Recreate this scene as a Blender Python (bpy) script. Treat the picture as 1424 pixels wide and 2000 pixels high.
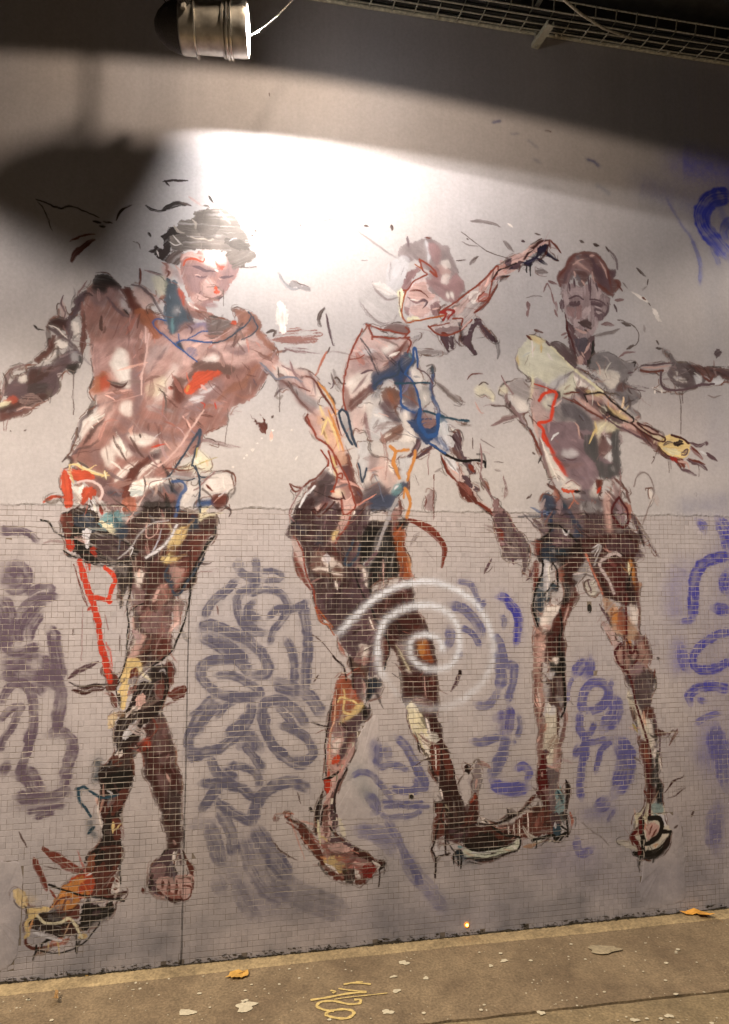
# A night-lit underpass wall: a large painted mural on render above a dado of small square
# mosaic tiles, a theatre-style spot lamp and a wire cable tray above, pavement below.
import bpy, bmesh, math, random
import numpy as np
from mathutils import Vector, Matrix
random.seed(11)
for _o in list(bpy.data.objects): bpy.data.objects.remove(_o)
F_=1400.0
_n=lambda v:np.array(v,float)/np.linalg.norm(v)
U_=_n([7025,116,F_]); W_=_n([0,-16900,F_]); W_=_n(W_-U_*U_.dot(W_)); Y_=np.cross(W_,U_)
CAMD=None
def ray(x,y):
    d=np.stack([np.asarray(x,float)-712,np.asarray(y,float)-1000,np.full(np.shape(x),F_)],-1)
    return np.stack([d@U_,d@Y_,d@W_],-1)   # world-frame direction
# distance to the wall from the tile pitch (25 mm = 11.3 px near x'=-650)
_r=ray(62.,1500.); CAMD=25e-3/11.2*F_*(_r[1]/F_)
_r0=ray(0.,1925.); CAM=np.array([-_r0[0]/_r0[1]*CAMD,-CAMD,-_r0[2]/_r0[1]*CAMD])
def wall(x,y,off=0.0):
    r=ray(x,y); t=(CAMD-off)/r[...,1]
    return np.stack([CAM[0]+r[...,0]*t,CAM[2]+r[...,2]*t],-1),t*F_/F_
def ground(x,y,z=0.0):
    r=ray(x,y); t=(z-CAM[2])/r[...,2]
    return CAM+r*t[...,None]
def at(x,y,Y):
    r=ray(x,y); t=(Y-CAM[1])/r[...,1]
    return CAM+r*np.asarray(t)[...,None]
def topix(P):
    d=np.asarray(P,float)-CAM
    c=np.stack([d@np.array([U_[0],Y_[0],W_[0]]),d@np.array([U_[1],Y_[1],W_[1]]),d@np.array([U_[2],Y_[2],W_[2]])],-1)
    return np.stack([712+F_*c[...,0]/c[...,2],1000+F_*c[...,1]/c[...,2]],-1)

# ---------------------------------------------------------------- camera
SC=bpy.context.scene; COL=SC.collection
camd=bpy.data.cameras.new('camera'); cam=bpy.data.objects.new('camera',camd); COL.objects.link(cam)
camd.sensor_fit='VERTICAL'; camd.sensor_height=24.0; camd.lens=24.0*F_/2000.0
camd.clip_start=.05; camd.clip_end=200
_R=np.array([[U_[0],Y_[0],W_[0]],[U_[1],Y_[1],W_[1]],[U_[2],Y_[2],W_[2]]])   # rows: camera right, down, forward in world axes
_M=Matrix(((_R[0][0],-_R[1][0],-_R[2][0],CAM[0]),(_R[0][1],-_R[1][1],-_R[2][1],CAM[1]),(_R[0][2],-_R[1][2],-_R[2][2],CAM[2]),(0,0,0,1)))
cam.matrix_world=_M; SC.camera=cam
SC.render.resolution_x=729; SC.render.resolution_y=1024
# ---------------------------------------------------------------- night sky, lamps, exposure
world=bpy.data.worlds.new('World'); SC.world=world; world.use_nodes=True
wn=world.node_tree.nodes; bgn=wn['Background']
sky=wn.new('ShaderNodeTexSky'); sky.sky_type='NISHITA'; sky.sun_disc=False
sky.sun_elevation=math.radians(-4); sky.sun_rotation=math.radians(200)
world.node_tree.links.new(sky.outputs[0],bgn.inputs[0]); bgn.inputs[1].default_value=.05
SC.view_settings.view_transform='Standard'; SC.view_settings.look='None'
SC.view_settings.exposure=0; SC.view_settings.gamma=1; SC.view_settings.use_curve_mapping=False
SC.render.engine='CYCLES'
def lamp(name,kind,loc,power,color,size,direction=None,angle=None,blend=.1):
    l=bpy.data.lights.new(name,kind); l.energy=power; l.color=color
    if kind!='AREA': l.shadow_soft_size=size
    o=bpy.data.objects.new(name,l); COL.objects.link(o); o.location=loc
    if kind=='SPOT': l.spot_size=math.radians(angle); l.spot_blend=blend
    if direction is not None:
        o.rotation_mode='QUATERNION'; o.rotation_quaternion=Vector(direction).to_track_quat('-Z','Y')
    return o
LENS=at(486,60,-.63)
_ax=Vector((1,-.12,-.02)).normalized()
key=lamp('lit_spot_lamp_light','SPOT',tuple(Vector(LENS)+_ax*.055),80,(1,.94,.84),.03,(.04,.02,-1),170.5,.035)
second=lamp('second_spot_lamp_light','SPOT',(1.25,-1.20,4.50),80,(1,.79,.57),.055,(0,math.sin(math.radians(-6)),-math.cos(math.radians(6))),168,.03)
third=lamp('third_spot_lamp_light','SPOT',(1.12,-.90,4.21),95,(1,.92,.82),.013,(0,-.2385,-.971),168,.03)
street=lamp('street_lamp_light','POINT',(-3.6,-6.4,8.3),5600,(1,.82,.60),.42)
fourth=lamp('left_fill_light','SPOT',(-1.25,-1.2,4.35),175,(1,.90,.78),.05,(.02,0,-1),120,.22)  # unseen fill, added to brighten the left part of the wall
fifth=lamp('right_fill_light','SPOT',(4.9,-1.3,4.45),140,(1,.88,.74),.05,(-.02,0,-1),132,.25)  # added out of view to lift the right part of the wall

MURAL = """
# wall stains and loose marks
@0,0,1
o wall
A 3c3c66 7 .6:962,240 976,237
A 4a4a66 6 .3:996,262 1012,262
A 5a4038 4 .7:1064,257 1076,259
A 55556e 8 .25:1030,275 1050,290
A 55556e 8 .35:1042,312 1054,318
A 44446a 9 .6:1145,312 1158,316 1170,326
A 66667a 10 .3:1165,362 1190,380
A 9a8e86 7 .35:1060,366 1080,368
A 3434b4 80 .5:1330,320 1440,340 1440,380
A 50508a 60 .3:1250,360 1400,420
A 4a4a90 8 .4:1302,390 1330,440 1352,470 1366,520 1366,556
A 7a7a86 60 .12:1390,500 1400,900
A 62607a 50 .3:1330,990 1420,980
A c9b9ac 30 .3:520,720 650,720
S b 2:526,182 527,190
A 5a5470 90 .16:900,1640 1200,1720 1424,1700
A 5a5470 110 .14:1150,1400 1400,1500
A 5a5668 90 .18:480,1760 800,1800 1000,1780
A 5e5c60 90 .16:60,1800 400,1830
A 4c4878 110 .20:1424,1050 1400,1300 1424,1550
A 5b5860 60 .22:0,1720 60,1850
A 6a5c70 160 .13:1250,700 1424,900
A 5e5470 120 .14:1200,1250 1424,1300
A 5e5470 120 .14:1100,1600 1424,1600
A c8b8a4 160 .12:500,900 1000,950
A 8c8a84 40 .4:690,1500 730,1560
A 6a6660 26 .35:708,1545 735,1560
# left brown tag
o tag1
@0,1020
T a 9:0,48 150,55 250,105 300,160
T a 8:0,92 110,80 180,95
T a 44 .75:20,380 110,430
T a 30 .6:10,680 30,900
T a 34 .7:60,1150 250,1230 430,1220
T a 26:40,345 150,365 185,440 140,500 30,480
T a 34:0,420 90,440
T a 10:190,560 280,520 360,500 400,515 400,560
T a 22:0,600 40,640 70,760 40,900 60,1000
T a 13:110,880 140,760 200,650 300,590 460,580
T a 13:150,940 160,830 230,720 320,640 380,625
T a 12:30,960 120,1020 220,990 310,960
T a 30:0,1110 140,1100 250,1090
T a 18:370,830 420,870 430,950 450,1050 470,1250
T a 18:300,1060 400,1110 470,1130
T a 22:250,1180 400,1230 480,1300
T a 16:430,1200 480,1340 460,1480 440,1580
T a 13:0,1420 60,1310 140,1250 220,1290 262,1400 260,1560 240,1700 190,1850 150,2000
T a 11:0,1560 50,1490 100,1450 170,1440 140,1500 100,1600 40,1680 0,1790
T a 16:370,1660 460,1640 550,1690 565,1800 520,1930 490,2010
T a 14:130,1230 60,1200 0,1210
T a 12:290,1280 340,1350
@30,1500
T a 24:0,50 110,60 160,150 240,190
T a 17:0,220 150,230 300,225 400,180 430,210
T a 15:430,10 400,90 350,150
T a 9:90,340 250,320 390,290
T a 8:150,385 310,350
A a 20 .4:0,300 200,290 380,260
@0,1020
T a 16:20,760 40,880 20,1000
T a 14:330,700 250,820 230,930
T a 18:180,1040 330,1020
T a 16:420,1130 440,1260
T a 16:60,1860 30,1980
T a 18:250,1600 230,1750
T a 14:470,1500 440,1640
# centre tag
o tag2
@350,1080
T q 26 .5:480,480 640,560
T q 30 .5:200,620 420,700 560,800
T q 30 .5:780,1080 940,1180
T q 26 .5:450,1420 560,1540
T q 11:600,30 600,160 600,270
T q 13:450,130 540,185 650,195
T q 8:640,140 740,140 810,175 770,215 660,215
T q 16 .6:470,40 460,140
T q 13:450,210 370,290 280,360 220,440 210,510
T q 13:630,230 530,280 460,350 455,450 500,560 580,620 680,620
T q 11:540,320 640,295 760,300 840,370 850,440 800,530 740,600 700,720
T q 10:590,370 530,440 560,560 620,600
T q 11:690,510 760,440 860,440 930,420 1010,385
T q 15:960,410 980,500 1000,650 1000,820 985,1060
T q 13:820,670 880,760 900,860 905,1020
T q 16:150,600 240,560 380,610 540,690 650,800 700,900 660,950 560,950
T q 16:170,660 280,710 400,790 470,850 560,940
T q 10:400,740 480,790 530,830
T q 15:460,840 330,830 210,860 175,940 210,1020 320,1100 440,1120 620,1120
T q 12:280,955 430,960 550,1020 630,1080 620,1140
T q 15:280,1120 200,1200 120,1340 80,1460 90,1540
T q 8:190,1200 80,1275
T q 9:450,1150 360,1200 290,1290
T q 15:570,1160 550,1280 480,1400 390,1470 300,1530 160,1560 40,1560
T q 12:50,1610 200,1580
T q 22:730,1000 840,1040 950,1080
T q 20:950,1070 1040,1140 1110,1270
T q 14:800,1150 680,1165 640,1230 650,1320 720,1480 800,1580 900,1640 1010,1660
T q 15:710,1140 840,1170 920,1240 1000,1350
T q 13:780,1340 900,1380 1000,1450 1050,1560 980,1620 880,1600
T q 10:660,1400 740,1500 850,1590
T q 18:430,1390 560,1430 640,1540
T q 12:500,1480 590,1600 650,1710
T q 14:240,1590 290,1710 370,1790 480,1830
T q 12:380,1650 530,1680 620,1760 610,1830
T q 14:160,1800 340,1800 480,1840 600,1920
T q 17:600,1990 640,1900 740,1820 860,1785 960,1810 1010,1860
T q 14:330,1830 230,1930 190,2000
@350,1500,2.589
T q 13:190,90 130,180 110,230
T q 14:180,160 280,230 380,280
T q 18:430,110 390,190 370,280
T q 26 .9:380,290 430,380 500,480 560,560
T q 17 .9:200,200 260,320 280,450
T q 22 .8:150,280 180,380 220,500
T q 30 .7:330,330 380,480 450,600 570,660
T q 24 .6:180,540 220,640
T q 20 .5:40,280 130,280 200,300
T q 34 .45:480,560 620,650 760,700 850,740
T q 22 .5:280,560 340,700 400,760
A q 40 .4:250,480 350,640 500,720
@350,1080
T q 12:640,520 560,480 540,400
T q 12:300,660 420,740 520,860
T q 10:760,1200 860,1300 900,1390
T q 12:130,1420 230,1260 330,1170
T q 12:560,1250 460,1340 360,1420
T q 14:650,1230 690,1360
T q 12:340,1690 450,1760
# lower middle tag
o tag3
@580,1300
T z 14:770,555 840,610 890,700 940,800 990,900 980,960
T z 10:640,800 720,775 800,790 870,820
T z 10:905,880 940,930 890,975 800,985
T z 12:640,600 640,700 620,790
A z 22 .5:600,610 610,730
T z 12 .8:700,620 720,740
@530,1500
T z 9:620,65 700,30 790,50 850,120 900,190 950,240
T z 11:1150,30 1200,110 1180,170 1020,175 930,150
T z 16 .9:740,200 800,270 820,320 790,350
T z 5:860,255 1000,268 1190,265
T z 6:870,300 1050,298 1240,300
T z 8 .8:850,350 900,380 1000,385 1100,370 1180,330
T z 12 .8:890,400 950,480 1000,580 1060,700 1120,800 1170,930
T z 20 .5:640,480 780,510 900,600 960,680
@350,1500,2.589
T z 22 .6:900,300 1000,330 1080,370
T z 22 .5:1130,420 1190,530 1260,610 1340,710
A z 30 .3:1250,620 1340,720
# tag right of the spiral
o tag4
@600,1120
T z 15:1110,240 1200,270 1290,340 1350,440 1370,500
T z 15:1110,420 1115,500 1090,590
T z 9:1170,60 1260,75 1310,140 1345,270 1390,210
T z 9:1200,415 1290,470 1350,570
T z 10 .7:1190,600 1195,660
@920,1120,4.764
T 3f3a84 13:235,215 300,225 370,290 420,370 440,470 430,580 410,670
T z 9:265,395 300,430 305,510
T z 12:200,560 270,660 300,780 300,900
T z 12:320,850 400,860 395,960 370,1080 340,1200
T z 17:250,700 260,850 280,960 260,1080
T z 13 .8:260,1080 200,1180 120,1230 30,1210
T 524a74 24:230,1340 330,1330
T 524a74 20:250,1440 330,1450
T 524a74 14:350,1230 360,1350 350,1480
T z 12:0,1560 110,1565 270,1510
T z 15:330,1500 300,1620 260,1720 215,1810
T z 16 .7:220,1800 170,1900
T z 9:435,1310 450,1420 430,1530
T z 7:400,1540 395,1590
T 5a5486 17:190,1920 270,1990 400,2000 500,1950
T 5a5486 12:400,1820 480,1790 540,1840 520,1930
@820,1460
T z 15 .9:670,0 620,120 580,220
T 5a5486 16:560,260 640,320 740,340 850,310
# violet tag by right figure
o tag5
@1000,1240
T z2 18:480,320 540,230 580,200
T z2 16:560,330 600,280 610,170
T z2 14:600,600 545,560 555,460 620,380 700,375 750,430 730,520 650,580 570,590
T z2 24:760,480 810,560 780,650 700,740
T z2 13:530,600 525,720 570,830 560,1000
T z2 10:650,680 600,770 540,790
T z2 6:430,530 440,420 470,330
T z2 8:775,350 770,410
T z2 9:740,800 660,830 580,850 500,930 480,960
T z2 30:800,820 870,900 890,1000
T z2 9:780,820 700,890 670,1000
@1000,1450
T z2 30:870,0 890,130 870,260 800,400
T z2 22:760,430 700,490 640,530
T z2 8:730,0 680,100 650,240
T z2 12:570,0 550,150 530,350 540,450
T z2 7:510,20 480,100
A z2 24 .35:560,560 700,560 780,520
T z2 13 .8:500,740 520,850 570,860 630,820
T z2 6 .7:740,620 800,520
A z2 60 .18:300,900 620,900
# violet tag on the right edge
o tag6
@1068,1000
A U 60 .35:1060,440 1000,620 1010,820
A U 40 .35:1030,1050 1020,1200
T U 14 .8:1170,60 1210,100 1230,160
T U 24:1330,50 1390,150 1430,300
T U 17:1430,345 1290,365 1190,430 1150,540 1140,700 1140,830
T U 10 .7:1150,840 1040,860
T U 22:1410,460 1390,560 1420,640
T U 18:1290,750 1430,770
T U 13:1430,925 1300,975 1200,1040 1140,1130 1170,1220 1300,1230 1430,1160
T U 18 .7:1040,1040 1060,1150 1110,1240
T U 15:1430,1385 1290,1360 1180,1375 1110,1430 1120,1500
T U 11 .8:1170,1460 1240,1480
T U 9 .7:1160,1660 1240,1600 1350,1570
T U 34 .6:1300,1680 1340,1850 1400,1950
A U 60 .3:1250,1750 1300,1950
@1200,1400,4.446
T z2 22 .8:880,70 870,230 850,330
T z2 34 .8:980,250 970,450 980,620
T z2 26 .5:880,780 850,980 860,1150
A z2 40 .4:900,760 900,1150
A z2 30 .35:740,350
@712,0,2
T 3a3d98 26:1434,768 1360,775 1315,830 1325,890 1375,950 1424,1010
T 3a3d98 14 .6:1434,850 1400,900 1410,950
@0,0,1
T 4a4d90 7 .5:1352,470 1368,520 1366,552
T 4a4d90 8 .5:1388,480 1404,520
A 4a4d90 20 .4:1400,390 1424,460
# ---- figure 1: base masses
o f1.torso
@0,0,1
F p:172,560 215,552 250,590 300,612 345,640 400,632 470,655 520,680 545,705 525,735 490,780 450,800 440,830 400,850 385,885 350,895 330,930 300,960 250,990 200,975 150,920 140,890 165,850 190,800 185,730 172,650 165,600
F P .6:300,640 400,640 470,700 390,720 330,780 290,800 285,720
F w .8:225,680 250,690 258,745 240,760 222,720
F w .5:330,720 345,710 340,760 300,790
@60,330
o f1.mark
S K 3:45,240 100,262 230,315 300,300 380,318 540,385
S K 1.8:60,260 100,310 135,400 175,495
S K 3.5:488,412 555,424
S K 3:570,412 645,425
S K 5:538,445 585,455
S K 4.5:672,405 690,350 740,305 792,282
S K 6:900,292 950,322 1022,335
S K 10:1015,332 1090,300 1150,278 1220,285
S b 5:1160,268 1220,275 1262,295
S K 4.5:1035,102 1120,95 1232,98
S K 3:1045,92 1085,142
S K 4:925,502 942,530
S b 2:800,570 845,592 858,635
S M 4:312,572 360,545 400,525 505,515
S M 11:315,728 350,665 400,620 460,575 500,560
S b 2:850,780 852,840 848,905
S b 1.5:910,800 1030,825
o f1.head
F K:1020,525 1085,490 1090,450 1130,460 1160,490 1215,530 1205,570 1110,600 1085,660 1060,725 1000,700 960,662 925,655 985,608 1030,640 1045,570
S w 2:1110,520 1150,560 1190,600
S w 2:1080,570 1130,600 1180,590
S w 2:985,640 1000,690
@300,380
F b:95,560 110,480 200,430 240,480 215,545 180,560 120,540
F K .9:20,480 60,500 80,520 50,510
F pp:215,480 300,465 400,440 560,460 600,500 665,570 645,650 600,700 560,780 545,800 500,835 430,850 400,900 330,870 260,770 235,700 215,600
F w:365,440 480,438 570,468 578,535 530,550 480,590 430,565 385,520 400,480
F v:225,570 320,545 400,555 470,595 480,640 400,640 330,610 260,640
F v:560,475 600,470 660,565 645,640 600,675 545,650 520,600 575,580
F v:270,630 340,620 420,650 360,700 390,790 310,770 250,690
F v .9:500,660 580,660 590,710 560,780 520,740
S V 6:300,565 360,575 420,600 480,605
S V 5:330,640 390,650 420,640
S V 5:520,650 580,650 630,640
S P 2:320,630 350,632 370,640
S P 2:510,655 540,665
F P:385,705 430,655 480,690 505,760 525,785 450,800 405,760
S P 5:220,520 250,480 330,490 360,520 400,500
S R 4:230,560 270,510 330,510 390,530 400,500
S P 4:240,470 290,460 350,480 400,485
F R .8:480,520 515,545 562,560 540,592 500,572
S w 3:480,590 510,600
F R:475,722 500,728 518,772 485,785
S V 5:470,800 520,810 545,795
F v:350,850 430,835 500,860 480,890 400,888
S P 5:330,800 380,820 430,815
F P .8:300,800 350,780 390,830 350,870 300,850
S R 8 .8:200,740 222,800 260,880 320,920
F p:250,880 330,860 400,900 470,950 380,990 290,950
S w 3:270,840 300,880 350,900
F P:60,575 110,545 150,600 135,650 90,665
S M 4:90,590 115,610 105,650
S p 4:60,530 100,560 90,620
F v .8:150,610 200,585 245,690 200,705 180,660
S P 4:170,560 200,600 210,650
L b 1.2:548,760 548,872
F 4f5358:95,680 180,690 200,780 240,890 300,980 300,1010 90,1010
S G 3:170,900 210,930
o f1.cap
F c:120,330 205,310 180,270 205,215 305,188 312,150 395,118 480,110 530,112 570,128 640,190 695,280 735,360 752,440 700,475 600,455 480,437 360,430 250,440 150,440
F c:565,470 650,425 752,430 802,480 765,512 722,552 700,578 665,572 625,590 600,545
F K .5:560,350 660,350 740,400 740,440 640,430 560,390
F K .35:330,160 460,130 520,200 480,340 380,330 330,260
S a08c7c 3:300,195 322,230 320,270
L a08c7c 3:290,335 340,350 400,348 440,365 470,358
S a08c7c 4:520,128 550,175 600,238
S a08c7c 4:158,245 190,285 245,310
S G 2:590,370 620,350 660,350
S c 5:385,92 420,95 440,110
S c 2:380,370 370,430
o f1.mark
S P 5 .7:270,15 330,60 380,100
L b 2:668,570 740,578 802,570
S G 7:980,610 1010,680 1080,742 1150,735
F g .6:1080,678 1150,705 1228,735 1215,758 1140,738 1060,722
S b 2:1080,680 1140,700 1215,722
S dd 5:925,98 918,190 895,310 830,430 805,468
S M 3:925,100 920,130
S b 3:788,285 808,292
S b 3:762,322 780,325
S K 4:430,12 465,68
S b 3:1143,235 1152,252
L G 1:1150,245 1250,250
S g 2:1250,200 1420,200
F w:962,850 1010,845 1045,950 1045,1010 960,1010
# ---- chest
o f1.torso
@0,520
F K:735,90 780,65 870,75 900,110 955,165 925,205 850,175 820,225 725,205
F v:700,200 760,190 820,220 850,275 800,325 720,280
F v .8:830,200 900,160 950,190 940,270 880,290
F W .9:930,270 960,250 1020,340 1020,380 960,330
F M:950,190 1020,168 1060,240 1115,330 1060,385 1010,330
F bo:1050,345 1150,335 1215,370 1240,470 1270,550 1200,570 1140,480 1090,440
S V 6:840,240 880,300 920,345 970,390 1040,410
S K 4:960,340 1010,390
F P:1050,170 1110,160 1180,210 1190,290 1140,330 1100,310 1060,240
S V 6:1030,150 1100,165 1180,240 1240,330 1285,410
S P 5:1200,220 1260,300
F Y .7:1190,90 1290,90 1300,200 1240,240
S bo 6:1250,260 1300,230
S M 3:1095,20 1100,70 1088,155
S v 2:1130,35 1200,60 1275,75
D p 12:640,300 660,420 680,560
F v .35:820,460 950,450 1100,440 1000,560 860,600
D v 8 .6:850,480 1000,470
F p2 .7:700,640 780,600 1000,560 1080,600 900,650 880,760 800,850 740,850
D v 10 .6:750,640 760,760 780,850
F w:880,700 960,650 990,760 1020,820 1020,960 940,920 890,840
D v 9 .8:1050,620 1060,760 1050,900 1050,1000
D vp 12 .6:960,600 1060,680
F G .4:1170,640 1320,620 1240,720 1150,850 1130,760
D V 6 .6:1300,640 1210,760 1180,820
L P 4:1165,530 1150,640 1130,760 1110,860 1105,1000
L P 3:1140,475 1142,595
S b 4:840,890 920,920 960,930 1000,905
F bo .8:740,880 830,820 870,880 850,960 780,1000 730,980
F R .8:800,830 860,850 860,940 810,980
S bk 2:1240,950 1290,1010
# ---- far arm (left of picture)
o f1.arm
F V:585,240 680,195 665,260 625,330 595,400 560,440 575,540 535,600 520,520 515,430 545,380 575,310
S V 3:495,230 480,300 510,370 500,420
F P .6:480,250 520,380 500,420 470,380
S v 3:600,230 650,160 680,120
F m:375,440 460,388 525,425 515,500 470,512 400,475
S V 8:355,470 440,515 530,590 600,660 640,760
S w 2:380,460 450,490 530,570
F M:640,345 660,440 682,480 668,620 640,690 620,640 640,520
F w:565,430 620,470 610,560 580,530
F w:430,560 520,600 520,640 430,650
F M:380,570 440,540 430,620 370,665
F M:278,720 400,630 455,600 420,660 300,765
S w 5:358,742 400,712 445,680
F V:250,790 400,760 540,650 640,680 640,755 560,765 480,830 430,1010 0,1010 0,1000 100,880 200,830
F G:540,660 620,690 640,740 560,740
F k:525,770 615,765 605,820 575,848 530,820
S k 5:620,700 635,760
S K 3:262,458 300,490 345,500
o f1.arm
@0,700
F V:270,80 400,60 520,40 500,110 430,220 405,290 300,350 250,380 100,460 0,492 0,380 60,300 100,200 200,130 250,110
F m:240,100 350,82 395,120 300,180 210,195
F m:100,335 200,310 405,262 385,315 280,360 130,395 0,430 0,370
F K .7:230,195 370,200 360,265 240,285
D v 10 .6:290,80 430,90 480,60
D v 12 .8:100,210 180,250
F V:70,230 180,210 190,290 90,310
S v 7:10,330 50,180 90,100 160,65 265,50
F w:150,140 200,130 210,180 150,180
F R .8:30,335 110,295 150,330 60,368
F Y:-10,350 60,338 80,360 0,388
F M .9:0,425 110,425 275,380 200,435 60,482 0,495
S P 3:130,400 200,380 250,385
F b:362,260 400,248 408,292 375,302
L b 1.4:378,300 380,335
L v 1.6:30,490 36,560
L v 1.6:62,475 50,560
F K:525,50 615,45 605,100 577,126 530,100
L b 1.6:580,110 577,280 575,442
S b 2:80,568 92,570
S b 3:190,560 200,572
# lower torso
o f1.torso
F bo:735,170 815,105 862,150 852,220 780,270 725,292 700,250
F R .8:790,150 850,140 850,220 790,262
F P .8:700,250 760,280 850,240 830,300 740,330
F P .6:840,160 920,180 960,170 910,80 850,90
F w .9:870,20 1000,50 1020,230 970,230 930,150 880,90
S m 4:860,195 920,225 960,228 1000,188
F V:940,190 980,215 950,240
F w:640,460 720,430 840,372 820,415 740,520 640,625
D p 5 .7:700,480 640,600
F m:862,325 885,348 862,420 790,525 720,612 640,702 690,600 780,470 850,380
S w 1.5:760,480 770,500
S w 1.5:720,530 735,550
S V 6:870,335 800,362 710,400 690,440 640,490 622,560 570,670 530,775
F b:685,390 730,390 730,430 690,450
S V 6:640,700 600,730 560,760
F P .7:770,340 840,300 900,380 880,470 800,560 760,620 700,680 760,560 800,480
F p:620,720 760,680 850,760 820,860 760,880 660,830 600,800
F v .7:700,700 780,720 800,800 740,840
F v:1020,100 1105,120 1112,320 1080,480 1040,430 1040,280 1015,200
F w .9:935,375 1000,325 1035,375 1020,460 950,430
D G 14 .5:1150,380 1250,400 1350,420
D v 8 .5:1130,480 1250,500 1400,500
F v .8:900,450 1000,470 1080,520 1160,560 1424,600 1424,640 1200,600 1060,570 960,530
S v 5:850,645 950,605 1060,572
F w:870,640 950,625 1040,745 960,775 880,730
F w:985,605 1085,590 1240,600 1180,660 1105,690 1040,655
F v:880,540 960,590 1060,700 1170,748 1110,775 1040,760 950,650
S b 4:1090,590 1098,625
F M:1150,765 1220,740 1180,830 1100,910 1040,1010 955,1010 1000,900 1080,820
D w 12:900,960 980,880 1080,790
D w 14:1080,940 1140,880 1250,800
D w 8:1170,740 1280,690
F n .55:1170,735 1290,685 1330,710 1240,790 1165,780
F w:800,720 860,690 900,760 880,850 830,830
D P 10:850,860 930,820
S r 3:1180,695 1240,680 1290,670
F V .7:730,920 850,930 860,1010 780,1010
S b 4:605,805 650,830 700,860 
S m 5:488,810 530,772 560,800 545,850 500,862
S y 4:540,838 590,830 650,860 720,895 800,915 860,910
S y 3:820,875 828,942
S y 3:795,930 845,890
F R:595,885 680,878 745,940 650,965 590,945
F m .8:560,855 620,870 600,935 565,935
F R:488,890 532,888 548,1010 485,1010
L P 2:480,860 485,1000
S w 6:555,850 550,980
@200,560
o f1.torso
F 4a5056:500,0 590,0 625,120 690,200 705,260 640,310 560,372 520,372 500,250
F G .8:560,160 600,160 590,220 550,220
S t 5:545,235 548,372
F pp:590,10 640,50 690,190 800,200 820,250 720,250 660,200 620,120
F P:780,10 900,0 940,60 880,80 800,60
S R 8:600,20 625,80 645,150
S P 4:680,130 720,180
S P 4:740,60 800,90
F P .8:640,300 820,300 822,470 730,585 640,620 560,560 600,440
F v .7:600,310 700,270 760,290 800,320 700,360 640,380
D V 4 .7:640,320 720,330
F P:560,380 620,370 640,420 580,440
S V 3:660,300 700,330 690,370
L B 3:498,268 430,258 402,290 440,350 540,430 640,512 740,585
L B 3:560,445 620,425 700,420 780,435 860,437
L B 2.5:670,412 760,362 820,350
L B 2:590,370 600,430
S n 8:580,430 640,505
A 4a5a86 10 .5:700,310 800,300 820,340
S W 5:850,440 880,470
F ba:820,262 900,248 1025,280 1000,335 925,380 905,412 840,412 820,340
F bp:1030,190 1065,172 1130,190 1200,230 1245,290 1232,342 1160,380 1050,420 940,432 920,385 1000,325 1055,270
F P .8:1020,330 1120,310 1140,350 1040,400 960,400
F v .8:1180,230 1210,290 1200,340 1170,300
L n 3:1140,200 1165,240 1110,310 1020,380 940,430 860,442
L n 3:1090,412 1160,380 1212,325 1200,290 1180,240
F R:1010,262 1042,265 1048,292 1010,300
F P:880,450 1050,430 1200,375 1300,470 1335,505 1240,565 1040,625 960,600 920,540
D v 8:1000,520 1080,520 1150,470
F v .6:950,470 1060,450 1160,470 1120,520 980,510
F w .7:1060,430 1120,410 1140,440 1050,470
F bp:1195,360 1240,348 1330,440 1355,495 1320,512 1240,430
S v 5:900,500 930,560 960,610
F w:800,560 860,530 910,560 880,590 780,590
F V .6:810,510 870,480 900,520
F bb:700,600 760,585 860,588 1000,620 1045,642 1000,695 920,682 800,655 740,650 720,700 640,765 620,840 600,890 560,880 555,710 640,722 690,660
F M .9:558,712 600,740 640,830 645,890 610,912 570,900
F R:720,672 820,655 935,672 900,702 820,745 760,795 700,842 648,835 650,790 700,740
S o 4:655,820 680,780 660,830
F v .85:700,870 800,790 900,720 955,740 940,800 900,900 780,940 620,955 600,930
D W 12 .7:760,830 880,760
D P 8 .8:640,940 760,880
F bp:1240,608 1200,650 1150,722 1120,785 1060,812 1010,832 940,892 850,945 800,955 900,880 960,800 1020,760 1100,722 1180,632
S r 2.5:765,902 800,915 795,952
S r 2.5:880,900 890,955
D bp 6 .7:1020,830 1100,860 1200,850
S R 6:515,795 550,795
S M 4:530,780 560,800
S b 3:440,790 490,860 500,990
D P 20 .5:380,640 480,600
F Y .5:350,780 480,700 500,780 420,860 360,840
o f1.hip
@240,760
F v .7:440,170 560,100 700,90 800,30 845,45 760,125 640,200 500,230 420,212
D W 12 .8:520,100 640,60
S bp 5:630,152 720,100 810,20
F p .7:420,280 560,220 690,170 680,280 640,330 540,330 440,372
D p 14 .7:520,260 660,220
S v 7 .8:140,330 280,370 420,402 560,395 700,410
D v 8 .8:560,400 700,412 800,440 920,462
D v 6 .7:770,215 870,205
D v 4 .5:660,190 800,190 930,175
F P .6:320,420 500,420 560,400 480,540 380,600 300,580
L P 4:632,170 560,270 480,400 380,520 280,605
L n 4:340,700 400,640 440,570 530,440 590,335 605,318 600,370 570,480 540,600
S B 6:600,318 588,372
L b 1.2:820,155 812,300 795,430
o f1.mark
P M:993,198 1030,250 1060,268 1098,268 1092,225 1068,195 1110,235 1132,292 1110,350 1085,345 1060,305 1030,262
o f1.hip
S w 4:1076,385 1086,385
S w 7:1146,398 1166,398
S w 4:1162,325 1180,325
S w 5:1312,323 1330,323
S w 6:1003,478 1022,474
S w 5:960,522 975,515
S w 3:940,545 948,540
S w 3:1040,430 1048,425
S w 3:850,610 870,605
S b 4:1158,228 1178,208
S w 2:1352,560 1366,525
S yd 3:580,458 572,540
S yd 2:575,602 660,555 740,532
F Y .7:600,480 680,560 692,640 560,642 400,640 480,600 560,560
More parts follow.
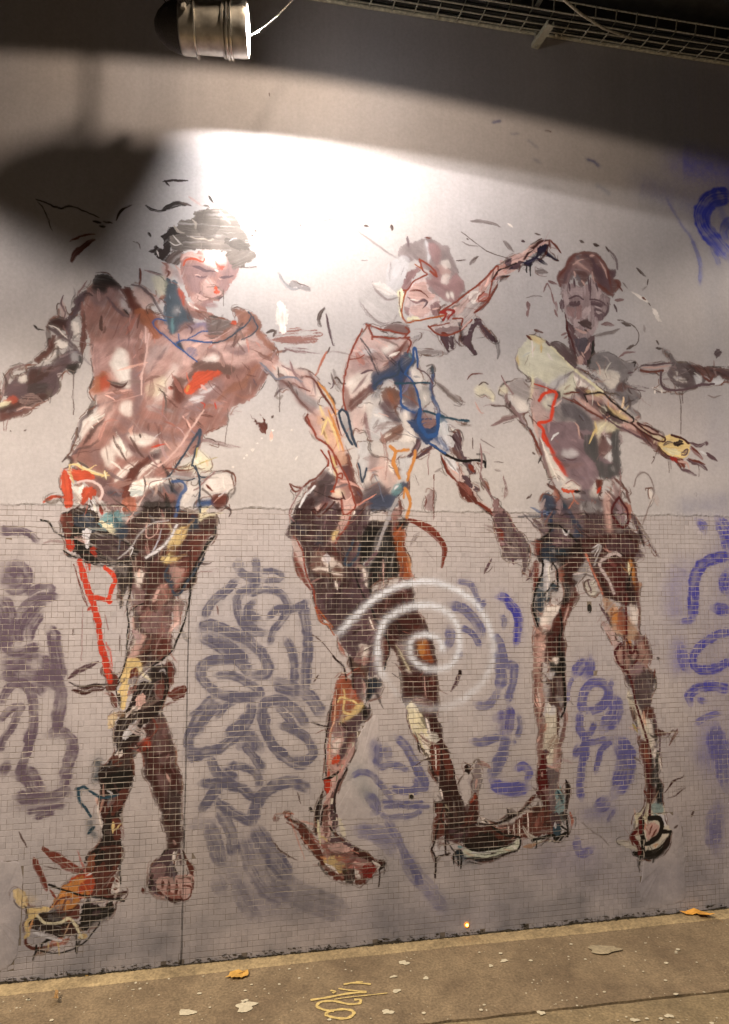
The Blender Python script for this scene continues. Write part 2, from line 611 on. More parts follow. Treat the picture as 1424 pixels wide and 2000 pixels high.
F v:380,655 470,640 560,640 540,702 430,692
S M 2.5:330,610 400,630 480,637 560,620
D M 3:600,640 740,642 830,645 870,670 885,740 868,800
F dc:650,722 760,660 840,672 860,740 850,802 660,802
S w 2:690,750 700,780
S w 2:790,750 800,785
L G 3:310,702 440,682 560,702 640,722
L v 3:560,792 640,722 720,650
F w:400,752 480,800 450,890 500,872 590,762
F V:180,820 260,770 330,740 440,730 480,760 450,860 410,960 400,1010 80,1010 120,920
L B 7 .7:390,722 470,725 492,780 450,850 410,990
A B 12 .7:430,860 400,960
F w:50,760 110,722 170,702 330,700 300,740 180,800 160,832 60,842
F t .6:55,780 130,790 160,830 70,838
S b 3:170,680 175,740 165,810
L v 2.5:200,780 220,730 300,710
F p .8:295,820 400,828 420,870 340,862
F M .7:330,862 420,880 390,910 320,885
F K:180,885 300,880 400,900 390,965 250,965 150,955
S n 7:345,750 400,800 440,830
L n 4:550,598 585,650 600,740 600,860 602,960
L n 3:430,702 500,712 560,700
L n 3:570,600 600,680 640,690
A B 14 .8:600,890 690,890
S n 7:600,900 595,1000
F M:700,832 810,820 825,870 770,930 690,918
S m 5:780,900 840,950 830,1000
F p .7:690,850 560,790 640,830 720,830
F V .8:0,700 50,722 60,835 0,870
S M 4:650,750 700,800
# ---- shorts
@80,900
o f1.shorts
F K:160,430 290,365 440,400 480,500 560,560 620,600 700,640 765,700 745,800 560,812 420,800 330,772 260,722 205,650 180,560
F M:160,430 240,420 262,520 200,602 180,560
F n .8:270,430 400,430 450,520 400,562 300,562 260,500
F V .5:440,600 560,600 680,660 700,740 560,780 460,700
F k:260,500 340,560 335,620 400,700 425,792 330,765 265,660
F W:325,560 360,532 388,560 382,640 360,690 340,640
F r:200,600 262,640 252,702 212,692
F r .8:390,680 432,680 422,752 390,732
F v .9:480,200 620,220 640,300 602,420 520,362 480,300
A n 16 .6:520,250 630,260
F t:530,400 620,395 632,480 590,562 480,540 455,470
D T 10 .7:560,420 600,520
F Y .9:470,470 560,510 605,560 560,575 485,522
F pr:640,300 720,288 745,400 660,442 640,380
F M:640,235 700,60 825,0 765,82 702,162 692,240 722,280 640,292
F w:700,202 770,152 965,138 900,202 812,232 800,272 705,278
F t .5:700,220 790,240 795,270 705,275
F R:165,110 212,88 240,200 248,340 202,372 180,300 168,200
S r 4:215,120 235,220 240,330
F R:250,90 330,72 405,130 300,152 258,142
F M .8:280,60 350,50 400,100 300,100
F w:258,210 330,188 352,260 300,335 268,292
F R:325,232 400,208 432,260 380,302 318,335
F M .7:380,210 430,230 420,270 400,250
L dd 5:290,172 380,158 450,190 482,250 462,300
S y 5:225,40 235,100 260,180
S Y 5:225,35 300,30 350,60 420,95 500,115
S Y 2.5:500,80 510,140
F W:372,300 425,320 442,380 395,385
S b 2.5:385,310 410,350
S r 6:310,332 365,342
S r 6:462,348 482,425
S R 6:20,330 60,300 100,285 170,285
o f1.thigh
F m:640,500 800,400 1000,392 1180,400 1360,420 1355,560 1260,640 1210,820 1170,1010 700,1010 720,800 762,700 660,602 620,542
F K .8:780,400 1000,375 1170,400 1000,510 860,502 720,470
F M .8:1185,580 1335,560 1250,740 1210,862 1150,902 1160,642
F M .6:900,480 1050,440 1100,480 1000,620 900,700 800,700
D K 12 .6:720,640 900,560
D K 12 .7:780,760 950,780
A T 16 .8:640,480 600,560
F n:600,540 660,500 680,560 640,620 600,590
S Y 6:1150,505 1230,462 1300,425 1420,405
F Y:1235,385 1295,350 1295,400 1240,432
F y:1060,545 1150,522 1120,602 1050,692 1062,760 1062,802 950,802 942,738 990,752 1000,652
F M .8:990,690 1060,660 1080,740 1000,760
L k 3:0,462 60,482 120,552 180,592 230,600
L k 3:180,702 240,740 340,788 450,818 560,818 660,782 720,772
S k 7:200,730 240,750
L k 4:300,640 380,722 450,792
L G 3:600,765 700,682 780,562 860,492 1000,462
L W 5:820,752 900,712 1000,622 1060,502
L P 2:820,482 832,602 905,562 912,482
L P 2:660,490 740,380 810,270
L W 2:680,700 720,680 700,740
L k 4:1362,518 1345,602 1222,782 1160,902 1100,995
L k 3:1330,602 1210,802 1180,1010
F n:1150,560 1230,520 1220,440 1170,420 1160,500
A B 14 .9:1215,345 1330,330
F M .8:1340,290 1424,260 1424,350 1360,360
# ---- leg with the orange line
@120,1080
o f1.line
L r2 13:138,70 165,150 200,260 240,370 280,500 300,640 320,760 350,870 385,1000
L R2 9:345,118 385,150 425,215 400,262 385,320 380,380
L r2 9:225,335 300,352 385,372
D R2 9:200,70 215,150
D R2 10 .8:350,700 375,850 410,980
S r 7:205,445 225,430 250,440
L M 1.6:95,90 150,250 200,412
L M 1.4:130,200 165,340 200,410
L v 1.2:167,420 163,640 160,835
L v 1.2:250,500 262,600
L v 1.4:340,480 370,600
S b 2:92,590 94,650
S b 2:460,640 458,780
o f1.thigh
F K:410,110 560,100 585,180 565,265 520,255 490,330 482,410 468,432 452,320 430,220
L k 3.5:540,110 545,280 520,402 528,582
L k 2.5:520,575 515,700 510,800 480,920 445,995
L k 2.5:525,485 590,415 640,395
o f1.shin
F m:565,70 800,80 920,150 890,330 865,500 862,700 842,802 760,852 640,882 560,902 500,1010 470,1010 500,822 555,652 565,482 600,382 565,282
F M .7:830,90 1060,20 1050,120 980,200 880,180
F M .6:760,600 860,560 860,720 830,800 740,830 700,760
F w:575,150 650,148 630,235 585,225
D w 5:590,230 620,300
F v .9:560,240 640,300 640,400 620,480 570,420
F P:720,335 760,262 822,238 790,320 712,392
F v .8:640,470 760,440 862,380 852,482 842,652 760,642 640,602
F p .8:790,240 872,262 860,340 780,420 700,480 640,522 618,502 700,422 740,380
F P .9:610,650 665,655 620,740 560,862 505,880 555,742
F w .7:600,560 580,700 530,800 515,860 545,740 570,640
F y:500,872 600,832 642,902 600,952 520,952 465,1005
D P 6:560,500 560,620
F M .7:875,372 965,388 942,482 880,562
D pr 10 .9:890,160 960,130
D P 10 .8:900,400 900,600
F P .8:850,110 960,120 960,180 900,270 870,200
L n 5:842,105 805,180 860,240 885,320 940,302 1000,202 1110,40
F n:785,170 870,188 892,300 850,260
L k 3.5:1122,0 1052,152 1012,302 975,500 882,722 842,792 760,852 700,892
D v 3:1060,180 1090,150 1200,150
D M 3:1120,150 1210,130 1220,155
D M 3:1215,410 1225,480
F K:690,905 830,868 835,1010 700,1010
F M:810,860 870,850 880,1010 840,1010
o f1.mark
D V 9:50,975 170,912 290,850
S V 6:60,970 150,915
@120,1280
D V 11:55,180 150,112 285,45
S K 4:60,208 150,236 260,232 400,212
D m 14:85,265 200,270 330,250
S m 5:80,270 200,285 320,265
o f1.knee
F M:325,100 400,120 445,160 440,232 400,285 340,272 362,212 350,160
F y:500,40 600,20 618,82 565,132 525,222 505,405 455,402 450,252 500,182
F M:540,120 600,80 600,170 540,220
S Y 5:595,75 640,142 692,202 652,238
F K:585,200 700,202 822,88 832,262 785,392 760,422 742,482 640,542 602,642 560,762 552,1010 318,1010 340,862 420,762 412,642 440,502 500,432 542,382 560,302
F p .9:530,250 600,240 560,300 510,320
F G .8:520,180 600,160 610,220 540,230
F w .9:525,442 600,372 625,402 560,462 500,485
F W:485,612 560,522 605,508 560,602 500,655
F m .8:602,642 562,782 542,902 400,882 420,802 500,762 560,682
F P:585,322 642,308 652,372 600,402
S G 4:600,210 650,190 700,210
S G 3:760,130 800,110 820,150
F v .7:720,240 790,220 800,330 740,350
S M 8:385,290 410,330 432,402
S K 5:450,300 455,400
L K 3:460,200 430,260 440,330
F y .6:365,470 442,448 405,562 365,562
A T 22 .7:280,820 290,900 270,985
F W:375,862 412,882 362,922 338,902
F w .8:425,762 475,738 472,792 420,822
F M .9:390,800 440,780 480,860 420,900
F M .8:760,200 800,200 790,330 740,310
F M .9:830,60 872,80 862,222 830,262
L k 4:822,88 832,262 782,392
L K 4:508,492 560,450 640,422 740,425
o f1.backleg
F m:660,640 640,560 760,470 800,480 832,562 882,702 902,852 912,1010 700,1010 662,902 622,742 580,732
F v .4:760,480 822,502 872,662 882,902 802,882 742,762 702,702
D K 10 .6:820,600 870,800
F R .7:585,692 682,640 692,702 610,765
S P 4:820,930 850,995
S M 4:700,480 750,560 700,640
o f1.mark
F M:825,292 950,238 982,272 945,330 880,352
D M 6:860,300 940,290
D M 4:790,402 870,372 910,370
@30,1500
o f1.knee
F K:655,0 912,0 892,162 852,272 822,402 822,562 852,642 822,702 812,770 700,770 700,642 540,742 560,682 640,602 672,522 692,422 650,302 640,262 668,152
F M .8:790,180 892,160 832,302 760,372 762,302
F m .9:650,240 720,250 710,400 690,420 650,300
F M:760,402 822,402 822,542 770,562
F k:700,60 902,20 832,162 762,222 700,142
F M .7:690,300 760,260 720,360
S y 4:766,420 760,505
S W 4 .6:720,180 755,200 720,240
S G 7 .6:740,240 725,300
S w 3:655,250 645,330 680,460
F K:760,520 700,520 690,600 760,640
S b 6:700,500 760,510
o f1.sprayline
L T 5:482,160 540,150 600,190 662,226 740,226 802,205
L T 5:500,160 500,232 550,312 592,372
A T 20 .6:590,400 590,480 625,540
A T 12 .5:560,170 500,190
S T 6:565,512 622,450
o f1.backleg
F m:1010,0 1282,0 1292,432 1282,622 1200,652 1180,562 1150,432 1150,352 1080,182
F v .55:1100,20 1180,82 1252,262 1282,362 1232,352 1160,202
S P 5:1185,60 1212,108
F K .7:1200,160 1282,202 1282,422 1160,402 1150,332
D m 6:1300,450 1310,600
S P 3:1230,560 1250,600
o f1.backfoot
F K:1180,620 1235,662 1212,742 1130,782 1092,862 1062,962 1040,902 1060,782 1120,722
F v:1085,802 1200,780 1192,882 1088,905
F P:1100,892 1250,852 1350,862 1375,952 1300,1010 1100,1010
S w 6:1240,650 1230,760
S M 5:1310,640 1360,780 1380,900
S V 6:1280,620 1300,760
@20,1650
F V:1100,162 1200,62 1272,42 1282,182 1302,202 1302,432 1240,422 1150,392 1098,342 1088,262
F v .9:1110,170 1210,150 1200,260 1100,270
F P:1150,262 1300,242 1424,242 1424,332 1382,422 1320,422 1200,392 1150,332
S M 6:1195,285 1190,340
S M 6:1240,285 1238,395
S M 6:1302,275 1300,425
S M 5:1150,345 1200,400
S K 5:1095,250 1110,300 1100,340
L M 3:1350,310 1412,330 1408,400 1350,425 1332,355
S M 5:1370,250 1420,280 1430,350
S w 5:1275,60 1285,130 1300,180
S M 5:1035,332 1045,382
D M 8:1380,130 1415,185 1424,240
S m 8:1230,420 1300,430 1350,420
o f1.mark
S M2 15:250,20 380,108 500,180 620,205
S M2 11:182,95 230,212 290,355
S M2 4:310,352 360,415
S b 2:270,170 400,190
@30,1500
S b 3:30,495 60,560 95,620
o f1.foot
@20,1650
F M:600,150 700,20 882,18 842,172 802,302 760,402 562,422 540,562 420,562 300,502 360,432 420,322 480,262 560,202
F k:600,120 700,20 745,100 645,192 600,180
F bo .8:600,110 660,60 650,180 600,190
F K .8:720,50 860,30 820,160 760,200
F R3:470,262 560,222 640,225 662,322 560,422 470,352
F M .7:460,300 540,300 540,340 460,350
F o:405,312 480,282 560,235 582,262 540,342 545,442 480,502 380,512 325,482 365,402 400,350
F R3 .9:590,322 650,342 620,402 545,405
F o .9:560,390 600,340 620,380 580,420
S M 4:340,480 400,420 470,400
S v 4:440,430 480,420 470,460
S W 3:640,220 600,240
F k:560,470 600,432 720,482 792,432 812,482 802,542 722,582 642,642 540,665 548,562
D V 14 .6:620,480 760,440
F V .6:640,530 700,510 690,560
S M 7:690,400 790,400 850,385
S m 11:780,410 850,390 915,362
L k 2:858,115 862,300
F w:825,262 862,238 855,350 802,372 798,322
S M 4:810,345 842,335
S M 3:825,270 850,290
L k 4:305,308 360,330 425,352 560,392 700,405 890,435
S k 6:820,420 895,435
F y .8:28,352 100,348 145,432 132,495 60,465
A y 20 .4:80,400 170,430
F y:128,502 300,482 335,502 200,548 150,565
L y 7:205,545 130,602 150,682 122,722
F K:150,582 200,552 330,512 420,562 525,602 532,682 440,712 380,718 260,682 160,642
F G .35:300,540 400,560 420,600 320,590
D bo 8 .8:380,540 500,590
F m .8:400,640 520,620 520,690 420,700
L Y 6:215,558 280,608 390,605 450,570 490,592 560,722
F y:540,700 602,690 592,732 538,738
L W 5:190,682 300,722 400,742
F G .7:150,702 250,702 300,732 200,782
S M 6:128,690 130,772 200,808 300,792 470,732
F pr .7:330,740 460,725 440,770 300,790
S k 5:240,770 300,740 370,725
L k 3:200,812 300,842 400,842 500,802 600,742 702,602
L k 4:205,780 205,832 183,895
L k 3:245,770 245,800
L k 4:515,702 515,832
S y 2:295,760 295,822
S y 2:380,740 382,862
F W .6:600,722 680,652 722,570 700,640 640,720
# ---- figure 1 reaching arm
@480,600
o f1.arm2
F P .9:120,402 200,382 300,462 360,472 480,502 560,562 602,682 560,742 480,702 380,652 300,572 200,532 120,452
F w .7:220,470 330,480 330,540 250,550
F v:250,572 300,562 380,602 480,692 560,752 560,802 520,832 420,762 330,642 270,642
F G .8:330,632 420,642 540,722 572,762 520,785 430,722
F W .6:350,620 400,640 390,670 340,650
S bp 5:130,412 230,362 325,338
S V 5:285,355 325,338
F P:480,850 560,800 640,790 702,862 745,1010 540,1010 500,932 470,882
F w .8:520,640 570,600 600,700 560,730
S M 4:430,548 500,552 550,590 600,682 680,802 745,1005
S V 5:430,548 440,570
S M 5:240,572 300,582 360,652 450,762 540,842 612,882
S o 4:560,582 640,682 692,762 702,862
S Y 5:600,620 640,690 680,760
S y 5:580,772 602,842 632,902 612,1005
S y 4:640,870 590,1000
S V 3:590,870 615,880 600,890
L M 4:482,840 470,882 530,962 545,1005
S b 2.5:250,472 260,562
S v 4:350,430 370,502 430,602 500,662
S v 3:280,460 360,500 430,560
S v 5:480,500 520,560 540,640
L M 2.5:360,602 400,622 500,657
L b 1.2:266,600 265,818
S V 5:225,700 260,650 290,632
L bg 4:120,442 180,502 240,562 290,552 380,552 430,592
S n 5:140,490 170,520
D bp 6 .8:0,560 60,500 120,460
o f1.smear
D p 24:220,248 400,222 585,212
D p 14:230,262 400,262 560,255
D v 9:300,322 450,342 582,352
F w:240,0 312,0 312,192 262,192
S b 5:160,205 210,185 235,200
S b 4:215,232 235,180
S b 7:622,10 582,52 570,102 588,155
S b 5:590,60 570,100
S V 5:632,60 650,182 682,305
S pr 4:652,332 602,402 540,540
S b 3:655,312 640,362
S V 2:640,592 665,605
S V 2:660,640 680,620 685,560
S V 2:60,560 90,620
o f1.arm2
@480,800
F P:478,52 560,42 640,82 700,62 742,202 802,352 862,562 902,702 882,742 822,802 762,832 742,742 702,702 660,642 690,562 700,482 640,342 660,312 600,242 530,142
F po .8:560,60 700,80 740,250 700,330 640,280 600,180
F M .95:745,382 802,350 862,562 902,692 882,745 850,722 830,602 780,522 748,452
F V .6:740,440 800,450 830,560 800,560
F po .8:700,330 760,330 790,400 740,440
S o 4:640,0 722,202 762,332
S y 5:622,62 602,142 642,282
S y 4:640,60 700,200 730,320
F y:655,362 702,382 712,482 722,522 700,562 688,462
F p .8:720,560 800,560 820,700 760,680
L M2 4:478,62 540,182 560,222 660,302 740,442 802,562 842,702 852,762 762,822 742,690
L M2 4:645,322 680,442 712,522 680,640
L M2 3:690,350 710,430
L M2 3:710,510 750,500 750,540 715,525
L M2 4:590,322 640,400 640,440
F Y:678,642 755,632 748,692 680,692
S R 4:660,640 690,650
F P:525,772 600,722 640,702 660,662 760,662 852,742 822,832 782,902 702,1010 688,982 730,882 762,822 702,702 640,762 600,822 540,825
F R .6:575,682 640,680 640,732 588,742
L m 4:525,792 580,832 640,782 695,722
L m 4:530,770 560,800 600,762 622,732
L m 4:650,682 700,700 762,690
L m 3:745,640 770,700
S y 9:742,832 722,922 692,1005
S M 3:640,730 600,790
S w 5:580,790 620,790
L K 1.6:530,635 600,662 655,690
S V 3:870,640 900,690
# ---- figure 2
o f2.hip
F V2:600,480 692,520 692,622 640,682 560,642 500,702 440,722 560,562
F V2:365,832 400,762 500,652 640,655 655,720 620,720 540,765 530,830 590,850 660,780 700,722 742,782 722,882 702,1010 350,1010 325,942 358,862
A n 14 .6:640,860 700,800
A n 14 .5:380,900 450,900
S M 3:340,578 380,602 440,602 500,560 560,530 640,432
S M 3:338,578 385,642 440,602
L v 3:445,600 362,742 340,822 372,872
L W 5:540,602 470,662 420,760
F M:440,682 520,562 562,562 480,662
F G .6:600,470 660,460 690,520
S w 5:650,450 670,500
o f2.torso
@620,620
F P .85:380,60 362,132 290,192 270,272 230,342 202,502 200,642 240,742 300,652 420,532 520,472 640,362 662,292 722,262 722,162 560,172 430,152
F v .6:300,262 480,242 640,272 520,342 460,422 380,402 260,442
D W 10 .7:340,280 480,260
D v 8 .7:300,380 420,370
F w:220,512 300,452 430,422 402,522 322,582 270,622 240,562
S v 5:270,600 330,530 400,440
F w:500,252 600,202 592,252 520,292
S w 4:560,310 640,270
F M .9:240,690 270,642 420,515 450,562 380,622 260,745
L M2 3.5:350,100 290,212 240,352 205,522 200,642 230,762
F M .5:215,540 260,640 250,740 210,700
L M2 2.5:255,330 320,322 362,298
S V 4:340,445 400,415 440,420
F M .7:500,112 560,62 700,60 712,132 600,117
L M2 4:380,58 430,142 430,172
L M2 4:378,62 520,102 700,132
L M2 4:430,152 560,162 720,157
L M2 4:690,80 720,110 690,150 730,200 702,275
S M2 5:702,172 642,262 582,332 512,375
F M .6:600,270 700,190 710,240 620,300
F ns:430,422 520,422 620,332 650,292 722,272 762,352 702,482 642,562 560,482 460,562 425,562
D V 8 .8:440,400 520,400 640,300
A B 16 .6:440,545 540,475 620,455
A B 14 .6:640,335 650,452 660,562
F bo2:495,582 560,545 642,580 645,662 602,725 560,702 500,642
A n 12 .5:480,560 450,620
A bo 16 .6:560,610 570,660
L n 4:640,342 622,452 500,492 440,542
L B 4:680,442 740,342 752,242 772,262 782,402
S t 6:720,280 730,320
S B 5:735,300 760,330
L B 4:680,442 742,502 782,602 802,702
F V:700,472 742,502 792,622 782,702 700,692 650,602 660,522
F bo2 .8:720,550 760,570 760,660 720,620
L B 5:645,520 650,600 660,690 760,740
A B 18 .8:650,710 760,745 830,735
S B 8:898,378 902,450 880,562 902,642 942,722 937,822
S T 8:898,378 900,440
L T 4:600,522 700,516 872,510
L T 5:830,735 940,762 1060,792 1182,815
S T 6:1140,805 1185,818
F w:738,382 802,432 822,532 780,522 722,432
S G 4:750,460 800,470
F G2:820,532 872,562 872,682 820,702 790,622
D w 5:830,600 850,660
L V 3:780,400 860,450 900,520
F W .9:450,702 560,742 640,802 662,902 560,942 440,962 402,882 420,762
D v 7 .7:430,900 520,840
D w 10:440,760 520,780
F P .7:250,742 380,692 362,802 342,902 300,902 260,832
F w .6:330,700 400,650 440,700 400,790
S v 7:370,740 380,850 420,980
F V:480,692 540,642 642,782 645,832 602,832 520,762
A n 8 .6:600,800 650,810
F bo2:490,942 560,882 662,835 655,942 560,975 510,985
D w 5:520,940 580,900
F w:660,742 722,730 722,822 762,922 782,965 650,965 680,882
F V .8:720,742 802,762 802,862 832,965 782,942 740,872
A B 16 .7:780,760 800,860
F v:802,762 900,762 932,822 880,902 822,882 802,822
L B 9:802,722 792,822 850,925 925,905 942,762
A B 18 .8:830,960 900,930 960,980
F t .6:930,792 1000,782 1022,902 960,905
S W 6:980,820 1000,900
A B 14 .6:960,760 1010,860
L n 5:190,718 168,762 210,882 270,995
L n 5:192,718 235,762 262,902 300,1005
F G:192,742 230,802 270,982 210,882
S gd 7 .7:125,405 170,542 205,605
D gd 8:940,512 1050,612 1150,662
S b 5 .8:905,492 1000,582 1120,682
D gd 9:770,272 870,272 1005,282
S gd 8 .5:740,200 830,120
S M 2.5:1168,490 1200,448 1292,445
F Y .7:1228,552 1300,508 1342,562 1382,602 1372,652 1310,602 1240,622
D v 3:1290,702 1340,682 1424,680
S P 2.5:1230,660 1270,740 1300,750
S M 6:1060,900 1100,890 1120,1000
o f2.hair
@700,430
F hg:310,292 330,212 400,175 512,158 520,138 560,138 642,190 702,202 722,272 762,342 792,442 822,492 822,562 762,622 722,642 650,602 560,572 520,482 560,402 482,372 470,312 420,332 380,332 340,292
F gd .6:330,230 400,185 510,170 540,260 520,340 440,280 360,280
F v:570,372 642,382 702,462 762,422 825,492 818,562 742,642 702,642 642,612 602,562 540,502 530,462 582,452
F P .6:602,342 662,362 722,402 682,462 642,422
F w .6:655,430 705,428 692,505 648,485
F w .5:640,330 700,320 720,380 660,370
S w 6:720,560 740,620
S w 5:690,560 700,620
S W 6:518,165 545,252 550,342
F v .9:550,182 622,202 642,282 602,362 570,302 540,232
S M 3:520,140 560,145
F W .5:230,352 330,285 405,312 372,422 330,522 240,562 215,482
D V 2:355,360 330,440
D gd 4:250,330 240,480
S V 5:380,130 395,215
o f2.head
F fc:380,542 420,502 490,442 532,472 562,562 622,602 642,662 602,732 502,772 422,772 380,722 350,652
F P:390,572 440,502 522,482 542,562 602,592 560,642 482,642 402,622
F P .8:400,690 480,660 560,700 500,760 420,740
S M 3:400,562 470,552 520,580 545,612
S V 5:450,652 500,628 532,650 505,692
S P 3:480,650 510,650
F v:560,682 622,648 645,732 580,748
S P 3:575,700 630,690
S v 4:380,602 440,642 482,642
S w 2:400,620 470,630
S v 5:580,662 642,640
F v .8:360,680 400,700 400,750 370,730
L Mo 3.5:372,552 345,642 340,742 390,802 460,787 600,762 700,742
L M2 3.5:480,310 500,392 540,422 480,452 430,480 385,545 350,552
L M2 4:478,310 560,362 612,442 590,430 560,400
L Mo 3:490,380 445,350
F v:370,432 460,372 492,382 430,452 372,562 335,542
F Y:298,562 342,542 352,602 332,702 352,762 318,742 308,642
F Y .9:380,762 460,762 472,787 400,792
L M 2:320,560 315,650 330,720
F gw .45:110,502 200,582 300,602 320,742 260,812 180,802 60,762 0,652 0,560
D gd 5:108,480 150,562 220,622 310,602
D gd 6:0,642 80,742 180,812 262,802 302,742
S gd 4 .5:0,90 120,182 220,252 320,302
F w .5:110,490 200,500 300,580 200,580
o f2.armup
F ap:630,722 760,642 860,562 960,482 1082,368 1092,402 1060,462 1082,522 1020,622 960,702 880,762 820,842 740,892 640,892 555,832 702,782
F P:950,492 1082,368 1082,422 1040,472 980,562 940,562
F P .7:740,692 860,602 842,682 760,742
F w .6:850,580 960,560 900,660
D v 6 .7:860,640 950,560
L M2 4:630,732 740,652 850,572 950,492 1082,363 1082,422 1040,482
L r3 5:660,782 690,740 640,722 745,710 702,772
S M2 7:640,720 720,700
L M2 4:545,832 612,892 700,902 800,862 882,782
L M2 2.5:545,837 640,822 712,802
S M2 6:900,732 1000,642 1085,502
L M2 3:980,562 940,600 950,635 1010,610 1040,482
F v .8:600,852 740,832 802,852 720,897 620,897
L M2 4:740,772 810,770 800,822
S M2 6:640,885 700,900
F P .9:1082,382 1170,312 1260,292 1300,242 1380,192 1430,150 1430,172 1350,262 1300,302 1240,382 1140,442 1070,472
F V:1158,310 1262,283 1275,342 1202,382 1140,372
S m 7:1278,342 1310,262 1372,202 1430,170
F dk:1390,192 1430,180 1430,232 1382,262 1332,362 1300,342 1262,347 1240,372 1150,392 1300,330 1372,272
L K 3:1050,462 1090,402 1150,372 1232,342
S K 5:1050,465 1180,440
L k 2:1315,372 1312,412
L k 2:1343,352 1341,435
F V:870,842 920,772 962,792 1002,862 1085,952 1040,952 980,882 930,822 882,902 882,992 840,962 802,932 850,892
F V:640,912 702,912 702,1010 680,1000
P V:722,912 752,912 737,1000
S P 3:800,860 880,780
@620,620
P V:950,150 1022,160 1020,290 990,230
P V:1032,150 1070,150 1060,262 1030,232
F V:1100,152 1180,132 1240,22 1272,12 1230,72 1200,192 1242,272 1225,302 1180,252 1130,192
F V:1240,22 1300,62 1402,190 1362,192 1300,112 1240,34
S V 2:1270,90 1340,180
S V 2:1080,180 1110,230
@700,430
o f2.mark
S b 4:42,48 78,52
S b 5:258,40 265,85
S gd 7:870,10 980,18 1060,35 1108,60
L b 1.5:805,95 900,172 980,232 1060,270 1165,300
S gd 7:1130,170 1170,210 1215,252
S b 3:845,150 862,158
S gd 3 .7:805,170 860,200 930,210
S b 2:760,320 840,318
S gd 7:870,355 885,330 930,285
S b 2:890,320 940,285
S V 5:1265,160 1300,172
S b 3:1375,105 1420,120
S v 7:1318,640 1325,690
S v 3:1325,680 1320,760
S w 4:1160,30 1200,60
S gd 2:20,318 70,322
@1000,470
o f2.armup
F P:0,122 80,92 200,12 280,0 300,22 180,92 100,162 40,172 0,202
S m 6:90,155 140,82 220,10 300,5
S M 4:300,5 350,60 382,102
F dk:85,182 180,122 200,52 300,30 282,62 222,112 192,152 150,202 110,202
S dk 8:220,60 290,120 362,162
S dk 7:190,140 222,162 268,192
S M 5:290,0 300,70
F V:0,192 40,182 62,212 0,232
S gd 9:180,245 272,252
L k 2:110,200 110,247
L k 2:140,200 140,275
# lower arm
o f2.armlow
@700,820
F nb:390,0 622,0 602,122 540,192 480,152 430,82
A B 18 .8:470,60 560,150
F v:500,0 610,0 580,60 520,70
S V 11:462,140 455,212 380,302
S V 10:572,205 482,272 420,312
F V:740,112 770,83 802,142 812,262 872,322 902,382 912,422 860,432 820,342 760,282 720,202
F W .8:620,30 702,20 722,122 752,192 702,232 640,202 610,122
A B 14 .7:620,140 700,240
F bo2 .6:700,200 800,270 800,310 720,260
F P .5:640,272 760,302 820,422 900,522 940,622 1050,702 1020,722 920,652 820,602 780,542 770,492 702,432
F W:650,282 742,312 792,402 760,422 680,332
S G 4:680,300 760,400
F M:780,482 860,522 932,642 900,652 820,612 788,562
F V:800,432 860,452 892,532 850,522
S M2 6:640,272 700,412 780,492
S M2 8:920,642 1000,702 1062,752
S M2 8:860,350 900,410
L k 5:580,202 700,282 802,322 920,317 985,332 990,370
L B 5:560,187 680,262
S v 4:950,182 962,332 950,422
S v 5:940,412 1000,542 1052,622 1082,652
F v:1050,642 1092,618 1102,682 1160,732 1232,862 1285,1010 1120,1010 1060,832 1048,742
F V .9:1060,762 1150,742 1242,902 1275,1010 1180,1010
D gd 12 .7:1140,800 1200,960
F M2 .7:1080,852 1130,872 1142,962 1110,982
S V 6:900,542 950,562
S V 3:900,520 945,550
D v 5:1130,432 1152,542 1135,642
S gd 5 .7:1060,390 1110,400
D V 5:430,422 470,522
F v .7:508,662 560,540 592,592 580,702 530,712
S M 2:515,590 530,640 510,680
L M 1.6:586,430 582,782
L v 1.6:546,250 545,430
S M2 12:380,782 480,812 600,882 662,985
S gd 4 .5:590,410 660,370
S b 1:1055,330 1130,335
S b 3:1310,620 1350,580
S b 3:1360,255 1378,270
S b 2:890,140 890,230
S gd 2:950,150 1060,220
o f2.sprayline
L o 8:250,215 290,252 270,332 290,382 322,452
L o 6:290,247 390,227
L o 7:440,242 430,322 402,402 385,472
L o 7:365,532 405,652 380,762
L o 4:362,542 352,612
o f2.torso
F W:302,292 422,312 402,402 380,492 340,482 320,382
F P .8:150,302 220,292 302,442 300,482 250,602 180,502 140,402
D w 6:210,300 280,430
F bo2 .8:280,380 330,390 320,440 280,430
F v .8:60,300 140,280 140,400 100,500 60,540
F V:30,560 100,480 180,500 262,602 242,682 60,702 0,700
A n 26 .6:100,600 200,600
F ns:330,490 392,488 392,532 332,572 300,602 268,582
F t .9:268,522 330,490 332,562 268,602
S W 4:280,540 310,510
L G 6:292,622 242,742 182,902 150,1005
F W .8:0,182 80,172 92,262 30,482 0,332
F w .7:60,400 100,420 100,500 60,530
L n 4:0,342 30,482 50,442 62,382
S M 6:0,520 20,600 0,680
D M 5:300,640 350,700
F p .8:250,700 340,690 330,760 260,770
# ---- legs
@530,960
o f2.hip
F K2:200,100 320,50 350,200 480,170 520,80 560,160 700,130 725,202 702,562 762,852 782,1010 440,1010 330,852 300,702 240,452 210,352 130,302 160,222
A n 20 .5:170,240 250,300
A n 18 .7:370,350 370,400
F V .7:420,50 480,60 520,200 480,300 380,300 340,200
F V .6:560,150 742,150 722,332 560,332
D V 16 .6:640,180 700,300
F K:720,252 900,222 1060,212 1042,292 900,342 760,342
D n 12 .8:780,150 860,130
F ns:760,60 960,20 960,140 780,150
F V .8:700,80 770,80 760,260 700,260
D G 4:750,60 745,220
F p .8:930,170 980,180 970,240 930,240
S M 5:1000,60 1010,180
o f2.leg
F v .6:640,462 702,452 692,562 640,602 620,502
F bo2 .7:360,462 520,542 562,602 540,702 402,652 300,602
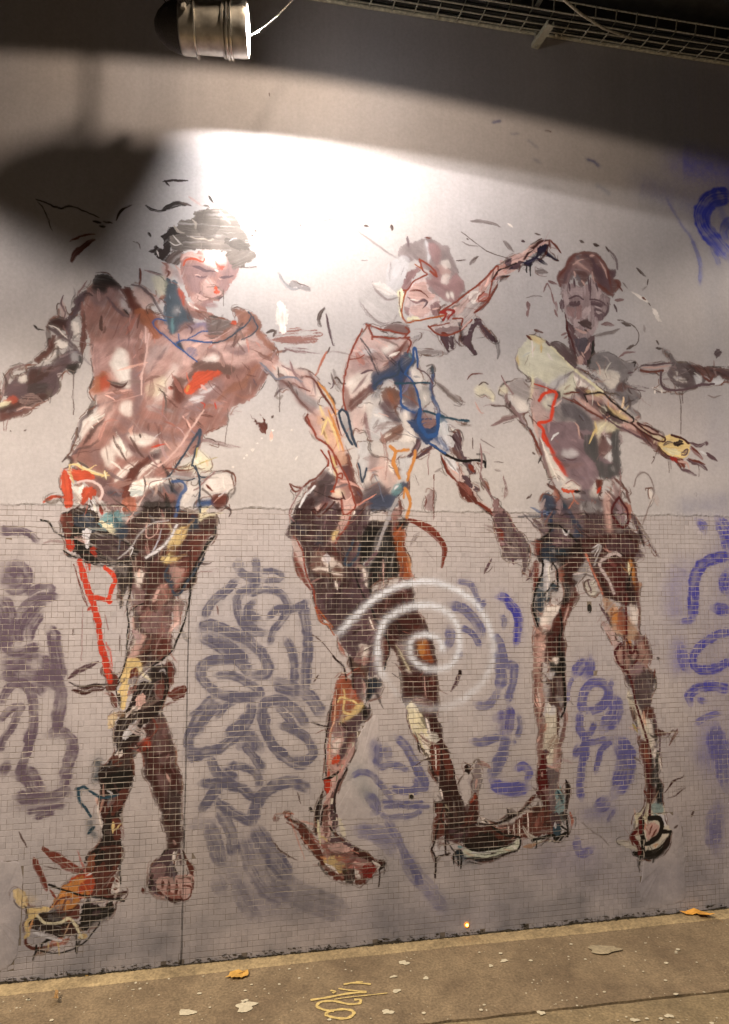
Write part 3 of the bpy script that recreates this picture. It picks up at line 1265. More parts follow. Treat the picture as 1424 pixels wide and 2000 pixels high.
F w .8:400,512 480,522 522,562 460,602 410,572
S w 5:320,612 420,607 500,642 562,652
D w 5:520,560 560,600
S w 4:500,700 515,770
F V:620,502 702,482 722,702 742,852 702,862 640,702
F v .5:660,400 720,360 710,480 660,560
L n 5:640,382 600,482 570,562 620,572 670,502 692,422
F P:560,142 642,120 602,262 520,332 482,402 460,382 500,302 540,222
S y 8:520,300 490,340 478,385
L M2 3:620,150 600,260 530,340 500,400
S w 3:650,150 640,190
F M .7:470,400 500,420 520,560 480,500
S M2 10:172,480 200,560 242,650 302,772
F P .5:160,342 240,472 262,602 200,562 170,462
L M2 3:180,342 240,462 262,602 322,762 352,902 402,1010
L M2 2:350,900 390,1000
S w 7:720,582 742,702 762,852
L k 3:640,602 700,782 762,882 812,1010
L k 3:680,600 690,680
o f2.leg2
F k:700,352 760,282 900,302 960,352 1042,332 1002,562 1002,662 802,722 782,822 760,802 740,602 690,562
F Mo:945,302 1052,302 1042,422 1082,562 1082,682 1010,682 1000,552 950,362
S o 5:1062,482 1082,562 1078,642
F m:760,822 900,742 1082,742 1112,862 1132,1010 780,1010
D M 16 .8:850,780 1050,780
S P 2:870,530 875,740
L G 6:980,62 900,232 842,402 820,470
L V 7:820,470 740,570
S W 6:720,570 780,540
o f2.strap
S M2 13:1060,225 1180,262 1292,352 1350,452 1330,595
D gd 7:1160,320 1110,380 1080,440
D gd 4 .6:1200,450 1290,560
@600,1120
o f2.leg
F V:80,202 280,122 460,102 502,222 572,402 592,502 582,602 560,702 552,792 482,802 360,752 330,642 270,562 240,482 200,442
F K .5:120,220 300,160 360,300 260,380
F w .8:405,552 472,562 472,662 440,722 420,642
D P 6:450,640 440,720
S pr 7:245,540 292,645
L Mo 2.5:60,262 112,382 162,402 212,482
L Mo 2:90,280 140,350 200,420
S w 3:480,340 520,440
S P 5:500,370 510,440
F M:575,512 622,502 642,582 602,722 570,642
L k 3:590,462 632,522 637,602 602,752
L k 3:480,220 560,400
F V .6:480,640 560,700 540,790 480,770
o f2.leg2
F m:600,442 760,322 852,290 862,422 780,482 832,602 802,722 782,792 1002,782 1002,1010 750,1010 740,802 702,642 640,562
F k .6:640,422 760,442 782,562 740,602 680,522
F M .7:760,330 850,310 850,410 780,420
F m:590,440 700,330 860,300 940,420 990,560 1010,700 1010,900 1000,1010 780,1010 740,820 700,640 640,560
F M .7:820,440 900,420 960,640 970,760 900,700
F K .6:700,430 780,420 800,560 760,600
D V 16 .6:760,470 860,800
F o .8:868,530 905,525 915,580 895,620 875,600
F Mo:928,522 970,642 982,692 900,682 920,602
D Y 6:690,552 740,652 802,772
S V 5:710,540 790,680
F o:865,522 930,520 942,602 902,662 870,622
F Mo:928,522 970,642 982,692 900,682 920,602
D M 8:960,800 990,900
F K .6:760,820 900,800 900,960 780,980
o f2.shin
F n:480,842 572,832 562,902 470,1000 455,922
S k 6:475,860 480,990
F Mo2:240,862 300,802 352,862 342,922 300,1010 200,1010 220,922
F bb2:320,642 380,692 440,722 482,762 452,862 380,922 340,802
L K 4:200,642 282,742 302,832
L K 4:330,652 352,762 362,902
L b 2:40,480 120,540 200,640
F M .8:360,760 440,760 440,900 380,960 360,900
D P 4:440,790 445,960
o f2.mark
D V 7:1195,762 1160,852 1120,922
S K 6:1185,752 1200,792
S b 3:50,850 85,795
@580,1300
o f2.shin
F Mo2:310,122 360,72 420,112 460,182 502,262 522,302 502,362 430,402 340,442 300,482 250,562 240,522 282,262
F V .7:430,80 520,80 530,250 480,280 440,180
D P 3:520,80 525,250
F V:330,402 430,382 502,332 565,340 550,402 490,462 470,542 452,642 402,762 340,882 310,1000 280,1010 302,802 342,622 362,562 290,472 310,422
F v .9:290,422 372,402 382,482 352,572 290,562
F P:290,572 362,562 322,722 302,862 260,882 258,722
F w .8:290,600 340,570 310,680 280,720
F R:268,742 322,690 332,752 280,775
F r:222,922 262,900 262,962 230,995
S R 6:272,482 252,622 245,782 262,902
L po 3:300,252 290,432 262,522 250,802
L y 4:360,182 372,242 360,342 380,372 432,382
L y 3.5:318,282 345,245 430,272 482,312
F y:440,332 502,288 525,330 470,372 400,392
S y 7:328,452 400,402 462,362
F P .7:430,522 452,562 402,602 380,682 340,762 302,902 340,862 420,722 452,642
F M .7:400,560 440,520 430,600 380,640
L K 3:272,302 242,462 222,602 225,862
S V 6:250,380 262,470 235,560
S k 6:195,892 280,862 342,812
L K 2.5:120,432 180,462 242,472
F k:535,122 622,100 622,172 562,262 530,302 555,402 510,402 490,352 540,262
F n .8:560,132 622,120 622,222 570,222
F V .6:630,172 662,192 640,252 600,272
S K 5:565,300 555,400 490,450
o f2.leg2
F m:830,62 930,52 1072,62 1082,262 1070,292 940,262 840,242 820,152
D R 5:1040,102 1072,152
S pr 5:960,252 1012,242
S P 2:995,80 1000,260
D w 5:840,30 900,60
o f2.leg2
F m:840,230 1085,230 1095,400 1120,520 1060,560 1020,420 900,400 860,330
F M .6:960,250 1060,250 1060,380 1000,380
D P 3:900,260 1000,270
o f2.shin2
F Y:865,302 912,285 962,362 1002,472 1042,562 1062,702 1020,742 950,602 900,512 858,402
F w .7:960,520 1020,560 1060,720 1010,720
F m:1030,402 1085,390 1112,492 1162,642 1202,762 1242,902 1265,1010 1130,1010 1110,862 1060,862 1040,642 1050,522
F K .6:960,400 1000,400 1010,480 990,470
S w 4:1000,400 1040,520
F M2 .8:1045,700 1110,720 1110,850 1060,850
D w 3:1110,660 1120,840
F m .8:950,602 982,682 1040,782 1062,872 1100,912 1100,842 1050,742
D V 5:860,322 862,402 882,502
S K 3:940,590 960,680
D W 16 .5:880,260 1060,300
@530,1500
o f2.foot
F P .9:430,0 560,0 520,62 482,202 470,332 482,482 460,562 402,602 370,562 390,442 412,282 430,182
S R 5:450,0 440,100
F r:415,102 462,90 452,182 420,172
S k 6:420,85 480,60 542,10
F V:500,342 522,382 515,472 480,482 470,382
F V:470,182 502,202 490,332 460,402
L K 4:592,0 522,122 492,242 500,342
S K 9:400,182 372,302 352,422 345,522
L K 4:440,292 402,322 385,440
S Y 4:362,402 370,522 382,602
S y 3:380,532 440,572
F M .8:408,292 442,302 442,472 420,562 400,482
S K 5:450,450 480,500 530,530
D M 14:105,382 180,432 250,482 320,562
F M .55:18,382 62,370 62,412 20,417
D pr 10:90,350 170,360
F M:200,442 262,450 340,562 420,702 460,762 560,802 572,882 502,872 430,802 380,742 320,642 250,582
D pr 6:230,520 330,640
F p:420,572 560,582 640,642 702,702 802,722 822,802 722,862 640,862 560,862 480,782 402,702
F P:440,592 560,592 642,630 540,662 460,642
F y .8:402,702 500,682 560,702 602,782 560,822 470,782
F pr .8:480,690 600,690 700,740 600,770 560,730
F v .7:620,660 720,690 780,720 660,760 620,720
S w 5:420,740 520,820
F V:460,540 520,530 602,582 692,632 620,622 540,582 470,572
F m:640,622 760,672 812,712 880,722 890,752 840,802 820,762 740,712 660,682
F K .9:560,792 602,782 652,802 640,902 580,892
F w:640,772 702,832 700,872 650,832
S K 3:640,770 650,830
F r3:705,772 802,752 812,802 770,862 730,852
F M:660,862 740,852 722,902 660,905
S w 5:790,722 842,762 822,792
S K 6:840,800 890,740
L K 2.5:843,802 840,922
L K 2:878,760 877,830
S P 5:640,740 760,750
o f2.mark
S b 3:5,540 60,632 130,682 202,722
S b 2:200,180 230,280
F K:288,310 310,300 322,340 300,347
F Y .5:525,400 552,400 575,520 550,540
o f2.shin2
@820,1460
F K3:155,0 212,0 262,152 292,302 342,442 382,562 382,602 210,602 190,472 150,252
F M2 .6:88,0 152,0 152,202 110,182 80,102
S w 3:120,0 125,170
D K 5:60,90 102,202 142,272
F M:170,20 220,40 260,180 220,260
S w 3:160,320 180,400
D Y 10:190,440 230,540
o f2.shoe
F M:128,442 182,430 192,522 202,602 340,572 382,472 420,352 442,350 452,442 430,602 300,622 130,722 105,742 118,562
F m .8:340,480 420,400 430,520 400,600
D R 5:400,430 430,360
F m:205,622 340,590 482,612 560,602 682,652 762,702 700,752 600,782 460,792 350,782 330,742 200,722
F V .7:220,640 340,620 380,680 300,740
F K:350,732 430,682 560,662 682,742 460,792 380,782
F M:560,642 702,692 662,732 602,702
F so:340,792 460,792 602,782 702,752 772,712 772,782 702,822 502,862 402,862 340,842
D W 10:400,820 600,800
S k 6:340,742 400,792 502,797 652,772 742,742
D K 7:350,862 502,872 602,852 742,812
D K 4:440,835 600,820
L k 4.5:565,618 660,682 777,700 772,782 740,802
S k 15:275,815 335,835
A T 16 .7:290,840 330,860
S t 5:290,770 330,780
S k 3.5:265,822 263,912
S k 3:300,842 298,932
S k 3.5:325,852 318,948
A T 24 .4:350,880 420,900
L K 4:115,428 190,430 160,542 205,612
L K 4:120,430 125,472
L K 4:150,570 112,742 90,792 122,862 116,1010
L K 3:200,612 200,822 232,825
L K 3:122,862 160,842 212,832
F W .5:110,760 190,760 190,830 130,840
L K 4:210,622 340,642 420,592 560,602
L K 4:240,682 340,652 342,772
S K 9:200,640 280,600 350,590
F K:348,152 370,130 397,162 382,202 355,192
S b 3:290,292 342,212
F V .6:430,122 460,88 482,182 470,252 440,342 402,322
S P 3:440,240 430,320
F K .7:408,482 462,522 432,582
S w 8:460,540 520,580 580,590
S K 4:500,560 520,590
# ---- figure 3
o f3.torso
@960,620
F f3:330,482 500,562 640,432 722,432 822,622 862,802 982,872 985,1010 440,1010 340,832 310,702
F Ys .85:205,272 260,192 320,142 420,182 520,272 645,402 602,432 500,482 440,522 360,472 300,482 240,432 200,372
F Yc .7:240,302 320,222 420,202 522,332 440,402 340,442
F y .7:280,150 360,150 410,190 380,215 320,190
S y 5:205,290 202,330 210,382
L w 2.5:316,190 318,312
S y 3:385,210 385,280
S w 3:430,280 470,340
S Y 7:320,452 312,562 292,642
S Y 6:300,480 330,500
L V 4:420,190 520,282 620,382 702,422
L Y 5:430,205 560,322 652,422 762,502 862,582
S V 6:645,430 560,472 512,532 480,572
F Ys .9:622,442 662,482 650,542 682,542 582,602 530,612 560,542
F Yc:520,562 642,482 682,562 642,602 540,617
S M 4:560,600 620,585 690,590
L R2 6.5:372,655 400,602 470,577 505,602 482,662 462,762 442,812 362,832 402,882 402,942 442,1000
L r 2.5:330,522 420,550 480,585
S r 4:365,640 375,668
S K 5:490,580 530,600 510,640
F Yc .8:395,652 462,622 442,722 402,692
D G 5 .7:430,640 440,700
F P .55:300,542 380,562 362,642 442,762 420,822 350,802 310,702
F g3:480,705 530,632 640,662 742,742 802,832 822,995 700,1010 662,822 502,812
F g4:540,682 622,682 762,782 802,1010 702,1010 652,802 562,772
F v3 .9:420,832 642,832 662,962 602,1010 460,1010
S W 4:470,952 490,920 525,905
S dd 3:480,700 550,640
S P 4:650,820 670,860 680,950
L M 3:560,625 640,660 740,720
F gd .6:110,560 160,500 260,490 300,600 280,660 160,600
F w:150,600 260,660 290,720 240,740 170,680
L v 3:75,460 110,530 170,600
S v 7:115,560 120,660 200,760 260,860
L b 3:0,690 60,690 110,700 190,770
S v 7:0,850 100,800 190,770 290,740
F Y .8:50,560 110,535 120,590 70,600
F Y .7:0,600 25,640 0,660
F v3 .7:200,740 260,800 300,900 340,1000 310,900 250,840
S V 5:260,840 310,900 350,1000
S P 5:310,700 340,850 380,1000
F W .7:450,500 600,440 560,520 490,560
o f3.shoulder
F g3:790,312 860,270 962,302 1062,362 1122,362 1092,442 1052,522 1162,612 1132,662 1062,702 940,602 820,502 720,432 830,472 930,562 1002,462 962,402 872,372 800,392
D g4 12 .8:880,320 1000,370 1080,400
F Yd:808,402 942,412 1002,462 940,562 860,492
D v 4 .5:850,420 880,490
D v 4 .5:920,430 920,520
F M .7:980,522 1052,522 1042,572 970,582
D V 4:1050,532 1140,542 1225,555
S V 2:1060,550 1200,580
D g4 12 .8:1000,622 1100,642 1155,622
F g4 .7:930,580 1010,600 1070,690 1000,650
D g4 12 .6:1060,700 1150,780
S V 3:1060,440 1110,425
S K 3:1090,360 1120,355 1110,390
o f3.arm
F w:640,460 760,540 860,590 1000,700 1100,790 1090,830 960,840 860,760 740,700 690,600
F bm:645,542 760,562 882,642 1002,742 902,772 862,802 740,722 690,622
F P .9:720,592 862,592 962,682 1092,782 1082,822 960,792 882,702 740,662
F v .9:740,652 842,652 902,702 862,772 780,722
F Yc .8:840,680 900,700 880,760 850,740
F y .8:900,692 1062,782 1062,802 960,782
F y .8:740,570 842,570 882,612 760,602
L K 4:720,602 862,592 962,682 1097,782 1082,822 960,782 895,740
L K 3.5:720,602 742,662
S V 6:780,652 842,682 902,702
S K 6:885,690 920,740 980,790
F V:900,772 982,772 1022,832 960,832
L V 2:905,750 907,820
L V 4:860,762 960,842 1082,902 1202,962
S v 10:780,792 902,832 1062,902
S P 8:660,620 760,700 860,770
L M 3:640,640 740,720 860,790
S V 8:640,550 700,600 740,660
F P .8:1090,800 1160,830 1300,920 1290,980 1180,930 1100,870
@1068,680
F P:560,602 700,582 762,592 862,662 922,712 902,742 862,762 760,702
F v:570,612 762,672 862,742 962,862 882,832 780,752 702,692 620,652
F Y .8:680,570 720,590 840,680 900,700 860,720 760,650
L m 4:700,590 802,662 900,692 920,705 912,732 860,722 740,652 650,582
L m 4:700,585 780,610 862,662
S M 6:700,640 780,700 860,770
D v 4 .7:580,630 700,690 800,740
o f3.hand
F y:860,762 920,690 1002,680 1062,712 1112,752 1102,822 1062,862 980,852 900,822
F Y .8:900,780 1000,790 1040,820 980,840
F K:988,742 1040,720 1062,752 1002,772
S b 5:905,765 945,735 985,740
L m 5:970,682 1062,712 1102,745
L V 3:1045,818 1092,788 1085,830 1050,835
F V .7:1050,810 1090,800 1080,830
S m 8:860,762 920,842 1002,882 1042,942
S V 7:1040,942 1100,962 1162,995
S V 7:1108,740 1180,762 1245,738
S V 5:1230,730 1250,740 1240,760
S v 8:1118,782 1180,832 1212,872
S M 5:1120,770 1190,830
S V 8:1238,818 1280,852 1325,882
S V 9:1090,872 1180,902 1248,952
S M 4:1100,860 1230,910
S W 4:1190,802 1242,832
F r3:958,852 1012,850 1032,902 980,882
F M:1010,872 1062,862 1082,922 1040,932
S P 4:1020,880 1090,900 1110,950
L b 1.4:950,880 950,972
L b 1.3:967,880 967,945
L b 1.2:1180,922 1180,1005
S b 3:825,855 840,850
# arm that enters from the right edge
o arm4.arm
F pg:730,152 990,132 1002,172 902,192 760,182
L M 5:728,172 802,187 902,178
S P 3:740,155 860,150 960,140
L V 6:890,190 890,282 950,332 1062,322 1180,292 1302,282
F g5:940,182 1002,112 1120,122 1200,182 1242,252 1180,302 1062,312 980,282 950,232
F dc:985,218 1062,238 1082,262 1002,252
F dc:995,185 1020,190 1015,210
F M .95:1100,132 1430,172 1430,272 1382,242 1282,262 1202,202
F V .8:1260,160 1430,190 1430,240 1300,200
F W:1280,252 1342,218 1382,272 1302,292
F W .9:1140,202 1200,222 1212,252 1160,282
S M 4:1200,200 1270,260 1300,210
L V 2.5:735,142 850,130 982,120
A g 14 .5:905,25 960,80 1010,130
S g5 10:940,60 1000,125
D V 6 .8:1090,180 1180,200
F w .5:830,300 1000,330 1180,310 1000,350 860,330
S w 3:838,330 842,358
S w 3:892,330 896,358
L b 1.5:1037,320 1042,500 1043,672
L b 1.4:1057,320 1055,432
o f3.mark
F V:1298,32 1342,15 1362,45 1320,77
S gd 3:1250,370 1300,385 1352,370
S K 5:850,0 890,8
S gd 3 .6:710,990 750,970 790,985
# torso lower
o f3.torso
F g6:505,752 540,622 560,620 562,862 582,962 562,1005 520,962
F v4:410,705 500,650 522,702 482,782 440,862 402,842
D W 6:450,700 490,690
F Y .9:395,580 560,602 522,662 420,662 385,802
S y 5:372,572 382,642 375,692
S y 4:380,622 328,742
F v3:0,602 230,590 262,782 342,852 372,962 362,1010 120,1010 100,882 0,752
F W .8:115,832 180,800 242,852 202,882 130,872
S W 3:30,720 60,680 90,660
D v 8 .7:250,700 300,800
S R2 8:8,740 60,852 112,922 152,1005
F g4 .9:240,500 330,560 380,760 300,820 250,700
F Yc .6:0,780 60,900 90,1000 0,1000
S W 7:490,820 500,900
@980,840
F v3:340,42 600,0 742,42 762,202 902,262 922,332 842,382 742,362 702,482 762,542 620,562 602,452 520,382 440,182
D v 10 .5:480,300 640,260
F W .8:470,160 560,155 600,190 540,225 480,210
S V 2.5:480,215 540,235 590,220
F w .9:318,142 400,222 482,342 502,402 480,425 430,352 360,252
S R2 7:388,180 440,262 497,355
S r 3:320,0 350,80 400,180
L M 5:218,8 260,82 302,192
S K 3:300,200 280,262
S v 8:288,62 320,202 372,342 412,442
S w 3:300,60 360,220 440,400
F w:500,422 540,393 602,432 602,472 502,472
L v 2:500,420 545,395 605,440
F R:468,452 520,472 592,472 560,492 480,482
S K 4:560,480 610,480
F g6:640,42 742,62 762,242 882,252 862,202 850,102 862,22 902,0 922,302 850,372 760,362 730,262 650,182
F v4 .9:760,110 840,60 850,160 760,220
D W 6:820,60 850,120
S W 6:830,200 850,250
D G 6:860,280 880,330
o f3.pelvis
F V:320,512 380,542 450,472 482,542 620,522 622,642 790,642 702,540 882,562 902,802 1002,762 1062,902 1062,1010 330,1010 320,802 300,602
F g4 .7:620,480 700,470 760,560 780,720 660,700 620,600
D v 14 .6:480,700 640,640
F m .6:640,680 860,640 1000,800 1000,1000 700,1000
F ns:320,512 380,500 420,562 502,602 582,702 632,792 632,842 582,872 540,852 562,762 460,642 380,682 360,722
F V .8:400,560 470,560 540,700 460,700
S n 10:350,612 382,722 382,842 350,962
A B 6 .6:350,640 380,720
L k 4:360,737 440,742 512,802 582,872
L k 4:380,772 350,822 310,842
S n 10:600,740 620,840
A T 12 .8:470,582 492,602
F n:310,862 402,842 442,922 502,962 380,1010 300,985
F T .8:390,930 480,930 480,990 400,990
F r .9:268,892 312,862 312,962 270,985
F M:730,382 780,390 770,522 740,462
S r 4:740,500 770,450
F P:790,502 850,500 862,702 862,782 820,802 800,702
F w .7:680,482 722,442 752,532 702,522
F v:850,382 902,452 932,502 880,562
D W 4:840,430 870,500
F v3:890,562 932,540 962,642 962,712 912,702
F pr .9:950,560 1000,590 1010,680 980,700
L dr 5:912,525 872,592 858,652 912,742 950,760 985,722 972,622 912,525
S M 6:870,372 940,442 990,492
S M 5:960,460 1000,572
S M 7:895,740 930,760
S V 10:1010,652 1080,802 1112,902
S K 4:1070,760 1110,910
D V 8:1080,752 1150,872 1222,985
S V 6:1040,850 1080,1000
L v 2.5:920,332 915,512
L gd 3:1030,442 1050,372 1110,332 1160,382 1182,482 1150,582 1100,732
S w 6 .7:1150,452 1162,542 1140,602
S M 7:350,422 420,472 440,522 420,562
F pr .7:400,460 440,500 430,560 400,520
L pr 2.5:550,500 560,540 520,612
L pr 2:560,540 600,575
S V 8:240,690 290,742 322,802
S W 3:470,770 500,820 520,780
S W 3:700,920 760,900 720,980
o f2.armlow
F V .85:0,642 60,682 102,802 160,902 185,1010 20,1010 0,902
S M2 7:0,790 10,860
F gd .6:20,700 60,720 140,940 60,960
@1000,1040
F V .85:0,0 80,10 130,130 130,230 100,300 75,350 80,240 60,150 0,100
F gd .5:0,40 40,60 60,140 20,120
S V 4:0,200 10,250
S V 4:105,380 140,340 170,280
@0,0,1
S V 4:945,1120 960,1090
o f3.thigh
@1000,1040
F m:330,62 560,42 960,0 992,122 962,202 982,422 960,562 882,562 760,522 702,492 642,362 602,262 560,162 502,152
F V .5:740,60 900,40 960,150 860,180 740,140
D V 14 .5:860,100 980,100
F m2 .7:680,262 882,242 882,422 802,502 720,382
F K .5:620,280 700,400 780,500 700,480
o f3.thigh
F K:180,62 240,42 402,22 522,62 562,182 540,302 502,402 460,482 420,602 380,562 402,462 380,382 350,232 240,242 200,202
F m .8:420,200 560,190 540,300 500,400 430,400
F V .8:300,0 420,20 500,80 380,130 320,100
F n .9:240,92 330,82 342,202 482,192 330,222 240,222
A T 14 .7:340,150 420,150
S G 5:310,140 340,150
F M2:188,62 222,82 212,172 190,182
F M2:172,242 212,242 202,382 170,482
F nt .9:190,432 240,302 252,502 242,702 200,732 180,622
F W .85:240,232 292,242 302,422 250,472
F pr .7:350,290 400,300 400,380 370,380
L k 5:240,222 240,302 202,402 170,502 165,602 200,732
L k 4:310,232 350,292 352,432
S T 10:300,402 352,452
L k 3:250,492 330,382
S T 10:260,542 302,502
A T 14 .6:260,480 340,440
S n 12:210,480 225,680
F M:320,502 380,562 440,542 490,422 512,502 460,602 420,702 392,862 392,1010 260,1010 270,862 320,682 370,602 360,542
F w:250,602 302,562 372,582 302,692 210,742
F P .8:200,742 300,722 262,862 250,1010 170,1010 170,862
F w .7:210,760 270,750 240,860
F m .8:270,802 350,702 382,762 350,882 300,1010 260,1010
S P 4:440,560 400,700
L k 4.5:372,602 382,702 387,762 370,862 382,1010
S m 8:188,742 185,942
L G 4:640,252 690,112 620,152
L pg 6:842,182 790,162 680,242 742,352 792,472
L pr 4:570,162 642,332 702,482
F G:480,342 560,242 602,262 540,362 500,382
F Yc .5:560,402 640,382 662,482 620,502
L V 3:590,380 620,470
o f3.shin
F pr2:700,502 802,562 832,602 902,642 962,722 992,822 902,842 840,802 780,762 740,642
F o:760,602 822,612 822,702 780,692
F V .8:830,580 890,600 890,760 850,720
S o 10:918,212 940,302 952,402
S Y 3:905,230 910,340
D K 8:890,380 920,480
F o .7:960,382 1012,402 992,442 960,452
F o .7:735,310 765,318 752,342
F K .7:880,362 942,402 952,542 890,522
S M 6:960,252 980,502 992,702 988,802
L m2 4:885,482 890,642 890,802
S K 6:690,582 740,652 780,742
S V 4:680,560 760,700
F Mo2 .8:840,602 902,702 882,802 820,742
F w .7:920,562 982,602 982,702 930,702
F P .6:690,692 780,742 840,862 862,1010 802,1010 790,902 740,802
S M 6:1030,822 1042,952
F M .7:960,782 1062,852 1082,1010 980,1010
D M 8:1040,860 1080,1000
L dr 4:850,862 802,932 820,1005
L dr 5:900,882 930,962 970,882
F o .8:890,830 930,850 920,890 890,880
F v .7:820,860 860,900 850,1000 820,980
@1000,1240
o f3.leftshin
F br:170,0 260,0 250,102 230,252 240,402 262,482 240,602 240,702 250,802 240,1010 200,1010 200,702 180,502 168,352
F P .8:190,80 250,60 230,200 200,250
D w 4:200,400 230,600
F m:260,0 402,0 412,302 402,562 370,602 362,782 340,742 340,562 300,552 270,502 290,402 260,382 280,282 320,202
F w:308,192 350,168 362,242 320,262
F k:300,202 402,132 412,282 340,322 300,262
F w:310,190 345,180 355,225 325,230
F W .7:270,290 330,280 320,340 270,340
F G .7:240,400 290,400 290,500 250,500
F Yb:280,562 350,602 352,822 330,962 300,1010 250,1010 240,862 250,702
S M 6:185,302 180,502 200,702
F W .8:270,562 340,560 332,622 280,622
F G .8:340,472 402,502 382,562
S bm 8:412,602 402,752 362,902 350,1010
L k 5:372,0 372,202 402,332 412,562 382,642
L m 4:355,602 355,772
S pr 5:240,760 270,690
S V 6:250,892 300,942
S m2 5:245,902 240,1010
F bm .8:200,722 240,702 240,902 210,1010
D P 4:425,560 430,700
o f3.shin
F br:800,122 860,82 960,82 1032,42 1062,142 1052,252 950,352 880,302 820,202
F v3 .9:920,240 1000,210 1040,270 940,340
F V2:880,312 960,332 1040,272 1112,292 1102,422 1082,562 1102,622 1062,652 1020,622 960,482 900,382
F g5 .6:980,380 1060,360 1080,500 1020,560
F M:1010,582 1092,570 1112,642 1040,652
F K .8:900,92 970,92 992,162 940,242 900,162
F P .8:920,130 960,110 980,170 940,190
F o:890,32 930,52 920,92 890,82
L dr 5:860,82 802,132 832,222 902,292 940,402 962,522 1002,662 1072,882 1082,1010
L dr 5:870,0 875,282
L dr 4:960,92 982,172 940,242
L dr 4:890,32 920,102 932,152
F Yb:900,422 960,522 1032,642 1082,702 1102,902 1080,985 1040,842 960,642 900,522
F M .8:970,772 1032,832 1082,995 1030,995 1002,882
F w .7:1060,650 1100,700 1110,850 1080,820
S K 5:920,562 960,662 980,742
S yd 3:940,690 980,760
S K 7:1100,662 1120,762 1110,882
L V 3:1110,642 1132,722 1152,852 1150,1005
S k 7:1140,922 1132,1005
S k 5:1100,282 1122,402 1100,442
S M 3:1112,260 1105,330
F M:1120,722 1180,752 1225,772 1130,785
D M 4:1290,732 1270,772 1222,862
D M 3:1200,772 1290,742
S M 7:1042,0 1042,122
S b 5:1138,185 1158,190
S b 3:945,945 1002,982
o f3.shin
@1000,1450
F M:1000,0 1062,0 1082,112 1092,302 1080,482 1040,462 1050,332 1010,102
F pr .6:1030,20 1060,100 1060,250 1040,200
F k .9:1080,102 1112,182 1112,342 1090,362
F k:1120,82 1155,90 1142,262 1182,362 1172,482 1192,562 1130,482 1120,332
F w .8:1090,0 1120,0 1112,132
S w 3:1150,100 1160,220
A n 10 .6:1150,380 1170,480
L dr 6:1040,152 1070,302 1085,402 1070,582
F M .8:1090,340 1120,350 1120,450 1080,460
S M 4:1030,370 1050,420
o f3.rightfoot
F Yb:1040,482 1182,492 1192,622 1242,682 1232,742 1180,802 1100,862 1002,862 940,822 950,682 950,602 1002,552
F Y .7:960,562 1042,542 1062,582 1002,642 960,642
F pr .7:990,600 1050,640 1000,720 960,700
F P:1060,622 1132,642 1142,702 1060,752 1040,702
S M 3:1090,640 1070,720
S M 3:1120,680 1090,740
F o .6:1100,792 1142,780 1110,822
F t .7:1090,482 1170,492 1182,542 1100,562
F W:1150,562 1192,572 1202,652 1160,622
S V 4:1040,500 1020,560 980,600
L k 10:1070,587 1140,592 1165,652 1142,722 1080,772 1030,782 1010,702
L k 9:1012,602 1012,762 1022,862
L dr2 8:1000,612 1000,702
L dr2 9:962,692 938,742 980,802 992,862
S k 16:945,862 1052,882 1142,852 1202,782 1232,702
L k 8:1150,692 1232,690
S K 12:1180,820 1230,740
L k 2:998,882 996,1010
F Yb .7:798,772 862,758 932,782 942,842 870,812
S M 4:920,732 942,802
o f3.mark
D m 3:1190,392 1260,302 1332,262 1332,212
D m 4:1200,442 1280,402 1342,342 1290,372
D m 3:1240,390 1350,345
S b 4:1395,575 1424,525
S b 3:1258,665 1290,645
A b 3 .5:540,622 640,702 702,742 752,802
o f3.leftfoot
@820,1460
F m2:940,102 982,30 992,202 992,302 1022,482 1012,562 940,402 908,362 930,302 912,242
F dr2:950,72 977,40 992,182 1002,302 940,362 918,242
S P 2:955,190 958,230
F V .8:990,152 1082,172 1062,332 1052,562 1010,562 1002,302
F v .6:950,320 1000,310 1000,420 960,400
F br .7:1040,0 1112,0 1092,172 1040,162
S V 5:970,20 1010,50
S P 4:980,140 1070,160
F t .8:1060,332 1102,302 1122,402 1117,522 1048,512 1060,422
S T 5:1070,332 1112,422
S K 9:1140,252 1152,342 1138,502
F K .9:1090,510 1150,510 1140,570 1090,560
F bm2:790,532 960,452 1062,562 1052,662 960,682 880,702 790,702 690,642
F bm .8:600,612 700,580 720,650 640,640
D w 3:735,560 740,690
D w 3:775,560 780,690
D w 3:690,590 695,680
D w 3:840,500 845,700
D w 2:800,500 940,490
F K .7:800,560 830,540 830,600 810,600
F K .6:880,470 940,480 900,540
D K 10 .7:960,600 1060,560
F V:1010,520 1080,510 1100,590 1040,610
F nt:1040,622 1102,602 1092,702 1050,702
S W 5:1055,580 1060,630
F W .7:1090,600 1130,600 1120,670
L k 6:880,717 960,702 1040,682 1062,712 1132,662
L k 4:1145,552 1152,692
L k 4:1085,732 1145,652 1090,602
L k 3:910,720 910,780
F Y .5:890,732 1002,722 1082,722 902,745
S dr 6:915,370 960,420 990,510
S dr 6:950,340 985,490
S m2 7:900,365 860,420 820,470
S K 6:580,602 700,545 800,492 862,430
S K 3:680,470 695,550
L K 3:560,600 620,580
D pr 4:1170,500 1190,560 1170,630
# head
@1000,470
o f3.hair
F bh:378,372 358,302 370,242 420,202 470,112 560,90 642,92 702,142 732,212 802,242 792,312 832,342 802,402 780,442 702,402 640,332 622,252 540,372 502,302 460,282 430,342 402,342
F v .8:500,132 602,182 622,262 560,252 490,192
S P 5:495,165 560,210 602,242
S P 4:600,130 640,120
F g4:450,242 520,282 545,372 502,302
F g5 .9:400,300 450,240 470,300 430,330
F V .9:640,182 742,262 782,332 740,402 680,342 630,252
S P 3:620,240 640,330
S P 3:480,240 490,290
S P 3:540,310 570,360
S M 6:380,362 358,292 400,232 450,140 520,100 620,95
S v 5:430,330 450,250 500,200
S P 3:470,200 520,160 560,150
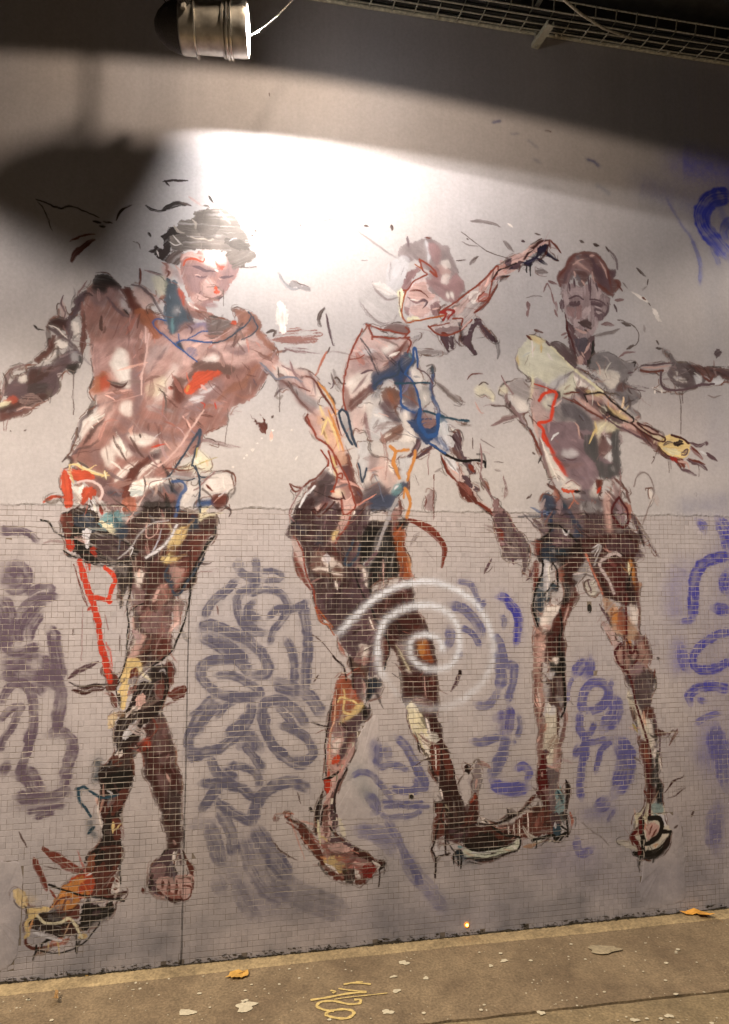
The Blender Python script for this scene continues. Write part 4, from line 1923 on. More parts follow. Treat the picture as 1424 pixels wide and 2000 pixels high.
S V 6:560,120 620,150 660,240
S V 5:400,340 420,270 460,220
S P 3:680,160 720,230 740,300
S v 5:650,120 700,200
S V 5:700,300 760,380
S g4 5:500,110 540,180
S V 4:440,330 450,400
S V 4:480,300 490,370
S V 4:590,280 600,400
S V 4:650,330 670,400
S M 5:650,112 712,172 752,282 782,432
S M 7:640,320 700,372 782,432
D V 6:730,62 802,142 822,232
F V:750,240 812,228 795,292
S M 7:790,302 835,342 802,402
S M 4:820,350 860,400
o f3.head
F f4:388,342 460,340 560,362 622,302 702,402 762,452 752,522 712,622 662,642 642,722 560,782 490,742 470,662 430,602 402,522 380,432
F f5:400,382 440,422 440,482 420,522 462,602 430,592 402,502
F f5 .9:555,542 612,518 602,582 560,612 540,582
F f5 .8:620,352 692,382 682,452 622,452
F f5 .7:440,382 540,372 542,442 460,432
F f5 .8:480,620 530,580 520,660 480,680
S f5 4:560,360 570,430
S V 3:610,290 610,460
F V:442,482 522,478 522,512 460,512
F V:608,482 702,490 682,532 620,522
L V 3.5:443,455 500,435 552,462
L V 3.5:608,462 682,470 722,502
F v:500,522 540,512 542,602 500,622
F v .9:430,520 490,540 480,600 440,580
F dm:508,642 560,618 612,642 617,702 580,692 530,662
S P 4:488,690 560,722 602,702
S dm 3:560,700 590,720
F V .9:640,532 722,562 702,622 650,622
S f5 5:650,560 700,570
F V:378,462 402,482 397,552 373,532
S f5 3:640,520 690,530
S V 5:740,480 740,560 700,620
F bh2:420,622 480,682 490,742 560,782 642,742 632,952 602,982 520,962 480,932 430,782 440,702
F dn .9:490,772 582,770 562,862 510,862
F P .7:488,922 540,900 552,952 510,972
S dr 5:410,562 430,702 470,822 502,952
S k 6:632,782 622,882 602,975
F k:580,940 625,930 620,980 590,985
S P 4:605,800 560,882
S P 3:540,870 560,910
F f5 .7:640,602 672,622 660,702 620,742 602,722 642,662
S v 4:328,540 352,602
S v 5:340,480 350,560
S v 4:380,740 430,720
S v 3:400,770 430,745
o f3.mark
S v 6:278,320 352,347
S v 3:238,405 270,340 302,402
S v 3:300,400 330,500
S v 9:118,482 128,540
S v 4:120,540 110,590
L gd 1.5:110,450 180,430 230,440
S v 7:690,650 800,662
S gd 7:650,752 760,722 832,690
L b 2:820,622 920,652 982,722 972,802 905,850
S b 6:845,645 925,668
S b 6:890,855 945,815
S v 4:828,915 882,882 962,870
S v 6:800,470 870,462
D V 5:790,500 815,560
S gd 3:860,330 900,380
S w 5:938,402 1002,452 1062,492
S w 6:1000,440 1060,480
S M 4:1008,445 1045,467
S b 2:1060,490 1080,515
F w:1093,542 1122,540 1157,632 1130,632
S b 5:968,215 1042,287
S b 2.5:1060,302 1052,352
S b 4:1123,780 1147,812
S b 5:1123,840 1170,845
S b 5:528,5 557,18
S b 6:630,30 680,42
S gd 3 .6:1005,385 1050,360
S b 3:730,50 750,92
S gd 4 .5:1030,660 1035,720
o f3.torso
S M 4:108,740 158,782
S M 5:170,700 240,722
F ck:300,802 340,790 420,832 470,882 502,962 480,992 420,932 340,852
L V 4:260,795 340,860 430,940 485,1005
L Y 3:300,830 400,920
o f3.shoulder
F g3:630,892 702,870 782,892 862,952 942,962 962,1010 602,1010 612,952
D g4 8:660,920 800,960
S V 4:1040,972 1120,970 1220,960
A g 8 .6:1180,850 1220,900 1250,960
# ---- white spiral
o spiral
@600,1120
A w3 15 .95:250,470 330,375 410,300 490,225 590,155 700,105 800,78 900,65 1000,70 1100,100 1200,145 1290,210
A w3 14 .8:1290,210 1360,290 1410,390 1440,500
A w3 15 .5:1440,500 1450,620 1420,760 1340,880 1220,980
A w3 18 .35:1220,980 1080,1040 900,1050 760,1010
A w3 14 .95:1060,600 1030,520 950,485 860,490 805,540 810,640 850,700 930,745 1000,750
A w3 14 .8:1000,750 1100,730 1160,660 1190,560 1180,430 1140,350
A w3 16 .8:1140,350 1060,280 960,250
A w3 16 .95:960,250 860,250 750,275 660,325 600,385 565,460 548,560 550,660
A w3 18 .6:550,660 560,740 600,800
A w3 16 .25:600,800 720,960
A G 26 .5:790,640 760,560
# pool of black in the mosaic
o wall
"""
# ---------------------------------------------------------------- the mural: strokes -> pigment image in wall coordinates
TX0,TX1,TZ1,RES=-0.30,3.96,4.20,0.002
TW,TH=int(round((TX1-TX0)/RES)),int(round(TZ1/RES))
PAL=dict(k='16110f',K='2c1c1a',m='4a221d',M='6b3429',M2='7c3526',Mo='944a26',Mo2='9c5238',r='a8301c',r2='b23420',r3='8c2620',R='c4482a',R2='bf3a24',R3='b4482a',
 o='cf8236',po='d8a07c',y='dcb873',yd='9a8450',Y='e2cda0',Yc='cdbfa6',Yb='bfae98',Yd='c0ae9e',w='ddc8b8',w3='d6cfcc',W='c4b8b2',dd='c9a79b',dc='cdb9ab',
 p='a9776c',p2='b58a80',P='c99a8b',pp='a87c70',pr='a8624c',pr2='b08a70',pg='b09a92',v='86645f',vp='946c64',v3='84696a',v4='74544f',V='64484a',V2='54403f',
 b='5a463f',ba='6e5850',bb='6c4a40',bb2='5a4238',bh='74493f',bh2='6a4644',bk='4a3830',bo='96553a',bo2='7c5648',bp='955f4c',bm='744c44',br='a0786a',bg='70686c',
 g='6f625f',g3='837571',g4='665a5a',g5='6a5452',g6='564f4c',gd='86746d',gw='b0a096',G='948883',G2='a6988e',n='262d38',nb='3a4560',ns='454653',nt='36464e',B='2b456c',
 t='6a8684',T='243a44',u='64607a',U='463f92',a='5d4a4f',q='5b5358',z='58547a',z2='4f4982',c='564840',ck='5c4442',dk='282030',dm='46302e',dn='483c42',dr='4a1c1c',dr2='561616',
 K2='46292a',K3='381e1b',m2='541c1a',bm2='66382e',ap='b29c92',fc='c0a298',f3='a08a84',f4='8c726e',f5='ae938d',hg='84706a',so='c6c0a6')
PAL.update(y='cbaa72',o='b8753c',Y='d3c19c',R='b4442a',po='c49478',K2='402625',pp='94695e',bh='684843',bh2='5c4040',a='5c4a52',q='5a535e',Ys='cbbda0',m='43201c',K='281917',p='946458',P='bc9284',M='633026',V='5a4042',z2='59527c',z='605a74',U='4a4488',n='2f353f',c='75645a')
LIGHTC=np.array([1.0,.86,.70])
def _lin(h):
    c=np.array([int(h[i:i+2],16) for i in (0,2,4)])/255.
    return np.where(c<=.04045,c/12.92,((c+.055)/1.055)**2.4)
def pig(name):
    if name[0]=='=': return np.array([float(q) for q in name[1:].split('/')])
    return _lin(PAL.get(name,name))/LIGHTC
BG=_lin('b1a198')/LIGHTC
def _noise(shape,cell,rg):
    h,w=shape; gh,gw=int(h/cell[0])+3,int(w/cell[1])+3
    g=rg.random((gh,gw)).astype(np.float32)
    y=np.arange(h)/cell[0]; x=np.arange(w)/cell[1]
    y0=y.astype(int); x0=x.astype(int); fy=(y-y0).astype(np.float32); fx=(x-x0).astype(np.float32)
    fy=fy*fy*(3-2*fy); fx=fx*fx*(3-2*fx); fy=fy[:,None]; fx=fx[None]
    a=g[y0][:,x0]; b=g[y0][:,x0+1]; c=g[y0+1][:,x0]; d=g[y0+1][:,x0+1]
    return (a*(1-fx)+b*fx)*(1-fy)+(c*(1-fx)+d*fx)*fy
def _crom(P,closed,n=6):
    P=np.asarray(P,float)
    if len(P)<3 and not closed:
        t=np.linspace(0,1,max(2,int(np.hypot(*(P[1]-P[0]))/3)+2))[:,None]; return P[0]*(1-t)+P[-1]*t
    Q=np.vstack([P[-1],P,P[0],P[1]]) if closed else np.vstack([2*P[0]-P[1],P,2*P[-1]-P[-2]])
    out=[]
    for i in range(1,len(Q)-2):
        a,b,c,d=Q[i-1],Q[i],Q[i+1],Q[i+2]
        t=(np.arange(n)/n)[:,None]
        k=.42 if closed else .5
        m1=k*(c-a); m2=k*(d-b)
        out.append((2*t**3-3*t**2+1)*b+(t**3-2*t**2+t)*m1+(-2*t**3+3*t**2)*c+(t**3-t**2)*m2)
    if not closed: out.append(Q[-2][None])
    return np.vstack(out)
SOFTP={'f1.torso','f1.hip','f2.torso','f3.torso','f1.arm2','f3.pelvis','f1.head'}
SOFTC={'w','W','P','Y','Yc','v','p2','G','vp','V'}
def paint_mural(text,seed=5):
    st={}
    _paint(text,seed,st)
    return st['img'],st['cover'],st['ids'],st['names']

ENRICH=1.0
def _box(a,k):
    q=np.cumsum(np.pad(a,((k+1,k),(0,0),(0,0)),mode='edge'),0); a=(q[2*k+1:]-q[:-2*k-1])/(2*k+1)
    q=np.cumsum(np.pad(a,((0,0),(k+1,k),(0,0)),mode='edge'),1); return (q[:,2*k+1:]-q[:,:-2*k-1])/(2*k+1)
def _thin(lines):
    out=[]
    for l in lines:
        if not l or l[0]=='#': continue
        if l[0]=='@' or l[:2]=='o ': out.append(l); continue
        h=l.split(':')[0].split()
        if h[0]=='L' or (h[0]=='S' and float(h[2])<=4.5) or (h[0]=='F' and h[1] in('R','r') and len(h)<3): out.append(l)
    return out
def _soften(img,ids,names):
    soft=np.isin(ids,[i for i,n in enumerate(names) if n.split('.')[-1] in ('torso','hip','pelvis','arm2','shoulder','arm','thigh','leg','leg2','shin','backleg','leftshin','hair')])
    m=_box(_box(soft[...,None].astype(np.float32),3),3)
    B=_box(_box(img,3),4)
    w=m*.62
    out=img*(1-w)+B*w
    lum=out.mean(-1,keepdims=True); t=np.clip((lum-.10)/.34,0,1); t=t*t*(3-2*t)
    fig=_box(np.isin(ids,[i for i,n in enumerate(names) if '.' in n and n.split('.')[1] not in ('head','hand','hair')])[...,None].astype(np.float32),1)
    f=.74+.26*t
    return out*(1-fig+fig*f)
def _enrich(img,cover,ids,names,rg):
    """many small loaded-brush marks over the figures, taking their colour from what lies beneath"""
    out=['@t']
    fig=np.isin(ids,[i for i,n in enumerate(names) if n[0] in 'fa' and '.' in n and n.split('.')[1] not in ('head','hair','cap','hand','mark','line','sprayline','strap','smear')])
    ys,xs=np.nonzero(fig); 
    gx=_noise((TH//4+1,TW//4+1),(45,45),rg); 
    n=int(2700*ENRICH)
    C=cover.copy()
    def blur(a,k):
        q=np.cumsum(np.pad(a,((k+1,k),(0,0)),mode='edge'),0); a=(q[2*k+1:]-q[:-2*k-1])/(2*k+1)
        q=np.cumsum(np.pad(a,((0,0),(k+1,k)),mode='edge'),1); return (q[:,2*k+1:]-q[:,:-2*k-1])/(2*k+1)
    F=blur(fig.astype(np.float32),9); dyy,dxx=np.gradient(F)
    cur=None
    sel=rg.integers(0,len(ys),n); sel=sel[np.argsort(ids[ys[sel],xs[sel]])]
    for k in sel:
        y,x=ys[k],xs[k]; i=ids[y,x]
        if i!=cur: out.append('o '+names[i]); cur=i
        g=np.array([dxx[y,x],dyy[y,x]]); m=np.hypot(*g)
        a=(gx[y//4,x//4]-.5)*3.4+np.pi/2
        if m>.004: a=np.arctan2(g[1],g[0])+np.pi/2+rg.normal(0,.25)
        a+=rg.normal(0,.35); L=rg.gamma(2.2,12)+8; bend=rg.normal(0,.35)
        col=img[y,x]; r=rg.random()
        if r<.46: f=np.array([.40,.31,.29])*rg.uniform(.7,1.4)
        elif r<.72: f=np.array([1.5,1.42,1.38])*rg.uniform(.85,1.2)
        elif r<.86: f=np.array([1.15,.72,.62])
        else: f=np.array([.9,.95,1.08])
        c=np.clip(col*f+ (.02 if r>.4 else 0),.008,.72)
        if r>=.46 and r<.72 and col.mean()<.08: c=col*2.2+.03
        P=[]
        px,py=float(x),float(y); aa=a
        for _ in range(4):
            P.append(f'{px:.1f},{py:.1f}'); px+=np.cos(aa)*L/3; py+=np.sin(aa)*L/3; aa+=bend*.4
        if not (0<=px<TW and 0<=py<TH): continue
        if names[i] in ('f1.torso','f2.torso','f3.torso') and rg.random()<.6: continue
        # stay on the figure
        if not fig[int(min(py,TH-1)),int(min(px,TW-1))] and rg.random()<.75: continue
        cs='='+'/'.join(f'{v:.3f}' for v in c)
        w=rg.gamma(2.,1.5)+1.3
        cmd='SDL'[int(rg.choice(3,p=[.45,.2,.35]))]
        if cmd=='L': w=rg.uniform(.9,2.0)
        if cmd=='D': w*=1.8
        out.append(f"{cmd} {cs} {w:.1f} {rg.uniform(.45,.95):.2f}:"+' '.join(P))
    # broken dark contours along the edges
    E=(F>.30)&(F<.55); ys,xs=np.nonzero(E); sel=rg.integers(0,len(ys),int(1700*ENRICH))
    for k in sel:
        y,x=ys[k],xs[k]; g=np.array([dxx[y,x],dyy[y,x]]); 
        if np.hypot(*g)<1e-4: continue
        P=[]; px,py=float(x),float(y); s=1 if rg.random()<.5 else -1; ok=True
        for _ in range(5):
            P.append(f'{px:.1f},{py:.1f}')
            iy,ix=int(py),int(px)
            if not(0<=iy<TH and 0<=ix<TW): ok=False;break
            g=np.array([dxx[iy,ix],dyy[iy,ix]]); m=np.hypot(*g)
            if m<1e-4: break
            t=np.array([-g[1],g[0]])/m*s; st_=rg.uniform(5,10); px+=t[0]*st_; py+=t[1]*st_
        if not ok or len(P)<3: continue
        win=ids[max(0,y-12):y+13,max(0,x-12):x+13]; win=win[win>0]
        if not len(win): continue
        nm=names[int(np.bincount(win).argmax())]
        if '.' not in nm: continue
        out.append('o '+nm)
        c=[(.055,.028,.024),(.10,.035,.022),(.03,.02,.02),(.16,.05,.03),(.14,.11,.10)][int(rg.integers(0,5))]
        cs='='+'/'.join(f'{v:.3f}' for v in c)
        out.append(f"{'L' if rg.random()<.55 else 'S'} {cs} {rg.gamma(2.,.55)+.8:.1f} {rg.uniform(.45,.9):.2f}:"+' '.join(P))
    return out
def _paint(text,seed,st):
    rg=np.random.default_rng(seed)
    img=np.empty((TH,TW,3),np.float32); img[:]=BG
    N=[_noise((1024,1024),(c,c),rg) for c in (2.2,5,13,40)]
    ST=_noise((1024,1024),(1.6,34),rg)      # bristle streaks: rows = across, columns = along
    ST2=_noise((1024,1024),(3.2,70),rg)
    # roller texture and old overpainting of the ground coat
    low=_noise((TH,TW),(170,110),rg); mid=_noise((TH,TW),(34,26),rg); vert=_noise((TH,TW),(260,5),rg)
    img*=(1+.10*(low-.5)+.05*(mid-.5)+.035*(vert-.5))[...,None]
    tint=_noise((TH,TW),(260,200),rg)[...,None]
    img*=1+np.array([.02,0,-.03])*(tint-.5)*2
    cover=np.zeros((TH,TW),np.float32); ids=np.zeros((TH,TW),np.int16); names=['none']; cur=0
    def toT(xs,ys):
        w,t=wall(xs,ys); return np.stack([(w[...,0]-TX0)/RES,(w[...,1])/RES],-1),t/RES
    org=(0,0,1.); rich=False; SP=[0]
    def comp(x0,y0,a,col,idk=True,thr=.42):
        h,w=a.shape; S=(slice(y0,y0+h),slice(x0,x0+w))
        A=a[...,None]; img[S]=img[S]*(1-A)+col*A
        cover[S]=np.maximum(cover[S]*(1-a*.0),a) if idk else cover[S]
        if idk and cur: ids[S][a>thr]=cur
    lines=text.split('\n'); li=-1
    while True:
        li+=1
        if li==len(lines):
            if rich: break
            rich=True; img[:]=_soften(img,ids,names); full=lines; lines=_enrich(img,cover,ids,names,rg)+_thin(full[:SP[0]])+full[SP[0]:]; li=0
        if not rich and lines[li].startswith('o spiral'): SP[0]=li; li=len(lines)-1; continue
        ln=lines[li]
        ln=ln.strip()
        if not ln or ln[0]=='#': continue
        if ln=='@t': org=('t',); continue
        if ln[0]=='@':
            v=[float(q) for q in ln[1:].split(',')]; org=(v[0],v[1],v[2] if len(v)>2 else 4.); continue
        if ln[:2]=='o ':
            nm=ln[2:].strip()
            if nm=='wall': cur=0
            else:
                if nm not in names: names.append(nm)
                cur=names.index(nm)
            continue
        head,pts=ln.split(':'); hd=head.split(); cmd=hd[0]; col=pig(hd[1]).astype(np.float32); nums=[float(q) for q in hd[2:]]
        P=np.array([[float(q) for q in s.split(',')] for s in pts.split()])
        if org[0]!='t': P=P/org[2]+np.array(org[:2])
        if len(P)==1: P=np.vstack([P,P+[1.5,0.]])
        if org[0]=='t': Q,sc=P,1.2
        else:
            Q,sc=toT(P[:,0],P[:,1]); sc=float(np.mean(sc))
        if cmd in 'FP':
            al=nums[0] if nums else 1.
            C=_crom(Q,True,5) if cmd=='F' else Q
            mn=np.floor(C.min(0)).astype(int)-5; mx=np.ceil(C.max(0)).astype(int)+6
            mn=np.maximum(mn,0); mx=np.minimum(mx,[TW,TH])
            if (mx<=mn).any(): continue
            X,Y=np.meshgrid(np.arange(mn[0],mx[0])+.5,np.arange(mn[1],mx[1])+.5)
            ox,oy=rg.integers(0,900,2)
            sx=(X.astype(int)+ox)%1024; sy=(Y.astype(int)+oy)%1024
            wx=(N[1][sy,sx]-.5)*5.2+(N[0][sy,sx]-.5)*2.4; wy=(N[1][sx,sy]-.5)*5.2+(N[0][sx,sy]-.5)*2.4
            ang=0.
            d=C-C.mean(0); ev,evec=np.linalg.eigh(d.T@d); ax=evec[:,1]; ang=np.arctan2(ax[1],ax[0])
            px,py=X+wx,Y+wy
            acc=np.zeros(X.shape,np.float32)
            for (jx,jy) in ((-.25,-.25),(.25,.25)):
                ins=np.zeros(X.shape,bool)
                for i in range(len(C)):
                    (x1,y1),(x2,y2)=C[i],C[(i+1)%len(C)]
                    if y1==y2: continue
                    lo,hi=min(y1,y2),max(y1,y2)
                    r0=max(0,int(lo-mn[1]-5)); r1=min(X.shape[0],int(hi-mn[1]+7))
                    if r1<=r0: continue
                    yy=py[r0:r1]+jy; cx=(x2-x1)*(yy-y1)/(y2-y1)+x1
                    ins[r0:r1]^=(yy>=lo)&(yy<hi)&((px[r0:r1]+jx)<cx)
                acc+=ins*.5
            ca,sa=np.cos(ang),np.sin(ang)
            al_=(X*ca+Y*sa); ac_=(-X*sa+Y*ca)
            s1=ST[(ac_.astype(int)+ox)%1024,((al_*1.0).astype(int)+oy)%1024]; s2=ST2[(ac_.astype(int)+oy)%1024,((al_).astype(int)+ox)%1024]
            big=N[3][sy,sx]; med=N[2][sy,sx]
            a=acc*al*np.clip(1.06-.55*np.clip(s1*s2*2.6-.85,0,1),0,1)
            fac=(1+.34*(s1-.5)+.30*(med-.5)+.30*(big-.5))[...,None]
            if cur and names[cur] in SOFTP and hd[1] in SOFTC:
                col=col*(.86 if hd[1] in('w','W') else 1.); a=a*.82; k=3 if sc*0+len(pts.split())<9 else 4
                for _ in range(2):
                    for ax_ in (0,1):
                        q_=np.cumsum(np.pad(a,[(k+1,k) if i_==ax_ else (0,0) for i_ in (0,1)],mode='edge'),axis=ax_)
                        a=(np.take(q_,range(2*k+1,q_.shape[ax_]),ax_)-np.take(q_,range(0,q_.shape[ax_]-2*k-1),ax_))/(2*k+1)
                a=a*(.78+.5*s1)
            comp(mn[0],mn[1],np.clip(a,0,1),col*fac)
            continue
        w=nums[0]; al=nums[1] if len(nums)>1 else 1.
        R=w*sc/2*(1.38 if cmd=='T' else 1.)
        C=_crom(Q,False,6)
        seg=np.hypot(*(C[1:]-C[:-1]).T); L=np.concatenate([[0],np.cumsum(seg)]); tot=max(L[-1],1e-3)
        pad=int(R*(2.4 if cmd in 'AT' else 1.3))+4
        mn=np.maximum(np.floor(C.min(0)).astype(int)-pad,0); mx=np.minimum(np.ceil(C.max(0)).astype(int)+pad,[TW,TH])
        if (mx<=mn).any(): continue
        H,Wd=mx[1]-mn[1],mx[0]-mn[0]
        D=np.full((H,Wd),1e6,np.float32); Tt=np.zeros((H,Wd),np.float32); Sg=np.zeros((H,Wd),np.float32)
        for i in range(len(C)-1):
            a,b=C[i],C[i+1]
            b0=np.maximum(np.floor(np.minimum(a,b)).astype(int)-pad-mn,0); b1=np.minimum(np.ceil(np.maximum(a,b)).astype(int)+pad-mn,[Wd,H])
            if (b1<=b0).any(): continue
            X,Y=np.meshgrid(np.arange(b0[0],b1[0])+mn[0]+.5,np.arange(b0[1],b1[1])+mn[1]+.5)
            dv=b-a; l2=max(dv@dv,1e-6)
            t=np.clip(((X-a[0])*dv[0]+(Y-a[1])*dv[1])/l2,0,1)
            dx=X-a[0]-t*dv[0]; dy=Y-a[1]-t*dv[1]; dd=np.hypot(dx,dy)
            S=(slice(b0[1],b1[1]),slice(b0[0],b1[0])); m=dd<D[S]
            D[S]=np.where(m,dd,D[S]); Tt[S]=np.where(m,L[i]+t*np.sqrt(l2),Tt[S]); Sg[S]=np.where(m,np.sign(dx*dv[1]-dy*dv[0])*dd,Sg[S])
        tn=Tt/tot
        X,Y=np.meshgrid(np.arange(mn[0],mx[0]),np.arange(mn[1],mx[1])); ox,oy=rg.integers(0,900,2)
        n1=N[1][(Y+oy)%1024,(X+ox)%1024]; n0=N[0][(Y+oy)%1024,(X+ox)%1024]; n2=N[2][(Y+oy)%1024,(X+ox)%1024]
        off=int(rg.integers(0,900))
        sc_=1.0
        s1=ST[((Sg+200)*sc_+off).astype(int)%1024,(Tt+off).astype(int)%1024]
        s2=ST2[((Sg+200)*sc_+off*2).astype(int)%1024,(Tt+off).astype(int)%1024]
        if cmd=='A':
            q=D/max(R,.6); a=np.exp(-(q**2)*1.15)*np.clip(1.0+1.3*(n0-.5)*np.clip(q,.25,1.4)+.35*(n2-.5),0,1.25)
            a*=np.clip(np.minimum(tn,1-tn)*14+.55,0,1) if tot>3*R else 1
            fac=1+.1*(n2-.5)
            comp(mn[0],mn[1],np.clip(a*al,0,1).astype(np.float32),col*fac[...,None],thr=.45)
        elif cmd=='L':
            r=R*(.86+.5*(n2-.5)+.2*(n1-.5)); r=np.maximum(r,.42)
            a=np.clip(r-D+.5,0,1); 
            fac=1+.25*(n2-.5)
            comp(mn[0],mn[1],(a*al).astype(np.float32),col*fac[...,None],thr=.4)
        elif cmd=='T':
            r=R*(1+.22*(n2-.5))*np.clip(np.minimum(tn,1-tn)*tot/(R*2.2)+.55,0,1); a=np.clip((r-D)/max(R*.24,1)+.42,0,1)**.8*(.84+.55*(n2-.5)+.45*(s2-.5)+.25*(s1-.5))
            a=np.maximum(a,.20*np.exp(-(D/(R*1.5))**2)*(n0+.4))
            a*=np.clip(np.minimum(tn,1-tn)*tot/ (R*1.2)+.3,0,1)
            comp(mn[0],mn[1],np.clip(a*al,0,1).astype(np.float32),col*(1+.22*(n2-.5))[...,None],thr=.4)
        else:
            e=np.clip(np.minimum(tn*3.2,(1-tn)*2.2),0,1)**.6
            r=R*(.25+.85*e)*(1+.3*(n2-.5)); 
            a=np.clip(r-D+.5+(s1-.5)*R*.5,0,1)
            if cmd=='D':
                a*=np.clip((s1+s2+.35*n0)*1.9-1.35-.6*np.clip(tn-.55,0,1),0,1)
            else:
                a*=np.clip(1.25-1.3*np.clip(s1*1.25-.45-.25*(1-tn),0,1),0,1)
            fac=1+.36*(s1-.5)+.2*(s2-.5)
            comp(mn[0],mn[1],np.clip(a*al,0,1).astype(np.float32),col*fac[...,None],thr=.4)
    # loaded-brush break-up: facets pushed about by a few millimetres where there is paint
    gx=_noise((TH,TW),(9,9),rg)-.5; gy=_noise((TH,TW),(9,9),rg)-.5
    gx2=_noise((TH,TW),(26,20),rg)-.5; gy2=_noise((TH,TW),(26,20),rg)-.5
    q=lambda a,k:np.round(a*k)/k
    Yi,Xi=np.mgrid[0:TH,0:TW]
    sx=np.clip(Xi+(q(gx,5)*4.5+q(gx2,6)*6).astype(int),0,TW-1); sy=np.clip(Yi+(q(gy,5)*4.5+q(gy2,6)*6).astype(int),0,TH-1)
    img2=img[sy,sx]; 
    m=(cover>.2)[...,None]
    img=np.where(m|(cover[sy,sx]>.2)[...,None],img*.35+img2*.65,img)
    st.update(img=img,cover=cover,ids=ids,names=names)
# ---------------------------------------------------------------- helpers
def tag(o,label=None,cat=None,group=None,kind=None):
    if label: o['label']=label
    if cat: o['category']=cat
    if group: o['group']=group
    if kind: o['kind']=kind
    return o
def empty(name,loc=(0,0,0),rot=(0,0,0)):
    o=bpy.data.objects.new(name,None); COL.objects.link(o); o.location=loc; o.rotation_euler=rot; o.empty_display_size=.05; return o
def link(name,me,mat,parent=None,loc=None):
    o=bpy.data.objects.new(name,me); COL.objects.link(o)
    if mat is not None and len(me.materials)==0: me.materials.append(mat)
    if parent is not None: o.parent=parent
    if loc is not None: o.location=loc
    return o
def mesh_of(bm,name='m',smooth=False):
    me=bpy.data.meshes.new(name); bm.to_mesh(me); bm.free()
    if smooth:
        for p in me.polygons: p.use_smooth=True
    return me
def quads_mesh(V,Fq,uv=None,name='m'):
    me=bpy.data.meshes.new(name); V=np.asarray(V,np.float32); Fq=np.asarray(Fq,np.int32); k=Fq.shape[1]
    me.vertices.add(len(V)); me.vertices.foreach_set('co',V.ravel())
    me.loops.add(Fq.size); me.loops.foreach_set('vertex_index',Fq.ravel())
    me.polygons.add(len(Fq)); me.polygons.foreach_set('loop_start',np.arange(0,Fq.size,k,dtype=np.int32))
    if uv is not None:
        l=me.uv_layers.new(name='UVMap'); l.data.foreach_set('uv',np.asarray(uv,np.float32)[Fq.ravel()].ravel())
    me.update(calc_edges=True); me.polygons.foreach_set('use_smooth',np.zeros(len(Fq),bool)); return me
def wall_uv(x,z): return np.stack([(np.asarray(x)-TX0)/(TX1-TX0),np.asarray(z)/TZ1],-1)
def box(bm,a,b,bev=0):
    r=bmesh.ops.create_cube(bm,size=1); vs=r['verts']
    a=Vector(a); b=Vector(b); c=(a+b)/2; s=b-a
    for v in vs: v.co=Vector((v.co.x*s.x,v.co.y*s.y,v.co.z*s.z))+c
    if bev: bmesh.ops.bevel(bm,geom=list({e for v in vs for e in v.link_edges}),offset=bev,segments=1,affect='EDGES')
def tube(bm,pts,r,n=8,cap=True):
    pts=[Vector(p) for p in pts]; rings=[]; rr=r if hasattr(r,'__len__') else [r]*len(pts)
    up=None
    for i,p in enumerate(pts):
        d=(pts[min(i+1,len(pts)-1)]-pts[max(i-1,0)]).normalized()
        if up is None: up=Vector((0,0,1)) if abs(d.z)<.9 else Vector((0,1,0))
        x=up.cross(d).normalized(); y=d.cross(x)
        rings.append([bm.verts.new(p+(x*math.cos(2*math.pi*k/n)+y*math.sin(2*math.pi*k/n))*rr[i]) for k in range(n)])
    for a,b in zip(rings,rings[1:]):
        for k in range(n): bm.faces.new((a[k],a[(k+1)%n],b[(k+1)%n],b[k]))
    if cap: bm.faces.new(rings[0][::-1]); bm.faces.new(rings[-1])
def lathe(bm,prof,n=40):   # prof: (s, r) along +X
    rings=[]
    for s,r in prof:
        if r<1e-6: rings.append([bm.verts.new((s,0,0))])
        else: rings.append([bm.verts.new((s,r*math.cos(2*math.pi*k/n),r*math.sin(2*math.pi*k/n))) for k in range(n)])
    for a,b in zip(rings,rings[1:]):
        for k in range(n):
            q=[a[k%len(a)],a[(k+1)%n%len(a)],b[(k+1)%n%len(b)],b[k%len(b)]]
            u=[]
            for v in q:
                if v not in u: u.append(v)
            if len(u)>2: bm.faces.new(u)
def nodes(m):
    m.use_nodes=True; nt=m.node_tree; return nt,nt.nodes['Principled BSDF']
def N(nt,t,**kw):
    n=nt.nodes.new(t)
    for k,v in kw.items():
        if k.startswith('i_'):
            kk=k[2:]; n.inputs[int(kk) if kk.isdigit() else kk].default_value=v
        else: setattr(n,k,v)
    return n
def mat(name,c,rough=.6,metal=0,bump=0,scale=60,var=.15,emit=None,es=0):
    m=bpy.data.materials.new(name); nt,b=nodes(m); L=nt.links.new
    tc=N(nt,'ShaderNodeTexCoord'); nz=N(nt,'ShaderNodeTexNoise',i_Scale=scale,i_Detail=5.); L(tc.outputs['Object'],nz.inputs['Vector'])
    mx=N(nt,'ShaderNodeMixRGB',blend_type='MULTIPLY'); mx.inputs[0].default_value=1; mx.inputs[1].default_value=(*c,1)
    cr=N(nt,'ShaderNodeMapRange'); cr.inputs[1].default_value=.3; cr.inputs[2].default_value=.7; cr.inputs[3].default_value=1-var; cr.inputs[4].default_value=1+var
    L(nz.outputs[0],cr.inputs[0]); L(cr.outputs[0],mx.inputs[2]); L(mx.outputs[0],b.inputs['Base Color'])
    b.inputs['Roughness'].default_value=rough; b.inputs['Metallic'].default_value=metal
    if bump:
        bp=N(nt,'ShaderNodeBump'); bp.inputs['Strength'].default_value=bump; bp.inputs['Distance'].default_value=.004; L(nz.outputs[0],bp.inputs['Height']); L(bp.outputs[0],b.inputs['Normal'])
    if emit: b.inputs['Emission Color'].default_value=(*emit,1); b.inputs['Emission Strength'].default_value=es
    return m
